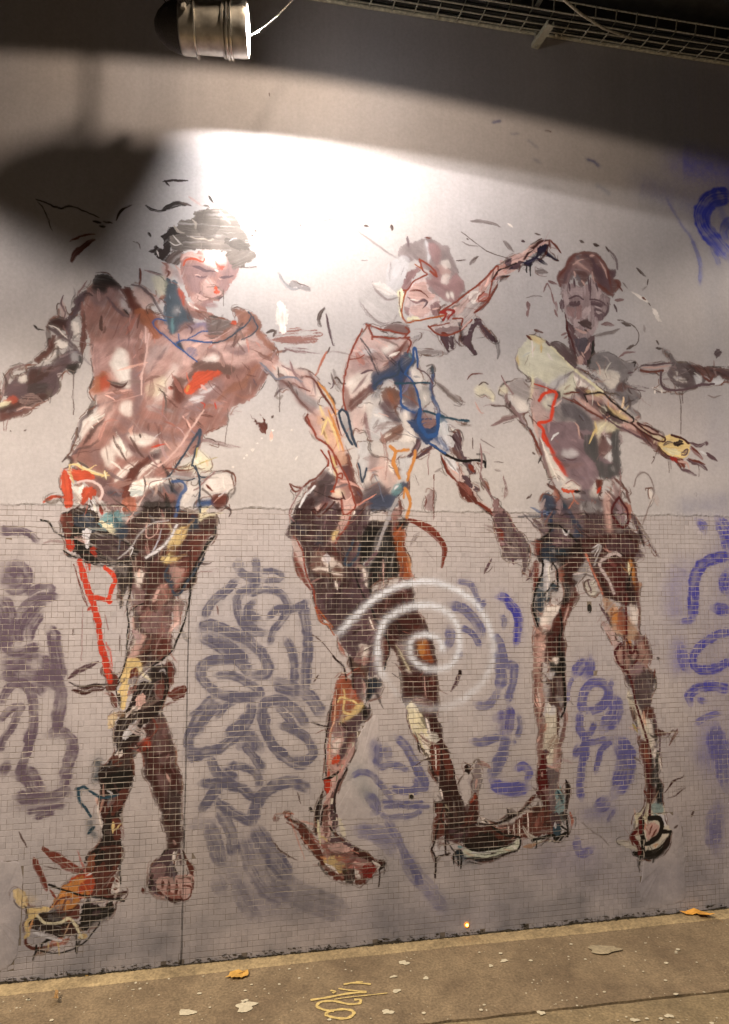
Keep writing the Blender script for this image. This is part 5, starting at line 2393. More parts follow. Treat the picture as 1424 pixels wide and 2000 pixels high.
# ---------------------------------------------------------------- the painted image
IMG,COVER,IDS,NAMES=paint_mural(MURAL)
IMG[:,:8]=BG; IMG[:,-8:]=BG; COVER[:,:8]=0; COVER[:,-8:]=0; IDS[:,:8]=0; IDS[:,-8:]=0
def srgb8(a): a=np.clip(a,0,1); return np.where(a<.0031308,a*12.92,1.055*a**(1/2.4)-.055)
_tr=np.random.default_rng(21); _nr,_nc=int(round(2.037/.02515)),int((TX1-TX0)/.02515)+2
_tone=1+_tr.normal(0,.028,(_nr,_nc))+(_tr.random((_nr,_nc))<.04)*-.09
_zi=((np.arange(TH)*RES-.004)/.02515).astype(int); _xi=((np.arange(TW)*RES)/.02515).astype(int); _ok=(_zi>=0)&(_zi<_nr)
IMG[_ok]*=np.array([1.03,1.0,1.0],np.float32); IMG[_ok]*=_tone[_zi[_ok]][:,np.clip(_xi,0,_nc-1)][...,None]
pigment=bpy.data.images.new('mural_pigment',TW,TH,alpha=True)
_px=np.ones((TH,TW,4),np.float32); _px[...,:3]=srgb8(IMG); _px[...,3]=1
pigment.pixels.foreach_set(_px.ravel()); pigment.update(); pigment.pack()
groutimg=bpy.data.images.new('grout_colour',TW//2,TH//2,alpha=False)
_c=np.clip(COVER[:TH//2*2:2,:TW//2*2:2],0,1); _lum=IMG[:TH//2*2:2,:TW//2*2:2].mean(-1)
_g=np.empty((TH//2,TW//2,4),np.float32); _a=np.clip((.40-_lum)*6,0,1)*(_c>.2)
_rg=np.random.default_rng(3); _v=_noise((TH//2,TW//2),(6,30),_rg); _a=_a*np.clip(_v*2.4-.25,.15,1)
_base=np.array([.20,.165,.14])*np.ones((TH//2,TW//2,1)); _bare=np.array([.60,.54,.50])
_g[...,:3]=srgb8(_base*(1-_a[...,None])+_bare*_a[...,None]); _g[...,3]=1
groutimg.pixels.foreach_set(_g.ravel()); groutimg.update(); groutimg.pack()
def paint_mat(name,img,rough=.55,bump=.25,coarse=90,grime_falloff=True,spec=.35):
    m=bpy.data.materials.new(name); nt,b=nodes(m); L=nt.links.new
    tc=N(nt,'ShaderNodeTexCoord'); ti=N(nt,'ShaderNodeTexImage',image=img,interpolation='Linear',extension='EXTEND'); L(tc.outputs['UV'],ti.inputs[0])
    geo=N(nt,'ShaderNodeNewGeometry')
    nz=N(nt,'ShaderNodeTexNoise',i_Scale=coarse,i_Detail=6.); nz.inputs['Roughness'].default_value=.65; L(geo.outputs['Position'],nz.inputs['Vector'])
    n2=N(nt,'ShaderNodeTexNoise',i_Scale=5.,i_Detail=4.); L(geo.outputs['Position'],n2.inputs['Vector'])
    # splashed-up dirt plus painted-in light falloff, darker towards the foot
    sp=N(nt,'ShaderNodeSeparateXYZ'); L(geo.outputs['Position'],sp.inputs[0])
    mr=N(nt,'ShaderNodeMapRange'); mr.inputs[1].default_value=.0; mr.inputs[2].default_value=1.15; mr.inputs[3].default_value=1.55; mr.inputs[4].default_value=0; L(sp.outputs['Z'],mr.inputs[0])
    mm=N(nt,'ShaderNodeMath',operation='MULTIPLY'); L(mr.outputs[0],mm.inputs[0]); L(n2.outputs[0],mm.inputs[1])
    mx=N(nt,'ShaderNodeMixRGB',blend_type='MULTIPLY'); L(mm.outputs[0],mx.inputs[0]); L(ti.outputs[0],mx.inputs[1]); mx.inputs[2].default_value=(.40,.42,.45,1)
    v=N(nt,'ShaderNodeMapRange'); v.inputs[1].default_value=.25; v.inputs[2].default_value=.75; v.inputs[3].default_value=.90; v.inputs[4].default_value=1.10; L(nz.outputs[0],v.inputs[0])
    m2=N(nt,'ShaderNodeMixRGB',blend_type='MULTIPLY'); m2.inputs[0].default_value=1; L(mx.outputs[0] if grime_falloff else ti.outputs[0],m2.inputs[1]); L(v.outputs[0],m2.inputs[2])
    L(m2.outputs[0],b.inputs['Base Color'])
    b.inputs['Specular IOR Level'].default_value=spec
    rr=N(nt,'ShaderNodeMapRange'); rr.inputs[3].default_value=rough-.12; rr.inputs[4].default_value=rough+.12; L(n2.outputs[0],rr.inputs[0]); L(rr.outputs[0],b.inputs['Roughness'])
    bp=N(nt,'ShaderNodeBump'); bp.inputs['Strength'].default_value=bump; bp.inputs['Distance'].default_value=.002; L(nz.outputs[0],bp.inputs['Height']); L(bp.outputs[0],b.inputs['Normal'])
    return m
M_plaster=paint_mat('painted_render',pigment,.62,.30,70)
M_tile=paint_mat('painted_tile',pigment,.42,.16,120)
M_film=paint_mat('brushed_paint',pigment,.46,.30,110)
M_grout=paint_mat('grout',groutimg,.8,.3,200)
M_core=mat('concrete_core',(.12,.11,.10),.9,0,.3,20)
# ---------------------------------------------------------------- wall: render above, mosaic dado below
wall_=empty('tiled_wall'); tag(wall_,'long pale painted wall with rough render above and small square mosaic tiles below','wall')
XL,XR=TX0-1.4084,TX1+1.45
bm=bmesh.new(); box(bm,(XL,.002,-.3),(XR,.32,4.80)); link('wall_core',mesh_of(bm),M_core,wall_)
DADO=2.037; rgw=np.random.default_rng(8)
PF=-.0054                                                     # face of the render
# the render coat: front sheet with a ragged, turned-in lower lip
nx=1000; xs=np.linspace(XL,XR,nx)
rag=np.cumsum(rgw.normal(0,.0016,nx)); rag-=np.convolve(rag,np.ones(41)/41,'same'); rag+=rgw.normal(0,.0009,nx)
zs=DADO+.004+rag*1.0-.003*(rgw.random(nx)>.9)
rows=[zs*0+4.80,zs*0+2.12,zs+.024,zs+.008,zs,zs+.002]; ys=[PF,PF,PF-.0001,PF-.0009,PF+.001,-.0005]
V=[];UVs=[]
for z,y in zip(rows,ys):
    yy=np.full(nx,y)+(rgw.normal(0,.00012,nx) if y==PF-.0001 else rgw.normal(0,.0005,nx) if y==PF-.0009 else 0)
    V.append(np.stack([xs,yy,z],-1)); UVs.append(wall_uv(xs,z))
V=np.vstack(V);UVs=np.vstack(UVs)
Fq=[(r*nx+i,(r+1)*nx+i,(r+1)*nx+i+1,r*nx+i+1) for r in range(5) for i in range(nx-1)]
link('render_coat',quads_mesh(V,Fq,UVs),M_plaster,wall_)
# grout bed behind the tiles
gv=np.array([(XL,-.0033,-.02),(XR,-.0033,-.02),(XR,-.0033,DADO+.02),(XL,-.0033,DADO+.02)]); link('grout_bed',quads_mesh(gv,[(0,1,2,3)],wall_uv(gv[:,0],gv[:,2])),M_grout,wall_)
# smooth cement patches over lost tiles: outlines in wall coordinates
def poly_px(pts): return [tuple(wall(float(a),float(b))[0]) for a,b in pts]
PATCH=[(poly_px([(-130,1640),(-20,1682),(40,1684),(44,1760),(36,1830),(34,1862),(24,1880),(0,1894),(-120,1915)]),'smooth grey cement patch at the left end of the tiles'),
       (poly_px([(1258,1668),(1262,1600),(1290,1588),(1322,1594),(1335,1640),(1338,1700),(1336,1755),(1300,1768),(1262,1776),(1250,1740)]),'tall smooth cement patch under the right bare foot'),
       (poly_px([(703,1432),(722,1404),(739,1402),(740,1500),(739,1588),(736,1597),(662,1600),(650,1570),(652,1540),(664,1510),(676,1480)]),'smooth cement patch behind the striding shin')]
def inside(x,z,poly):
    c=False; n=len(poly)
    for i in range(n):
        x1,z1=poly[i]; x2,z2=poly[(i+1)%n]
        if (z1>z)!=(z2>z) and x<(x2-x1)*(z-z1)/(z2-z1)+x1: c=not c
    return c
HOLES=[(1150,1188,.017,.027),(737,1443,.007,.008),(803,1555,.012,.013)]
HW=[(wall(float(a),float(b))[0],rx,rz) for a,b,rx,rz in HOLES]
CRACKX=.742
PITCH=.02515; nrow=int(round(DADO/PITCH)); ncol=int((XR-XL)/PITCH)
z0=.004; tiles=[]
colw=rgw.normal(0,.0006,ncol+1); 
gapx=np.where(rgw.random((nrow,ncol+1))<.6,.0002,.0006)+rgw.random((nrow,ncol+1))*.0003
xm=XL+np.arange(ncol+1)*PITCH
right=np.clip((xm-2.4)/1.0,0,1); gapx=gapx+right[None]*.0004*(rgw.random((nrow,ncol+1))>.3)
gapx[rgw.random((nrow,ncol+1))<.48*(1-.6*right[None])]=.00001
rowj=_noise((nrow+1,ncol+1),(7,3),rgw)*.0030+_noise((nrow+1,ncol+1),(3,11),rgw)*.0022
gapz=.0002+.0002*rgw.random((nrow+1,ncol+1))+.0014*_noise((nrow+1,ncol+1),(1.6,5),rgw)
dep=rgw.normal(0,.00018,(nrow,ncol)); tilt=rgw.normal(0,.0060,(nrow,ncol,2))
XE=xm+colw
_zz=np.clip(((z0+np.arange(nrow+1)*PITCH)/RES).astype(int),0,TH-1); _xx=np.clip(((xm-TX0)/RES).astype(int),0,TW-1)
_cv=COVER[_zz][:,_xx]>.45
gapz=gapz*np.where(_cv,1.0,.8)+_cv*(.0002+.0002*rgw.random(gapz.shape)); gapx=np.where(_cv[:nrow]&(rgw.random(gapx.shape)<.35),np.maximum(gapx,.0004),gapx)
def tile_face(r,c):
    x1=XE[c]+gapx[r,c]; x2=XE[c+1]-gapx[r,min(c+1,ncol)]
    za=z0+r*PITCH+rowj[r,c]; zb=z0+(r+1)*PITCH+rowj[r+1,c]
    return x1,x2,za+gapz[r,c],zb-gapz[r+1,c]
def tile_y(r,c,x,z):
    cx=XL+(c+.5)*PITCH; cz=z0+(r+.5)*PITCH
    return -.0040+dep[r,c]+tilt[r,c,0]*(x-cx)+tilt[r,c,1]*(z-cz)
keep=np.ones((nrow,ncol),bool)
for r in range(nrow):
    for c in range(ncol):
        cx=XL+(c+.5)*PITCH; cz=z0+(r+.5)*PITCH
        if any(inside(cx,cz,p) for p,_ in PATCH): keep[r,c]=False
        if abs(cx-CRACKX)<PITCH*.5: pass
        for (hc,rx,rz) in HW:
            if abs(cx-hc[0])<rx and abs(cz-hc[1])<rz: keep[r,c]=False
        if r<1 and rgw.random()<.03: keep[r,c]=False
BV=.0005
def tile_geo(r,c):
    x1,x2,z1,z2=tile_face(r,c)
    if c<ncol and abs((x1+x2)/2-CRACKX)<.0126:      # leave the movement joint open
        pass
    b=BV; bl=b if gapx[r,c]>.0001 else 0.; br_=b if gapx[r,min(c+1,ncol)]>.0001 else 0.
    P=[]
    for (x,z) in ((x1+bl,z1+b),(x2-br_,z1+b),(x2-br_,z2-b),(x1+bl,z2-b)): P.append((x,tile_y(r,c,x,z),z))
    for (x,z) in ((x1,z1),(x2,z1),(x2,z2),(x1,z2)): P.append((x,tile_y(r,c,x,z)+.0004,z))
    for (x,z) in ((x1,z1),(x2,z1),(x2,z2),(x1,z2)): P.append((x,-.0015,z))
    Fc=[(0,1,2,3)]+[(4+i,4+(i+1)%4,(i+1)%4,i) for i in range(4)]+[(8+i,8+(i+1)%4,4+(i+1)%4,4+i) for i in range(4)]
    return P,Fc
# the 300 tiles that show largest: nearest the camera's end of the wall
cand=[]
for r in range(nrow):
    for c in range(ncol):
        if keep[r,c]:
            cx=XL+(c+.5)*PITCH; cz=z0+(r+.5)*PITCH
            px=topix([cx,0,cz]); 
            if 4<px[0]<1420 and 4<px[1]<1996:
                d=np.linalg.norm(np.array([cx,0,cz])-CAM); cand.append((abs(CAM[1])/d**3,r,c))
cand.sort(reverse=True); own={(r,c) for _,r,c in cand[:300]}
V=[];Fc=[]
for r in range(nrow):
    for c in range(ncol):
        if not keep[r,c]: continue
        P,F4=tile_geo(r,c)
        if (r,c) in own:
            me=quads_mesh(P,F4,wall_uv([p[0] for p in P],[p[2] for p in P]),'tile'); link('tile',me,M_tile,wall_)
        else:
            k=len(V); V+=P; Fc+=[tuple(i+k for i in f) for f in F4]
V=np.array(V); o=link('mosaic_tiles',quads_mesh(V,Fc,wall_uv(V[:,0],V[:,2])),M_tile,wall_); tag(o,kind='stuff')
# patches
def smooth_poly(poly,n=6,amp=.0025):
    C=_crom(np.array(poly),True,n); return C+rgw.normal(0,amp,C.shape)
for poly,lab in PATCH:
    C=smooth_poly(poly); k=len(C); cen=C.mean(0)
    V=[];U2=[]
    for s,y in ((1.0,-.0025),(1.0,-.0046),(.975,-.0052),(0.9,-.0054)):
        for p in C: q=cen+(p-cen)*s; V.append((q[0],y+(rgw.normal(0,.0003) if s<1 else 0),q[1]))
    V.append((cen[0],-.0055,cen[1])); bmv=np.array(V)
    bm=bmesh.new(); vs=[bm.verts.new(v) for v in V]; uvl=bm.loops.layers.uv.new('UVMap')
    for a in range(3):
        for i in range(k): bm.faces.new((vs[a*k+i],vs[a*k+(i+1)%k],vs[(a+1)*k+(i+1)%k],vs[(a+1)*k+i]))
    for i in range(k): bm.faces.new((vs[3*k+i],vs[3*k+(i+1)%k],vs[-1]))
    bmesh.ops.recalc_face_normals(bm,faces=bm.faces)
    for f in bm.faces:
        for l in f.loops: l[uvl].uv=wall_uv(l.vert.co.x,l.vert.co.z)
    o=link('cement_patch',mesh_of(bm),M_plaster,wall_); tag(o,lab)
# movement joint: a dark open line running down the dado
M_dark=mat('dark_cavity',(.018,.015,.014),.95)
bm=bmesh.new(); 
jz=np.linspace(.002,1.86,90); jx=CRACKX+.006*(jz/1.86)+np.cumsum(rgw.normal(0,.00045,90)); jw=.0019+.0018*rgw.random(90)*np.clip((1.5-jz)/1.0,.25,1)
pa=[bm.verts.new((jx[i]-jw[i],-.0058,jz[i])) for i in range(90)]; pb=[bm.verts.new((jx[i]+jw[i],-.0058,jz[i])) for i in range(90)]
pc=[bm.verts.new((jx[i],-.0030,jz[i])) for i in range(90)]
for i in range(89):
    bm.faces.new((pa[i],pc[i],pc[i+1],pa[i+1])); bm.faces.new((pc[i],pb[i],pb[i+1],pc[i+1]))
o=link('movement_joint',mesh_of(bm),M_dark,wall_); tag(o,'dark vertical crack running down the tiles to the pavement')
# drilled holes
def cup(cx,cz,rx,rz,face):
    bm=bmesh.new(); n=18; R=[]
    for s,y in ((1.0,face),(.93,face+.0012),(.90,face+.0030),(0,face+.0032)):
        if s==0: R.append([bm.verts.new((cx,y,cz))])
        else: R.append([bm.verts.new((cx+rx*s*math.cos(a)*(1+.05*math.sin(3*a)),y,cz+rz*s*math.sin(a))) for a in [2*math.pi*i/n for i in range(n)]])
    for a,b in zip(R,R[1:]):
        for i in range(n):
            if len(b)==1: bm.faces.new((a[i],a[(i+1)%n],b[0]))
            else: bm.faces.new((a[i],a[(i+1)%n],b[(i+1)%n],b[i]))
    return mesh_of(bm)
for (hc,rx,rz) in HW: 
    me=cup(hc[0],hc[1],rx*.70,rz*.80,-.0066); link('drilled_hole',me,M_dark,wall_)
hc=wall(1358.,966.)[0]; link('drilled_hole',cup(hc[0],hc[1],.006,.011,PF-.0006),M_dark,wall_)
hc=wall(1283.,1285.)[0]; link('drilled_hole',cup(hc[0],hc[1],.005,.006,-.0066),M_dark,wall_)
# dirt and broken grout along the foot
M_dirt=mat('foot_dirt',(.045,.038,.030),.95,0,.5,120,.4)
V=[];Fc=[]
for i in range(2600):
    x=XL+rgw.random()*(XR-XL); den=_noise((1,200),(1,6),np.random.default_rng(4))[0][int((x-XL)/(XR-XL)*199)]
    if rgw.random()>den*1.15: continue
    s=.0022+.0085*rgw.random()**2; z=.006+rgw.random()**2.4*.026; y=-.006-rgw.random()*.006
    a=[(x+rgw.normal()*s,y-s*.25*rgw.random(),z+rgw.random()*s) for _ in range(4)]; a+=[(x+rgw.normal()*s,-.003,max(0,z-s*.4)) for _ in range(2)]
    k=len(V); V+=a; Fc+=[(k,k+1,k+2),(k,k+2,k+3),(k+1,k+4,k+2),(k+3,k+5,k)]
o=link('foot_dirt',quads_mesh(V,Fc),M_dirt,wall_); tag(o,kind='stuff')
bm=bmesh.new(); nn=900; fx=np.linspace(XL,XR,nn); fh=.0085+.010*_noise((1,nn),(1,7),rgw)[0]**2+rgw.random(nn)*.0025
ra=[bm.verts.new((x,-.0062,fh[i])) for i,x in enumerate(fx)]; rb=[bm.verts.new((x,-.0062,.0)) for x in fx]
for i in range(nn-1): bm.faces.new((rb[i],rb[i+1],ra[i+1],ra[i]))
o=link('foot_gap',mesh_of(bm),M_dirt,wall_); tag(o,'dark dirty gap where the tiles meet the pavement')
# ---------------------------------------------------------------- paint films: each painted figure and tag is its own object
FILM=.00045
cells={}
CX=.006
def add_quads(idx,P4):
    cells.setdefault(idx,[]).append(P4)
def id_at(x,z):
    i=int((z)/RES); j=int((x-TX0)/RES)
    return IDS[i,j] if 0<=i<TH and 0<=j<TW else 0
# on the render
gx_=np.arange(TX0+.01,TX1-.01,CX); gz_=np.arange(DADO+.028,4.17,CX)
for iz,z in enumerate(gz_[:-1]):
    ii=np.minimum(((z+CX/2)/RES).astype(int) if hasattr(z,'astype') else int((z+CX/2)/RES),TH-1)
    rowid=IDS[ii,np.minimum(((gx_+CX/2-TX0)/RES).astype(int),TW-1)]
    nzr=np.nonzero(rowid)[0]
    j=0
    while j<len(nzr):
        k=j
        while k+1<len(nzr) and nzr[k+1]==nzr[k]+1 and rowid[nzr[k+1]]==rowid[nzr[j]] and k-j<11: k+=1
        xa=gx_[nzr[j]]; xb=gx_[nzr[k]]+CX; y=PF-FILM
        add_quads(int(rowid[nzr[j]]),[(xa,y,z),(xb,y,z),(xb,y,z+CX),(xa,y,z+CX)]); j=k+1
# on the tiles: two by two cells on every tile face
for r in range(nrow):
    for c in range(ncol):
        if not keep[r,c]: continue
        x1,x2,z1,z2=tile_face(r,c); b=BV*.9
        if z1>DADO: continue
        X3=np.linspace(x1+b,x2-b,3); Z3=np.linspace(z1+b,z2-b,3)
        g=[[id_at((X3[a]+X3[a+1])/2,(Z3[q]+Z3[q+1])/2) for a in range(2)] for q in range(2)]
        if not any(g[0]+g[1]): continue
        fy=lambda x,z: tile_y(r,c,x,z)-FILM
        if g[0][0] and g[0][0]==g[0][1]==g[1][0]==g[1][1]:
            xa,xb,za,zb=X3[0],X3[2],Z3[0],Z3[2]
            add_quads(int(g[0][0]),[(xa,fy(xa,za),za),(xb,fy(xb,za),za),(xb,fy(xb,zb),zb),(xa,fy(xa,zb),zb)])
        else:
            for q in range(2):
                for a in range(2):
                    if g[q][a]:
                        xa,xb,za,zb=X3[a],X3[a+1],Z3[q],Z3[q+1]
                        add_quads(int(g[q][a]),[(xa,fy(xa,za),za),(xb,fy(xb,za),za),(xb,fy(xb,zb),zb),(xa,fy(xa,zb),zb)])
# on the cement patches
for poly,_ in PATCH:
    P=np.array(poly); cen=P.mean(0)
    for x in np.arange(P[:,0].min(),P[:,0].max(),CX):
        for z in np.arange(max(P[:,1].min(),.01),P[:,1].max(),CX):
            if x<TX0+.01: continue
            q=cen+(np.array([x+CX/2,z+CX/2])-cen)/.86
            if inside(q[0],q[1],poly):
                i=id_at(x+CX/2,z+CX/2)
                if i: add_quads(int(i),[(x,-.0063,z),(x+CX,-.0063,z),(x+CX,-.0063,z+CX),(x,-.0063,z+CX)])
def split(i):
    # connected pieces of one paint layer, on an 8 mm raster
    Q=cells.get(i)
    if not Q: return []
    key={}
    C=[(int((sum(p[0] for p in q)/4-TX0)/.016),int(sum(p[2] for p in q)/4/.016)) for q in Q]
    cellset=set()
    for q,c in zip(Q,C):
        x0=int((q[0][0]-TX0)/.016); x1=int((q[1][0]-TX0)/.016)
        for x in range(x0,x1+1): cellset.add((x,c[1]))
    lab={}; L=0
    for c in cellset:
        if c in lab: continue
        L+=1; stk=[c]; lab[c]=L
        while stk:
            x,y=stk.pop()
            for dx in (-1,0,1):
                for dy in (-1,0,1):
                    n=(x+dx,y+dy)
                    if n in cellset and n not in lab: lab[n]=L; stk.append(n)
    G={}
    for q,c in zip(Q,C): G.setdefault(lab.get(c,lab.get((int((q[0][0]-TX0)/.016),c[1]),0)),[]).append(q)
    return sorted(G.values(),key=lambda g:-sum(abs((q[1][0]-q[0][0])*(q[2][2]-q[1][2])) for q in g))
def film(name,i,parent,Q=None):
    Q=Q or cells.get(i)
    if not Q: return None
    V=np.array(Q,np.float32).reshape(-1,3); Fq=np.arange(len(V)).reshape(-1,4)
    return link(name,quads_mesh(V,Fq,wall_uv(V[:,0],V[:,2])),M_film,parent)
FIG={'f1':('painted_figure','tall painted man in a dark cap with crossed legs, leftmost of the three','painted figure',(.70,0,.1)),
     'f2':('painted_figure','painted middle figure with one arm raised, tilted head and blue strokes on the chest','painted figure',(1.75,0,.5)),
     'f3':('painted_figure','painted right figure with a cream shoulder, bony face and yellow open hand','painted figure',(2.9,0,.5)),
     'arm4':('painted_figure','painted dark red forearm and hand entering from the right edge above the yellow hand','painted figure',(3.5,0,2.8))}
PN={'torso':'torso','mark':'brush_marks','head':'head','cap':'cap','arm':'arm','hip':'hip','shorts':'shorts','thigh':'thigh','line':'spray_line','shin':'shin','knee':'knee','backleg':'back_leg',
 'sprayline':'spray_line','backfoot':'foot','foot':'foot','arm2':'arm','smear':'paint_smear','hair':'hair','armup':'arm','armlow':'arm','leg':'leg','leg2':'leg','strap':'brush_stroke','shin2':'shin',
 'shoe':'shoe','shoulder':'shoulder','hand':'hand','pelvis':'pelvis','leftshin':'shin','rightfoot':'foot','leftfoot':'foot'}
PL={'f1.line':'bright orange-red line down the outside of the thigh','f1.backfoot':'pale pink bare foot','f1.foot':'ochre and black shoe','f1.arm':'dark maroon arm hanging to the left',
 'f1.arm2':'pink and ochre arm reaching down to the right','f2.armup':'pale arm raised to the upper right','f2.armlow':'dark arm hanging to the lower right','f2.sprayline':'orange outline at the waist',
 'f2.shin2':'cream and dark brown rear shin','f1.sprayline':'dark teal sprayed loop','f3.rightfoot':'foot ringed in thick black','f3.leftfoot':'dark foot with teal sole','f2.strap':'maroon curved brush stroke behind the hip',
 'f3.arm':'yellow-outlined forearm','f3.hand':'yellow open hand with dark fingers'}
roots={}
for k,(nm,lab,cat,loc) in FIG.items():
    r=empty(nm); tag(r,lab,cat,'figures painted on the wall'); roots[k]=r
TAGS={'tag1':'brown-purple spray-painted swirls at the left edge of the tiles','tag2':'grey-purple looping spray lettering between the crossed legs and the striding leg',
 'tag3':'faint grey-violet spray loops below and behind the bare foot','tag4':'violet spray curls between the white spiral and the right figure',
 'tag5':'violet looped spray letter between the legs of the right figure','tag6':'bright blue-violet spray lettering on the right edge','spiral':'large white sprayed spiral over the tiles'}
for i,n in enumerate(NAMES):
    if i==0: continue
    if n in TAGS:
        G=split(i)
        if not G: continue
        o=empty('spray_spiral' if n=='spiral' else 'spray_tag'); tag(o,TAGS[n],'graffiti',None if n=='spiral' else 'purple spray tags on the wall')
        for g in G[:40]: film('spray_line',i,o,g)
    else:
        k,p=n.split('.'); G=split(i)
        area=lambda g:sum(abs((q[1][0]-q[0][0])*(q[2][2]-q[1][2])) for q in g)
        if not G: continue
        big=[g for g in G[1:] if area(g)>.00035]; small=[q for g in G[1:] if area(g)<=.00035 for q in g]
        if p=='mark': big=[G[0]]+big
        else:
            o=film(PN[p],i,roots[k],G[0])
            if n in PL: tag(o,PL[n])
        for g in big: film('brush_mark',i,roots[k],g)
        if small: tag(film('paint_flecks',i,roots[k],small),kind='stuff')
# ---------------------------------------------------------------- ceiling (soffit of the bridge) and end returns
def struct(name,me,m): o=link(name,me,m); tag(o,kind='structure'); return o
M_soffit=mat('dark_soffit',(.035,.032,.03),.95,0,.5,14,.3)
bm=bmesh.new(); box(bm,(-3,-2.45,4.80),(9,.6,5.25)); struct('ceiling',mesh_of(bm),M_soffit)
# ---------------------------------------------------------------- ground
def ground_mat(name,c1,c2,speck=True,rough=.8):
    m=bpy.data.materials.new(name); nt,b=nodes(m); L=nt.links.new
    geo=N(nt,'ShaderNodeNewGeometry')
    mp=N(nt,'ShaderNodeMapping'); mp.inputs['Scale'].default_value=(1,1,1); L(geo.outputs['Position'],mp.inputs[0])
    n1=N(nt,'ShaderNodeTexNoise',i_Scale=3.2,i_Detail=7.); n1.inputs['Roughness'].default_value=.62; L(mp.outputs[0],n1.inputs['Vector'])
    n2=N(nt,'ShaderNodeTexNoise',i_Scale=90.,i_Detail=4.); L(mp.outputs[0],n2.inputs['Vector'])
    r=N(nt,'ShaderNodeValToRGB'); r.color_ramp.elements[0].position=.36; r.color_ramp.elements[1].position=.66; r.color_ramp.elements[0].color=(*c1,1); r.color_ramp.elements[1].color=(*c2,1); L(n1.outputs[0],r.inputs[0])
    v=N(nt,'ShaderNodeMapRange'); v.inputs[1].default_value=.3; v.inputs[2].default_value=.7; v.inputs[3].default_value=.72; v.inputs[4].default_value=1.28; L(n2.outputs[0],v.inputs[0])
    n4=N(nt,'ShaderNodeTexNoise',i_Scale=14.,i_Detail=6.); n4.inputs['Roughness'].default_value=.7; L(mp.outputs[0],n4.inputs['Vector'])
    v4=N(nt,'ShaderNodeMapRange'); v4.inputs[1].default_value=.35; v4.inputs[2].default_value=.62; v4.inputs[3].default_value=.80; v4.inputs[4].default_value=1.10; L(n4.outputs[0],v4.inputs[0])
    m4=N(nt,'ShaderNodeMath',operation='MULTIPLY'); L(v.outputs[0],m4.inputs[0]); L(v4.outputs[0],m4.inputs[1]); v=m4
    mx=N(nt,'ShaderNodeMixRGB',blend_type='MULTIPLY'); mx.inputs[0].default_value=1; L(r.outputs[0],mx.inputs[1]); L(v.outputs[0],mx.inputs[2])
    out=mx.outputs[0]
    if speck:
        vo=N(nt,'ShaderNodeTexVoronoi',i_Scale=26.); L(mp.outputs[0],vo.inputs['Vector'])
        nn=N(nt,'ShaderNodeTexNoise',i_Scale=2.4,i_Detail=3.); L(mp.outputs[0],nn.inputs['Vector'])
        th=N(nt,'ShaderNodeMapRange'); th.inputs[1].default_value=.45; th.inputs[2].default_value=.75; th.inputs[3].default_value=.02; th.inputs[4].default_value=.17; L(nn.outputs[0],th.inputs[0])
        n3=N(nt,'ShaderNodeTexNoise',i_Scale=60.,i_Detail=2.); L(mp.outputs[0],n3.inputs['Vector'])
        ad=N(nt,'ShaderNodeMath',operation='MULTIPLY_ADD'); L(n3.outputs[0],ad.inputs[0]); ad.inputs[1].default_value=.22; L(vo.outputs['Distance'],ad.inputs[2])
        sb=N(nt,'ShaderNodeMath',operation='SUBTRACT'); L(ad.outputs[0],sb.inputs[0]); sb.inputs[1].default_value=.11
        lt=N(nt,'ShaderNodeMath',operation='LESS_THAN'); L(sb.outputs[0],lt.inputs[0]); L(th.outputs[0],lt.inputs[1])
        m3=N(nt,'ShaderNodeMixRGB'); L(lt.outputs[0],m3.inputs[0]); L(out,m3.inputs[1]); m3.inputs[2].default_value=(.50,.46,.36,1); out=m3.outputs[0]
    L(out,b.inputs['Base Color']); b.inputs['Roughness'].default_value=rough
    bp=N(nt,'ShaderNodeBump'); bp.inputs['Strength'].default_value=.8; bp.inputs['Distance'].default_value=.005; L(n2.outputs[0],bp.inputs['Height']); L(bp.outputs[0],b.inputs['Normal'])
    return m
M_pav=ground_mat('pavement_asphalt',(.150,.108,.068),(.235,.176,.110))
M_strip=ground_mat('pale_mortar',(.20,.150,.088),(.38,.29,.165),False)
M_slab=ground_mat('pale_slab',(.19,.145,.085),(.25,.19,.11))
# groove between the dark strip and the pale slab, from the photograph
gA=ground(820.,2000.); gB=ground(1424.,1934.); yg=lambda x: gA[1]+(gB[1]-gA[1])*(x-gA[0])/(gB[0]-gA[0])
def sheet(name,pts,z,m,div=60):
    bm=bmesh.new(); vs=[bm.verts.new((p[0],p[1],z)) for p in pts]; bm.faces.new(vs); return struct(name,mesh_of(bm),m)
bm=bmesh.new(); box(bm,(-60,-60,-.30),(60,.6,-.034)); struct('ground',mesh_of(bm),mat('dark_asphalt',(.045,.042,.038),.9,0,.6,40,.3))
X0,X1=-6,12
bm=bmesh.new(); n=260; xs=np.linspace(X0,X1,n); j=rgw.normal(0,.0025,n)
top=[bm.verts.new((x,.1,0)) for x in xs]; fr=[bm.verts.new((x,yg(x)+.004+j[i],0)) for i,x in enumerate(xs)]; lo=[bm.verts.new((x,yg(x)+.004+j[i],-.03)) for i,x in enumerate(xs)]
for i in range(n-1): bm.faces.new((top[i],fr[i],fr[i+1],top[i+1])); bm.faces.new((fr[i],lo[i],lo[i+1],fr[i+1]))
struct('pavement',mesh_of(bm),M_pav)
bm=bmesh.new(); j=rgw.normal(0,.002,n)
a=[bm.verts.new((x,yg(x)-.010+j[i],-.002)) for i,x in enumerate(xs)]; b=[bm.verts.new((x,-1.9,-.002)) for x in xs]; c=[bm.verts.new((x,yg(x)-.010+j[i],-.034)) for i,x in enumerate(xs)]
for i in range(n-1): bm.faces.new((a[i],b[i],b[i+1],a[i+1])); bm.faces.new((a[i],a[i+1],c[i+1],c[i]))
struct('path',mesh_of(bm),M_slab)
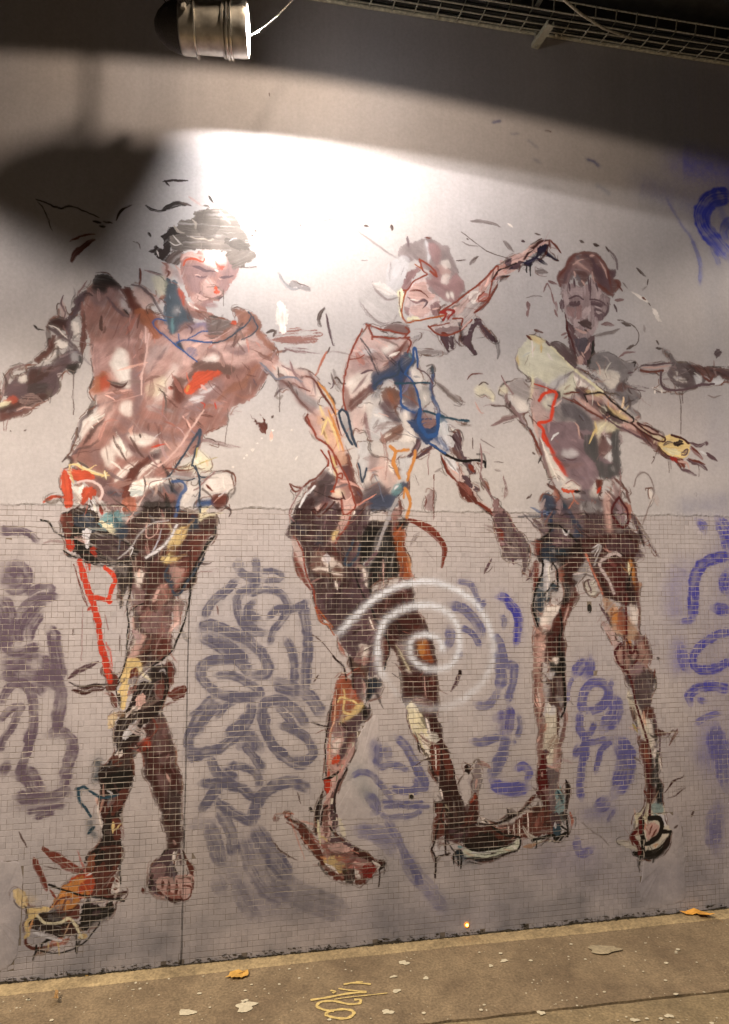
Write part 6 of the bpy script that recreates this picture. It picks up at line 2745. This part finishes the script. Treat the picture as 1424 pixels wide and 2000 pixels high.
# pale mortar fillet along the wall foot
bm=bmesh.new(); wd=.058+.020*_noise((1,n),(1,9),rgw)[0]+rgw.normal(0,.002,n)+.012*np.clip((xs-1.9)/1.5,0,1)
a=[bm.verts.new((x,-.012,.0075)) for x in xs]; b=[bm.verts.new((x,-.012-wd[i]*.85,.0050)) for i,x in enumerate(xs)]; c=[bm.verts.new((x,-.012-wd[i],.0005)) for i,x in enumerate(xs)]; d=[bm.verts.new((x,.0,.0078)) for x in xs]
for i in range(n-1): bm.faces.new((a[i],b[i],b[i+1],a[i+1])); bm.faces.new((b[i],c[i],c[i+1],b[i+1])); bm.faces.new((d[i],a[i],a[i+1],d[i+1]))
struct('kerb_strip',mesh_of(bm),M_strip)
# ---- paint splats, lettering and litter on the pavement
M_faint=mat('worn_paint',(.30,.25,.17),.8,0,.4,60,.3); M_splat=mat('dried_paint',(.52,.47,.36),.7,0,.2,80,.12); M_yel=mat('yellow_marking_paint',(.55,.42,.17),.7,0,.3,90,.2)
def blob_mesh(cx,cy,rx,ry,z,rg,n=16):
    bm=bmesh.new(); ph=rg.random(4)*6.28
    rim=[]; rm=[]
    for i in range(n):
        a=2*math.pi*i/n; k=1+.22*math.sin(2*a+ph[0])+.16*math.sin(3*a+ph[1])+.12*math.sin(5*a+ph[2])+rg.normal(0,.06)
        rim.append(bm.verts.new((cx+rx*k*math.cos(a),cy+ry*k*math.sin(a),z-.0012))); rm.append(bm.verts.new((cx+rx*k*.9*math.cos(a),cy+ry*k*.9*math.sin(a),z)))
    for i in range(n): bm.faces.new((rim[i],rim[(i+1)%n],rm[(i+1)%n],rm[i]))
    bm.faces.new(rm); return mesh_of(bm)
SPL=[(365,1978,.030,.022,'large cream paint splat near the bottom edge, left of the yellow leaf'),(480,1966,.045,.030,'broad cream paint splash below the yellow leaf'),(478,1956,.014,.012,'small cream paint dot above the broad splash'),
 (789,1881,.024,.016,'bright oval paint splat nearest the wall, right of the marking'),(769,1908,.014,.008,'small thin paint splat below the oval one'),(832,1911,.013,.010,'paired paint drop right of the oval splat'),
 (757,1977,.024,.014,'cream paint splat at the lower right of the yellow marking'),(775,1936,.020,.010,'pale paint smear right of the yellow marking'),(1180,1857,.085,.030,'long faded cream paint patch in front of the right foot'),
 (985,1877,.018,.010,'narrow cream paint splat left of the faded patch'),(959,1887,.011,.008,'tiny cream paint dot beside the narrow splat'),(1307,1985,.016,.012,'round cream paint spot on the pale slab at lower right'),
 (1057,1979,.016,.012,'cream paint drop on the groove at the bottom right'),(1240,1993,.018,.010,'cream paint scrap on the pale slab at the bottom edge')]
for a,b,rx,ry,lab in SPL:
    g=ground(float(a),float(b),.0015); me=blob_mesh(g[0],g[1],rx,ry,.0046 if b>1875 else .0095,rgw,20); o=link('paint_splat',me,M_faint if rx>.06 else M_splat)
    tag(o,lab,'paint splat','cream paint splats on the pavement')
V=[];Fc=[]
for i in range(200):
    px_=rgw.random()*1424; py_=1800+rgw.random()*200
    g=ground(px_,py_)
    if g[1]>-.10: continue
    if _noise((40,40),(5,5),np.random.default_rng(2))[int((g[0]+1)*8)%40,int(-g[1]*60)%40]<.42: continue
    s=.0016+.0062*rgw.random()**3; n_=6; k=len(V); z=.0042
    V+=[(g[0]+s*(1.2+.5*rgw.random())*math.cos(a),g[1]+s*(.9+.5*rgw.random())*math.sin(a),z) for a in [2*math.pi*q/n_ for q in range(n_)]]
    Fc+=[(k,k+1,k+2,k+3),(k,k+3,k+4,k+5)]
o=link('paint_speckles',quads_mesh(V,Fc),M_splat); tag(o,'scattered cream paint speckles over the pavement','paint speckles',kind='stuff')
# yellow lettering sprayed on the pavement, strokes read off the photograph
def ribbon(bm,pts,w,z):
    P=_crom(np.array(pts,float),False,8); G=np.array([ground(float(a),float(b)) for a,b in P])[:,:2]
    t=np.gradient(G,axis=0); t/=np.linalg.norm(t,axis=1)[:,None]+1e-9; nrm=np.stack([-t[:,1],t[:,0]],-1)
    ww=w*(1+.18*np.sin(np.arange(len(G))*.9))
    A=[bm.verts.new((*(g+n_*k),z)) for g,n_,k in zip(G,nrm,ww)]; B=[bm.verts.new((*(g-n_*k),z)) for g,n_,k in zip(G,nrm,ww)]
    for i in range(len(A)-1): bm.faces.new((A[i],B[i],B[i+1],A[i+1]))
q=lambda pts:[(400+a/3.56,1700+b/3.56) for a,b in pts]
rt=empty('pavement_marking',(0,0,0)); tag(rt,'yellow sprayed loops and strokes lettered on the pavement at bottom centre','pavement marking')
for k,(pts,w) in enumerate([([(1040,905),(1080,905),(1075,930),(1000,935),(900,915),(810,920),(780,950),(830,975),(900,985)],.0062),
    ([(840,1005),(870,985),(950,972),(1020,980),(1035,1005),(985,1035),(900,1030),(850,1015),(840,1005)],.0068),
    ([(735,908),(850,890),(1000,862),(1125,852)],.0062),([(930,828),(1010,840),(1125,850)],.0046),([(965,800),(1040,788),(1155,798)],.0055),([(1050,780),(1100,782)],.0040),([(900,905),(1000,890),(1110,878),(1270,860)],.0026),([(875,842),(905,850),(890,862)],.005)]):
    bm=bmesh.new(); ribbon(bm,q(pts),w,.0036+.0002*k); link('paint_stroke',mesh_of(bm),M_yel,rt)
# fallen leaves
M_leaf=mat('yellow_leaf',(.52,.30,.07),.6,0,.3,60,.25); M_leaf2=mat('orange_leaf',(.60,.30,.05),.55,0,.3,60,.2); M_leaf3=mat('dry_brown_leaf',(.30,.17,.06),.7,0,.3,60,.3)
def leaf(px_,py_,outline,m,label,curl=.01,lift=.010,vein=True):
    g=ground(float(px_),float(py_)); r=empty('fallen_leaf',(g[0],g[1],.002)); tag(r,label,'leaf','fallen leaves on the pavement')
    bm=bmesh.new(); P=[(ground(float(a),float(b))-g) for a,b in outline]; c=sum(P)/len(P)
    f=lambda p:(p[0],p[1],lift*(.4+.6*abs(math.sin((p[0]+.05)*42)))+curl*abs(p[1]/.06))
    cen=bm.verts.new(f(c)); rim=[bm.verts.new(f(p)) for p in P]; mid=[bm.verts.new(f(c+(p-c)*.5)) for p in P]; k=len(P)
    for i in range(k): bm.faces.new((rim[i],rim[(i+1)%k],mid[(i+1)%k],mid[i])); bm.faces.new((mid[i],mid[(i+1)%k],cen))
    me=mesh_of(bm); o=link('blade',me,m,r); s=o.modifiers.new('thick','SOLIDIFY'); s.thickness=.0008
    bm=bmesh.new(); e=P[0]; tube(bm,[f(c*.2+e*.0),f(e*.8),(e[0]*1.45,e[1]*1.45,.004)],[.0012,.0010,.0007],6); link('stalk',mesh_of(bm),M_leaf3,r)
    return r
lp=lambda pts:[(400+a/3.56,1700+b/3.56) for a,b in pts]
leaf(463,1908,lp([(300,712),(262,715),(235,712),(205,722),(175,728),(165,745),(140,754),(178,757),(185,772),(205,765),(222,770),(240,762),(255,766),(275,752),(300,750),(305,735)]),M_leaf,'lobed yellow leaf lying on the pavement at bottom left of centre')
lr=lambda pts:[(1024+a/3.56,1700+b/3.56) for a,b in pts]
leaf(1365,1789,lr([(1330,353),(1290,350),(1220,350),(1195,325),(1170,318),(1130,330),(1080,316),(1120,312),(1180,300),(1240,306),(1270,316),(1290,335)]),M_leaf2,'pointed orange leaf at the wall foot on the far right',.02,.016)
l0=lambda pts:[(a/3.56,1700+b/3.56) for a,b in pts]
leaf(108,1958,l0([(405,892),(385,890),(375,920),(355,945),(372,955),(395,945),(405,930),(400,910)]),M_leaf3,'small curled brown leaf near the bottom left corner',.03,.02)
leaf(170,1907,l0([(625,720),(600,722),(582,735),(590,748),(622,745)]),M_leaf,'tiny yellow leaf scrap against the foot of the left tiles',.01,.006)
# small amber spot low on the wall, built as a glowing bead
M_amb=mat('amber_glow',(1,.45,.05),.4,0,0,10,0,(1,.42,.06),14); M_bez=mat('amber_rim',(.5,.18,.03),.5,0,0,10,.1,(1,.30,.03),.5)
w_,_t=wall(911.,1805.); mk=empty('amber_spot',(w_[0],-.0055,w_[1])); tag(mk,'tiny glowing amber spot low on the tiles above the pavement','marker light')
bm=bmesh.new(); bmesh.ops.create_uvsphere(bm,u_segments=16,v_segments=8,radius=.0068); link('lens',mesh_of(bm,smooth=True),M_amb,mk,(0,-.004,0))
bm=bmesh.new(); lathe(bm,[(0,.0125),(.003,.0125),(.0042,.0105),(.004,.0065)],20); o=link('glow_rim',mesh_of(bm,smooth=True),M_bez,mk); o.rotation_euler=(0,0,-math.pi/2)
# ---------------------------------------------------------------- wire cable tray on the wall
M_galv=mat('galvanised_wire',(.62,.60,.52),.5,.5,.2,80,.25); M_cab=mat('black_cable',(.02,.02,.02),.6); M_pipe=mat('dusty_pipe',(.60,.57,.47),.7,.1,.2,50,.3)
tr=empty('cable_tray',(0,0,4.65)); tag(tr,'galvanised wire cable tray running along the top of the wall','cable tray')
def child_tube(name,pts,r,m,parent,n=8):
    bm=bmesh.new(); tube(bm,[Vector(p)-Vector(parent.location) for p in pts],r,n); return link(name,mesh_of(bm,smooth=True),m,parent)
xa,xb=.6,4.6
def wav(y,z,amp=.002,step=.25,x0=xa,x1=xb): 
    return [(x,y+random.uniform(-amp,amp),z+random.uniform(-amp,amp)) for x in np.arange(x0,x1,step)]
child_tube('pipe',wav(-.022,4.655,.001),.011,M_pipe,tr)
for (y,z) in ((-.055,4.648),(-.10,4.646),(-.145,4.646),(-.19,4.650),(-.205,4.70),(-.012,4.70)):
    child_tube('long_wire',wav(y,z),.0045,M_galv,tr,6)
me=None
for i,x in enumerate(np.arange(xa+.05,xb,.118)):
    if me is None:
        bm=bmesh.new(); tube(bm,[(0,-.012,.055),(0,-.014,.0),(0,-.10,-.006),(0,-.19,-.002),(0,-.206,.055)],.0042,6); me=mesh_of(bm,smooth=True)
    link('cross_wire',me,M_galv,tr,(x,0,0))
for k in range(7):
    y=-.045-.022*k; child_tube('cable',wav(y,4.662+.006*(k%3),.006,.2),.0075+.002*(k%2),M_cab,tr,7)
me=None
for x in (1.95,2.62,3.3):      # light clips round the pipe
    bm=bmesh.new(); tube(bm,[(x,-.034,4.652-4.65),(x+.012,-.034,4.652-4.65)],.0135,8); link('clip',mesh_of(bm),M_pipe,tr)
# channel bracket poking out under the tray
br=empty('channel_bracket',(2.512,0,4.575)); tag(br,'short pale steel channel bracket sticking out below the cable tray','bracket')
bm=bmesh.new(); box(bm,(-.020,-.175,.0),(.020,-.010,.004)); box(bm,(-.020,-.175,.004),(-.016,-.010,.026)); box(bm,(.016,-.175,.004),(.020,-.010,.026)); o=link('channel',mesh_of(bm),mat('pale_steel',(.62,.60,.50),.5,.2,.1,40,.1),br); o.rotation_euler=(math.radians(-3),0,math.radians(6))
bm=bmesh.new(); tube(bm,[(0,-.03,-.006),(0,-.03,.09)],.008,8); link('bolt',mesh_of(bm),M_galv,br)
# hangers carrying the tray
for x in (1.35,2.47,3.62):
    bm=bmesh.new(); box(bm,(x-.012,-.215,.056),(x+.012,-.006,.062)); box(bm,(x-.012,-.212,.062),(x+.012,-.206,.15)); link('hanger',mesh_of(bm),M_galv,tr)
# second run: clamped conduit further out under the soffit
cd=empty('conduit_run',(0,0,4.74)); tag(cd,'clamped grey conduit run hung beyond the cable tray under the dark soffit','conduit')
for (y,z,r) in ((-.36,4.74,.011),(-.40,4.735,.009)): child_tube('conduit',wav(y,z,.002,.3),r,M_pipe,cd)
for x in np.arange(1.9,4.6,.31):
    bm=bmesh.new(); box(bm,(x-.02,-.425,-.022),(x+.02,-.335,.022),.004); box(bm,(x-.006,-.385,.022),(x+.006,-.373,.062)); link('clamp',mesh_of(bm),M_cab,cd)
# drooping cable crossing to the tray
dc=at(1090.,-10.,-.50); de=at(1178.,55.,-.22); sg=empty('loose_cable',tuple(dc)); tag(sg,'loose grey cable drooping from the soffit to the tray','cable')
child_tube('cable',[tuple(dc+np.array([-.25,-.1,.12])),tuple(dc),tuple((dc+de)/2+np.array([0,0,-.012])),tuple(de),tuple(de+np.array([.2,.06,.02]))],.007,M_pipe,sg)
# ---------------------------------------------------------------- the lit spot lamp
M_alu=mat('brushed_aluminium',(.42,.39,.35),.42,.75,.2,22,.3); M_blk=mat('dark_perforated_cap',(.035,.030,.028),.55,.3,.9,230,.5)
M_ring=mat('polished_ring',(.66,.62,.56),.25,.9,0,20,.05); M_lens=mat('lit_lens',(1,1,1),.2,0,0,10,0,(1,.96,.88),40)
scale=51*float((np.array(LENS)-CAM)@_R[2])/1400; Rr=float(scale)*.98
sp=empty('spot_lamp',tuple(LENS)); tag(sp,'round aluminium spot lamp with a glowing lens hanging at the top of the wall','spot lamp')
ang=math.atan2(_ax.y,_ax.x)
def sp_part(name,prof,m,n=48):
    bm=bmesh.new(); lathe(bm,prof,n); bmesh.ops.recalc_face_normals(bm,faces=bm.faces); o=link(name,mesh_of(bm,smooth=True),m,sp); o.rotation_euler=(0,0,ang)
    for p in o.data.polygons: p.use_smooth=True
    e=o.modifiers.new('edge','EDGE_SPLIT'); e.split_angle=math.radians(35); return o
k_=Rr
sp_part('barrel',[(-1.98*k_,.90*k_),(-.98*k_,.92*k_),(-.98*k_,.985*k_),(-.90*k_,1.0*k_),(-.86*k_,.94*k_)],M_alu)
sp_part('hood',[(-.86*k_,.94*k_),(-.30*k_,.96*k_),(-.06*k_,.95*k_),(-.02*k_,.93*k_),(-.02*k_,.86*k_),(-.30*k_,.86*k_)],M_alu)
for s,rr in ((-.80,1.04),(-.66,1.05),(-2.02,1.05)):
    sp_part('ring',[(s*k_,.90*k_),(s*k_,rr*k_),((s+.06)*k_,(rr+.01)*k_),((s+.08)*k_,.92*k_)],M_ring)
sp_part('rear_collar',[(-2.62*k_,.90*k_),(-2.55*k_,.96*k_),(-2.02*k_,.98*k_),(-1.98*k_,.90*k_)],M_alu)
sp_part('rear_cap',[(-3.62*k_,0),(-3.58*k_,.24*k_),(-3.42*k_,.50*k_),(-3.15*k_,.74*k_),(-2.85*k_,.87*k_),(-2.60*k_,.93*k_)],M_blk)
sp_part('lens',[(-.05*k_,.87*k_),(-.0*k_,.6*k_),(.03*k_,.3*k_),(.035*k_,0)],M_lens)
# yoke, bolt and hanger
def rotp(s,y,z): return (s*math.cos(ang)-y*math.sin(ang),s*math.sin(ang)+y*math.cos(ang),z)
bm=bmesh.new()
for sy in (-1,1):
    pts=[rotp(-2.35*k_,sy*1.06*k_,-.10*k_),rotp(-2.30*k_,sy*1.08*k_,.6*k_),rotp(-2.10*k_,sy*1.05*k_,1.45*k_)]
    for a,b in zip(pts,pts[1:]): tube(bm,[a,b],.012,6)
tube(bm,[rotp(-2.10*k_,-1.05*k_,1.45*k_),rotp(-2.10*k_,1.05*k_,1.45*k_)],.013,6)
link('yoke',mesh_of(bm),M_alu,sp)
bm=bmesh.new(); a=rotp(-2.35*k_,-1.22*k_,.28*k_); b=rotp(-2.35*k_,-.90*k_,.28*k_); tube(bm,[a,rotp(-2.35*k_,-1.12*k_,.28*k_),b],[.020,.024,.026],14); link('bolt',mesh_of(bm),M_blk,sp)
bm=bmesh.new(); box(bm,(-.007,-.007,1.45*k_),(.007,.007,4.80-LENS[2])); o=link('hanger',mesh_of(bm),M_blk,sp,rotp(-2.10*k_,0,0))
# beaded safety chain from the hood up to the tray
bm=bmesh.new(); c0=Vector(rotp(.0*k_,-.55*k_,-.72*k_)); c1=Vector(tuple(at(582.,-12.,-.45)-np.array(LENS))); 
for i in range(26):
    t=i/25; p=c0.lerp(c1,t)+Vector((0,0,-.02*math.sin(math.pi*t))); bmesh.ops.create_icosphere(bm,subdivisions=1,radius=.0042,matrix=Matrix.Translation(p))
tube(bm,[c0.lerp(c1,t/8)+Vector((0,0,-.02*math.sin(math.pi*t/8))) for t in range(9)],.0016,5)
link('safety_chain',mesh_of(bm,smooth=True),M_ring,sp)
bm=bmesh.new(); tube(bm,[rotp(-3.1*k_,-.2*k_,.70*k_),rotp(-3.3*k_,-.3*k_,.95*k_),rotp(-3.0*k_,-.1*k_,1.5*k_),rotp(-2.2*k_,0,2.4*k_)],.006,7); link('power_cable',mesh_of(bm,smooth=True),M_cab,sp)

# unseen lamp-shaped blocker added just above the frame to throw the broad left shadow
sq=empty('shadow_blocker',(.975,-.75,4.14)); tag(sq,'unseen lamp-shaped shadow blocker added above and in front of the glowing spot lamp','spot lamp')
def part2(name,prof,m,loc=(0,0,0)):
    bm=bmesh.new(); lathe(bm,prof,32); bmesh.ops.recalc_face_normals(bm,faces=bm.faces); return link(name,mesh_of(bm,smooth=True),m,sq,loc)
part2('barrel',[(-.03,.0),(-.03,.088),(-.02,.092),(.055,.093),(.062,.097),(.075,.095),(.075,.075),(.06,.0)],M_alu)
part2('rear_cap',[(-.25,0),(-.24,.055),(-.18,.082),(-.10,.090),(-.028,.090)],M_blk)
bm=bmesh.new(); tube(bm,[(.02,0,.085),(.02,0,.66)],.0035,8); link('stem',mesh_of(bm),M_blk,sq)
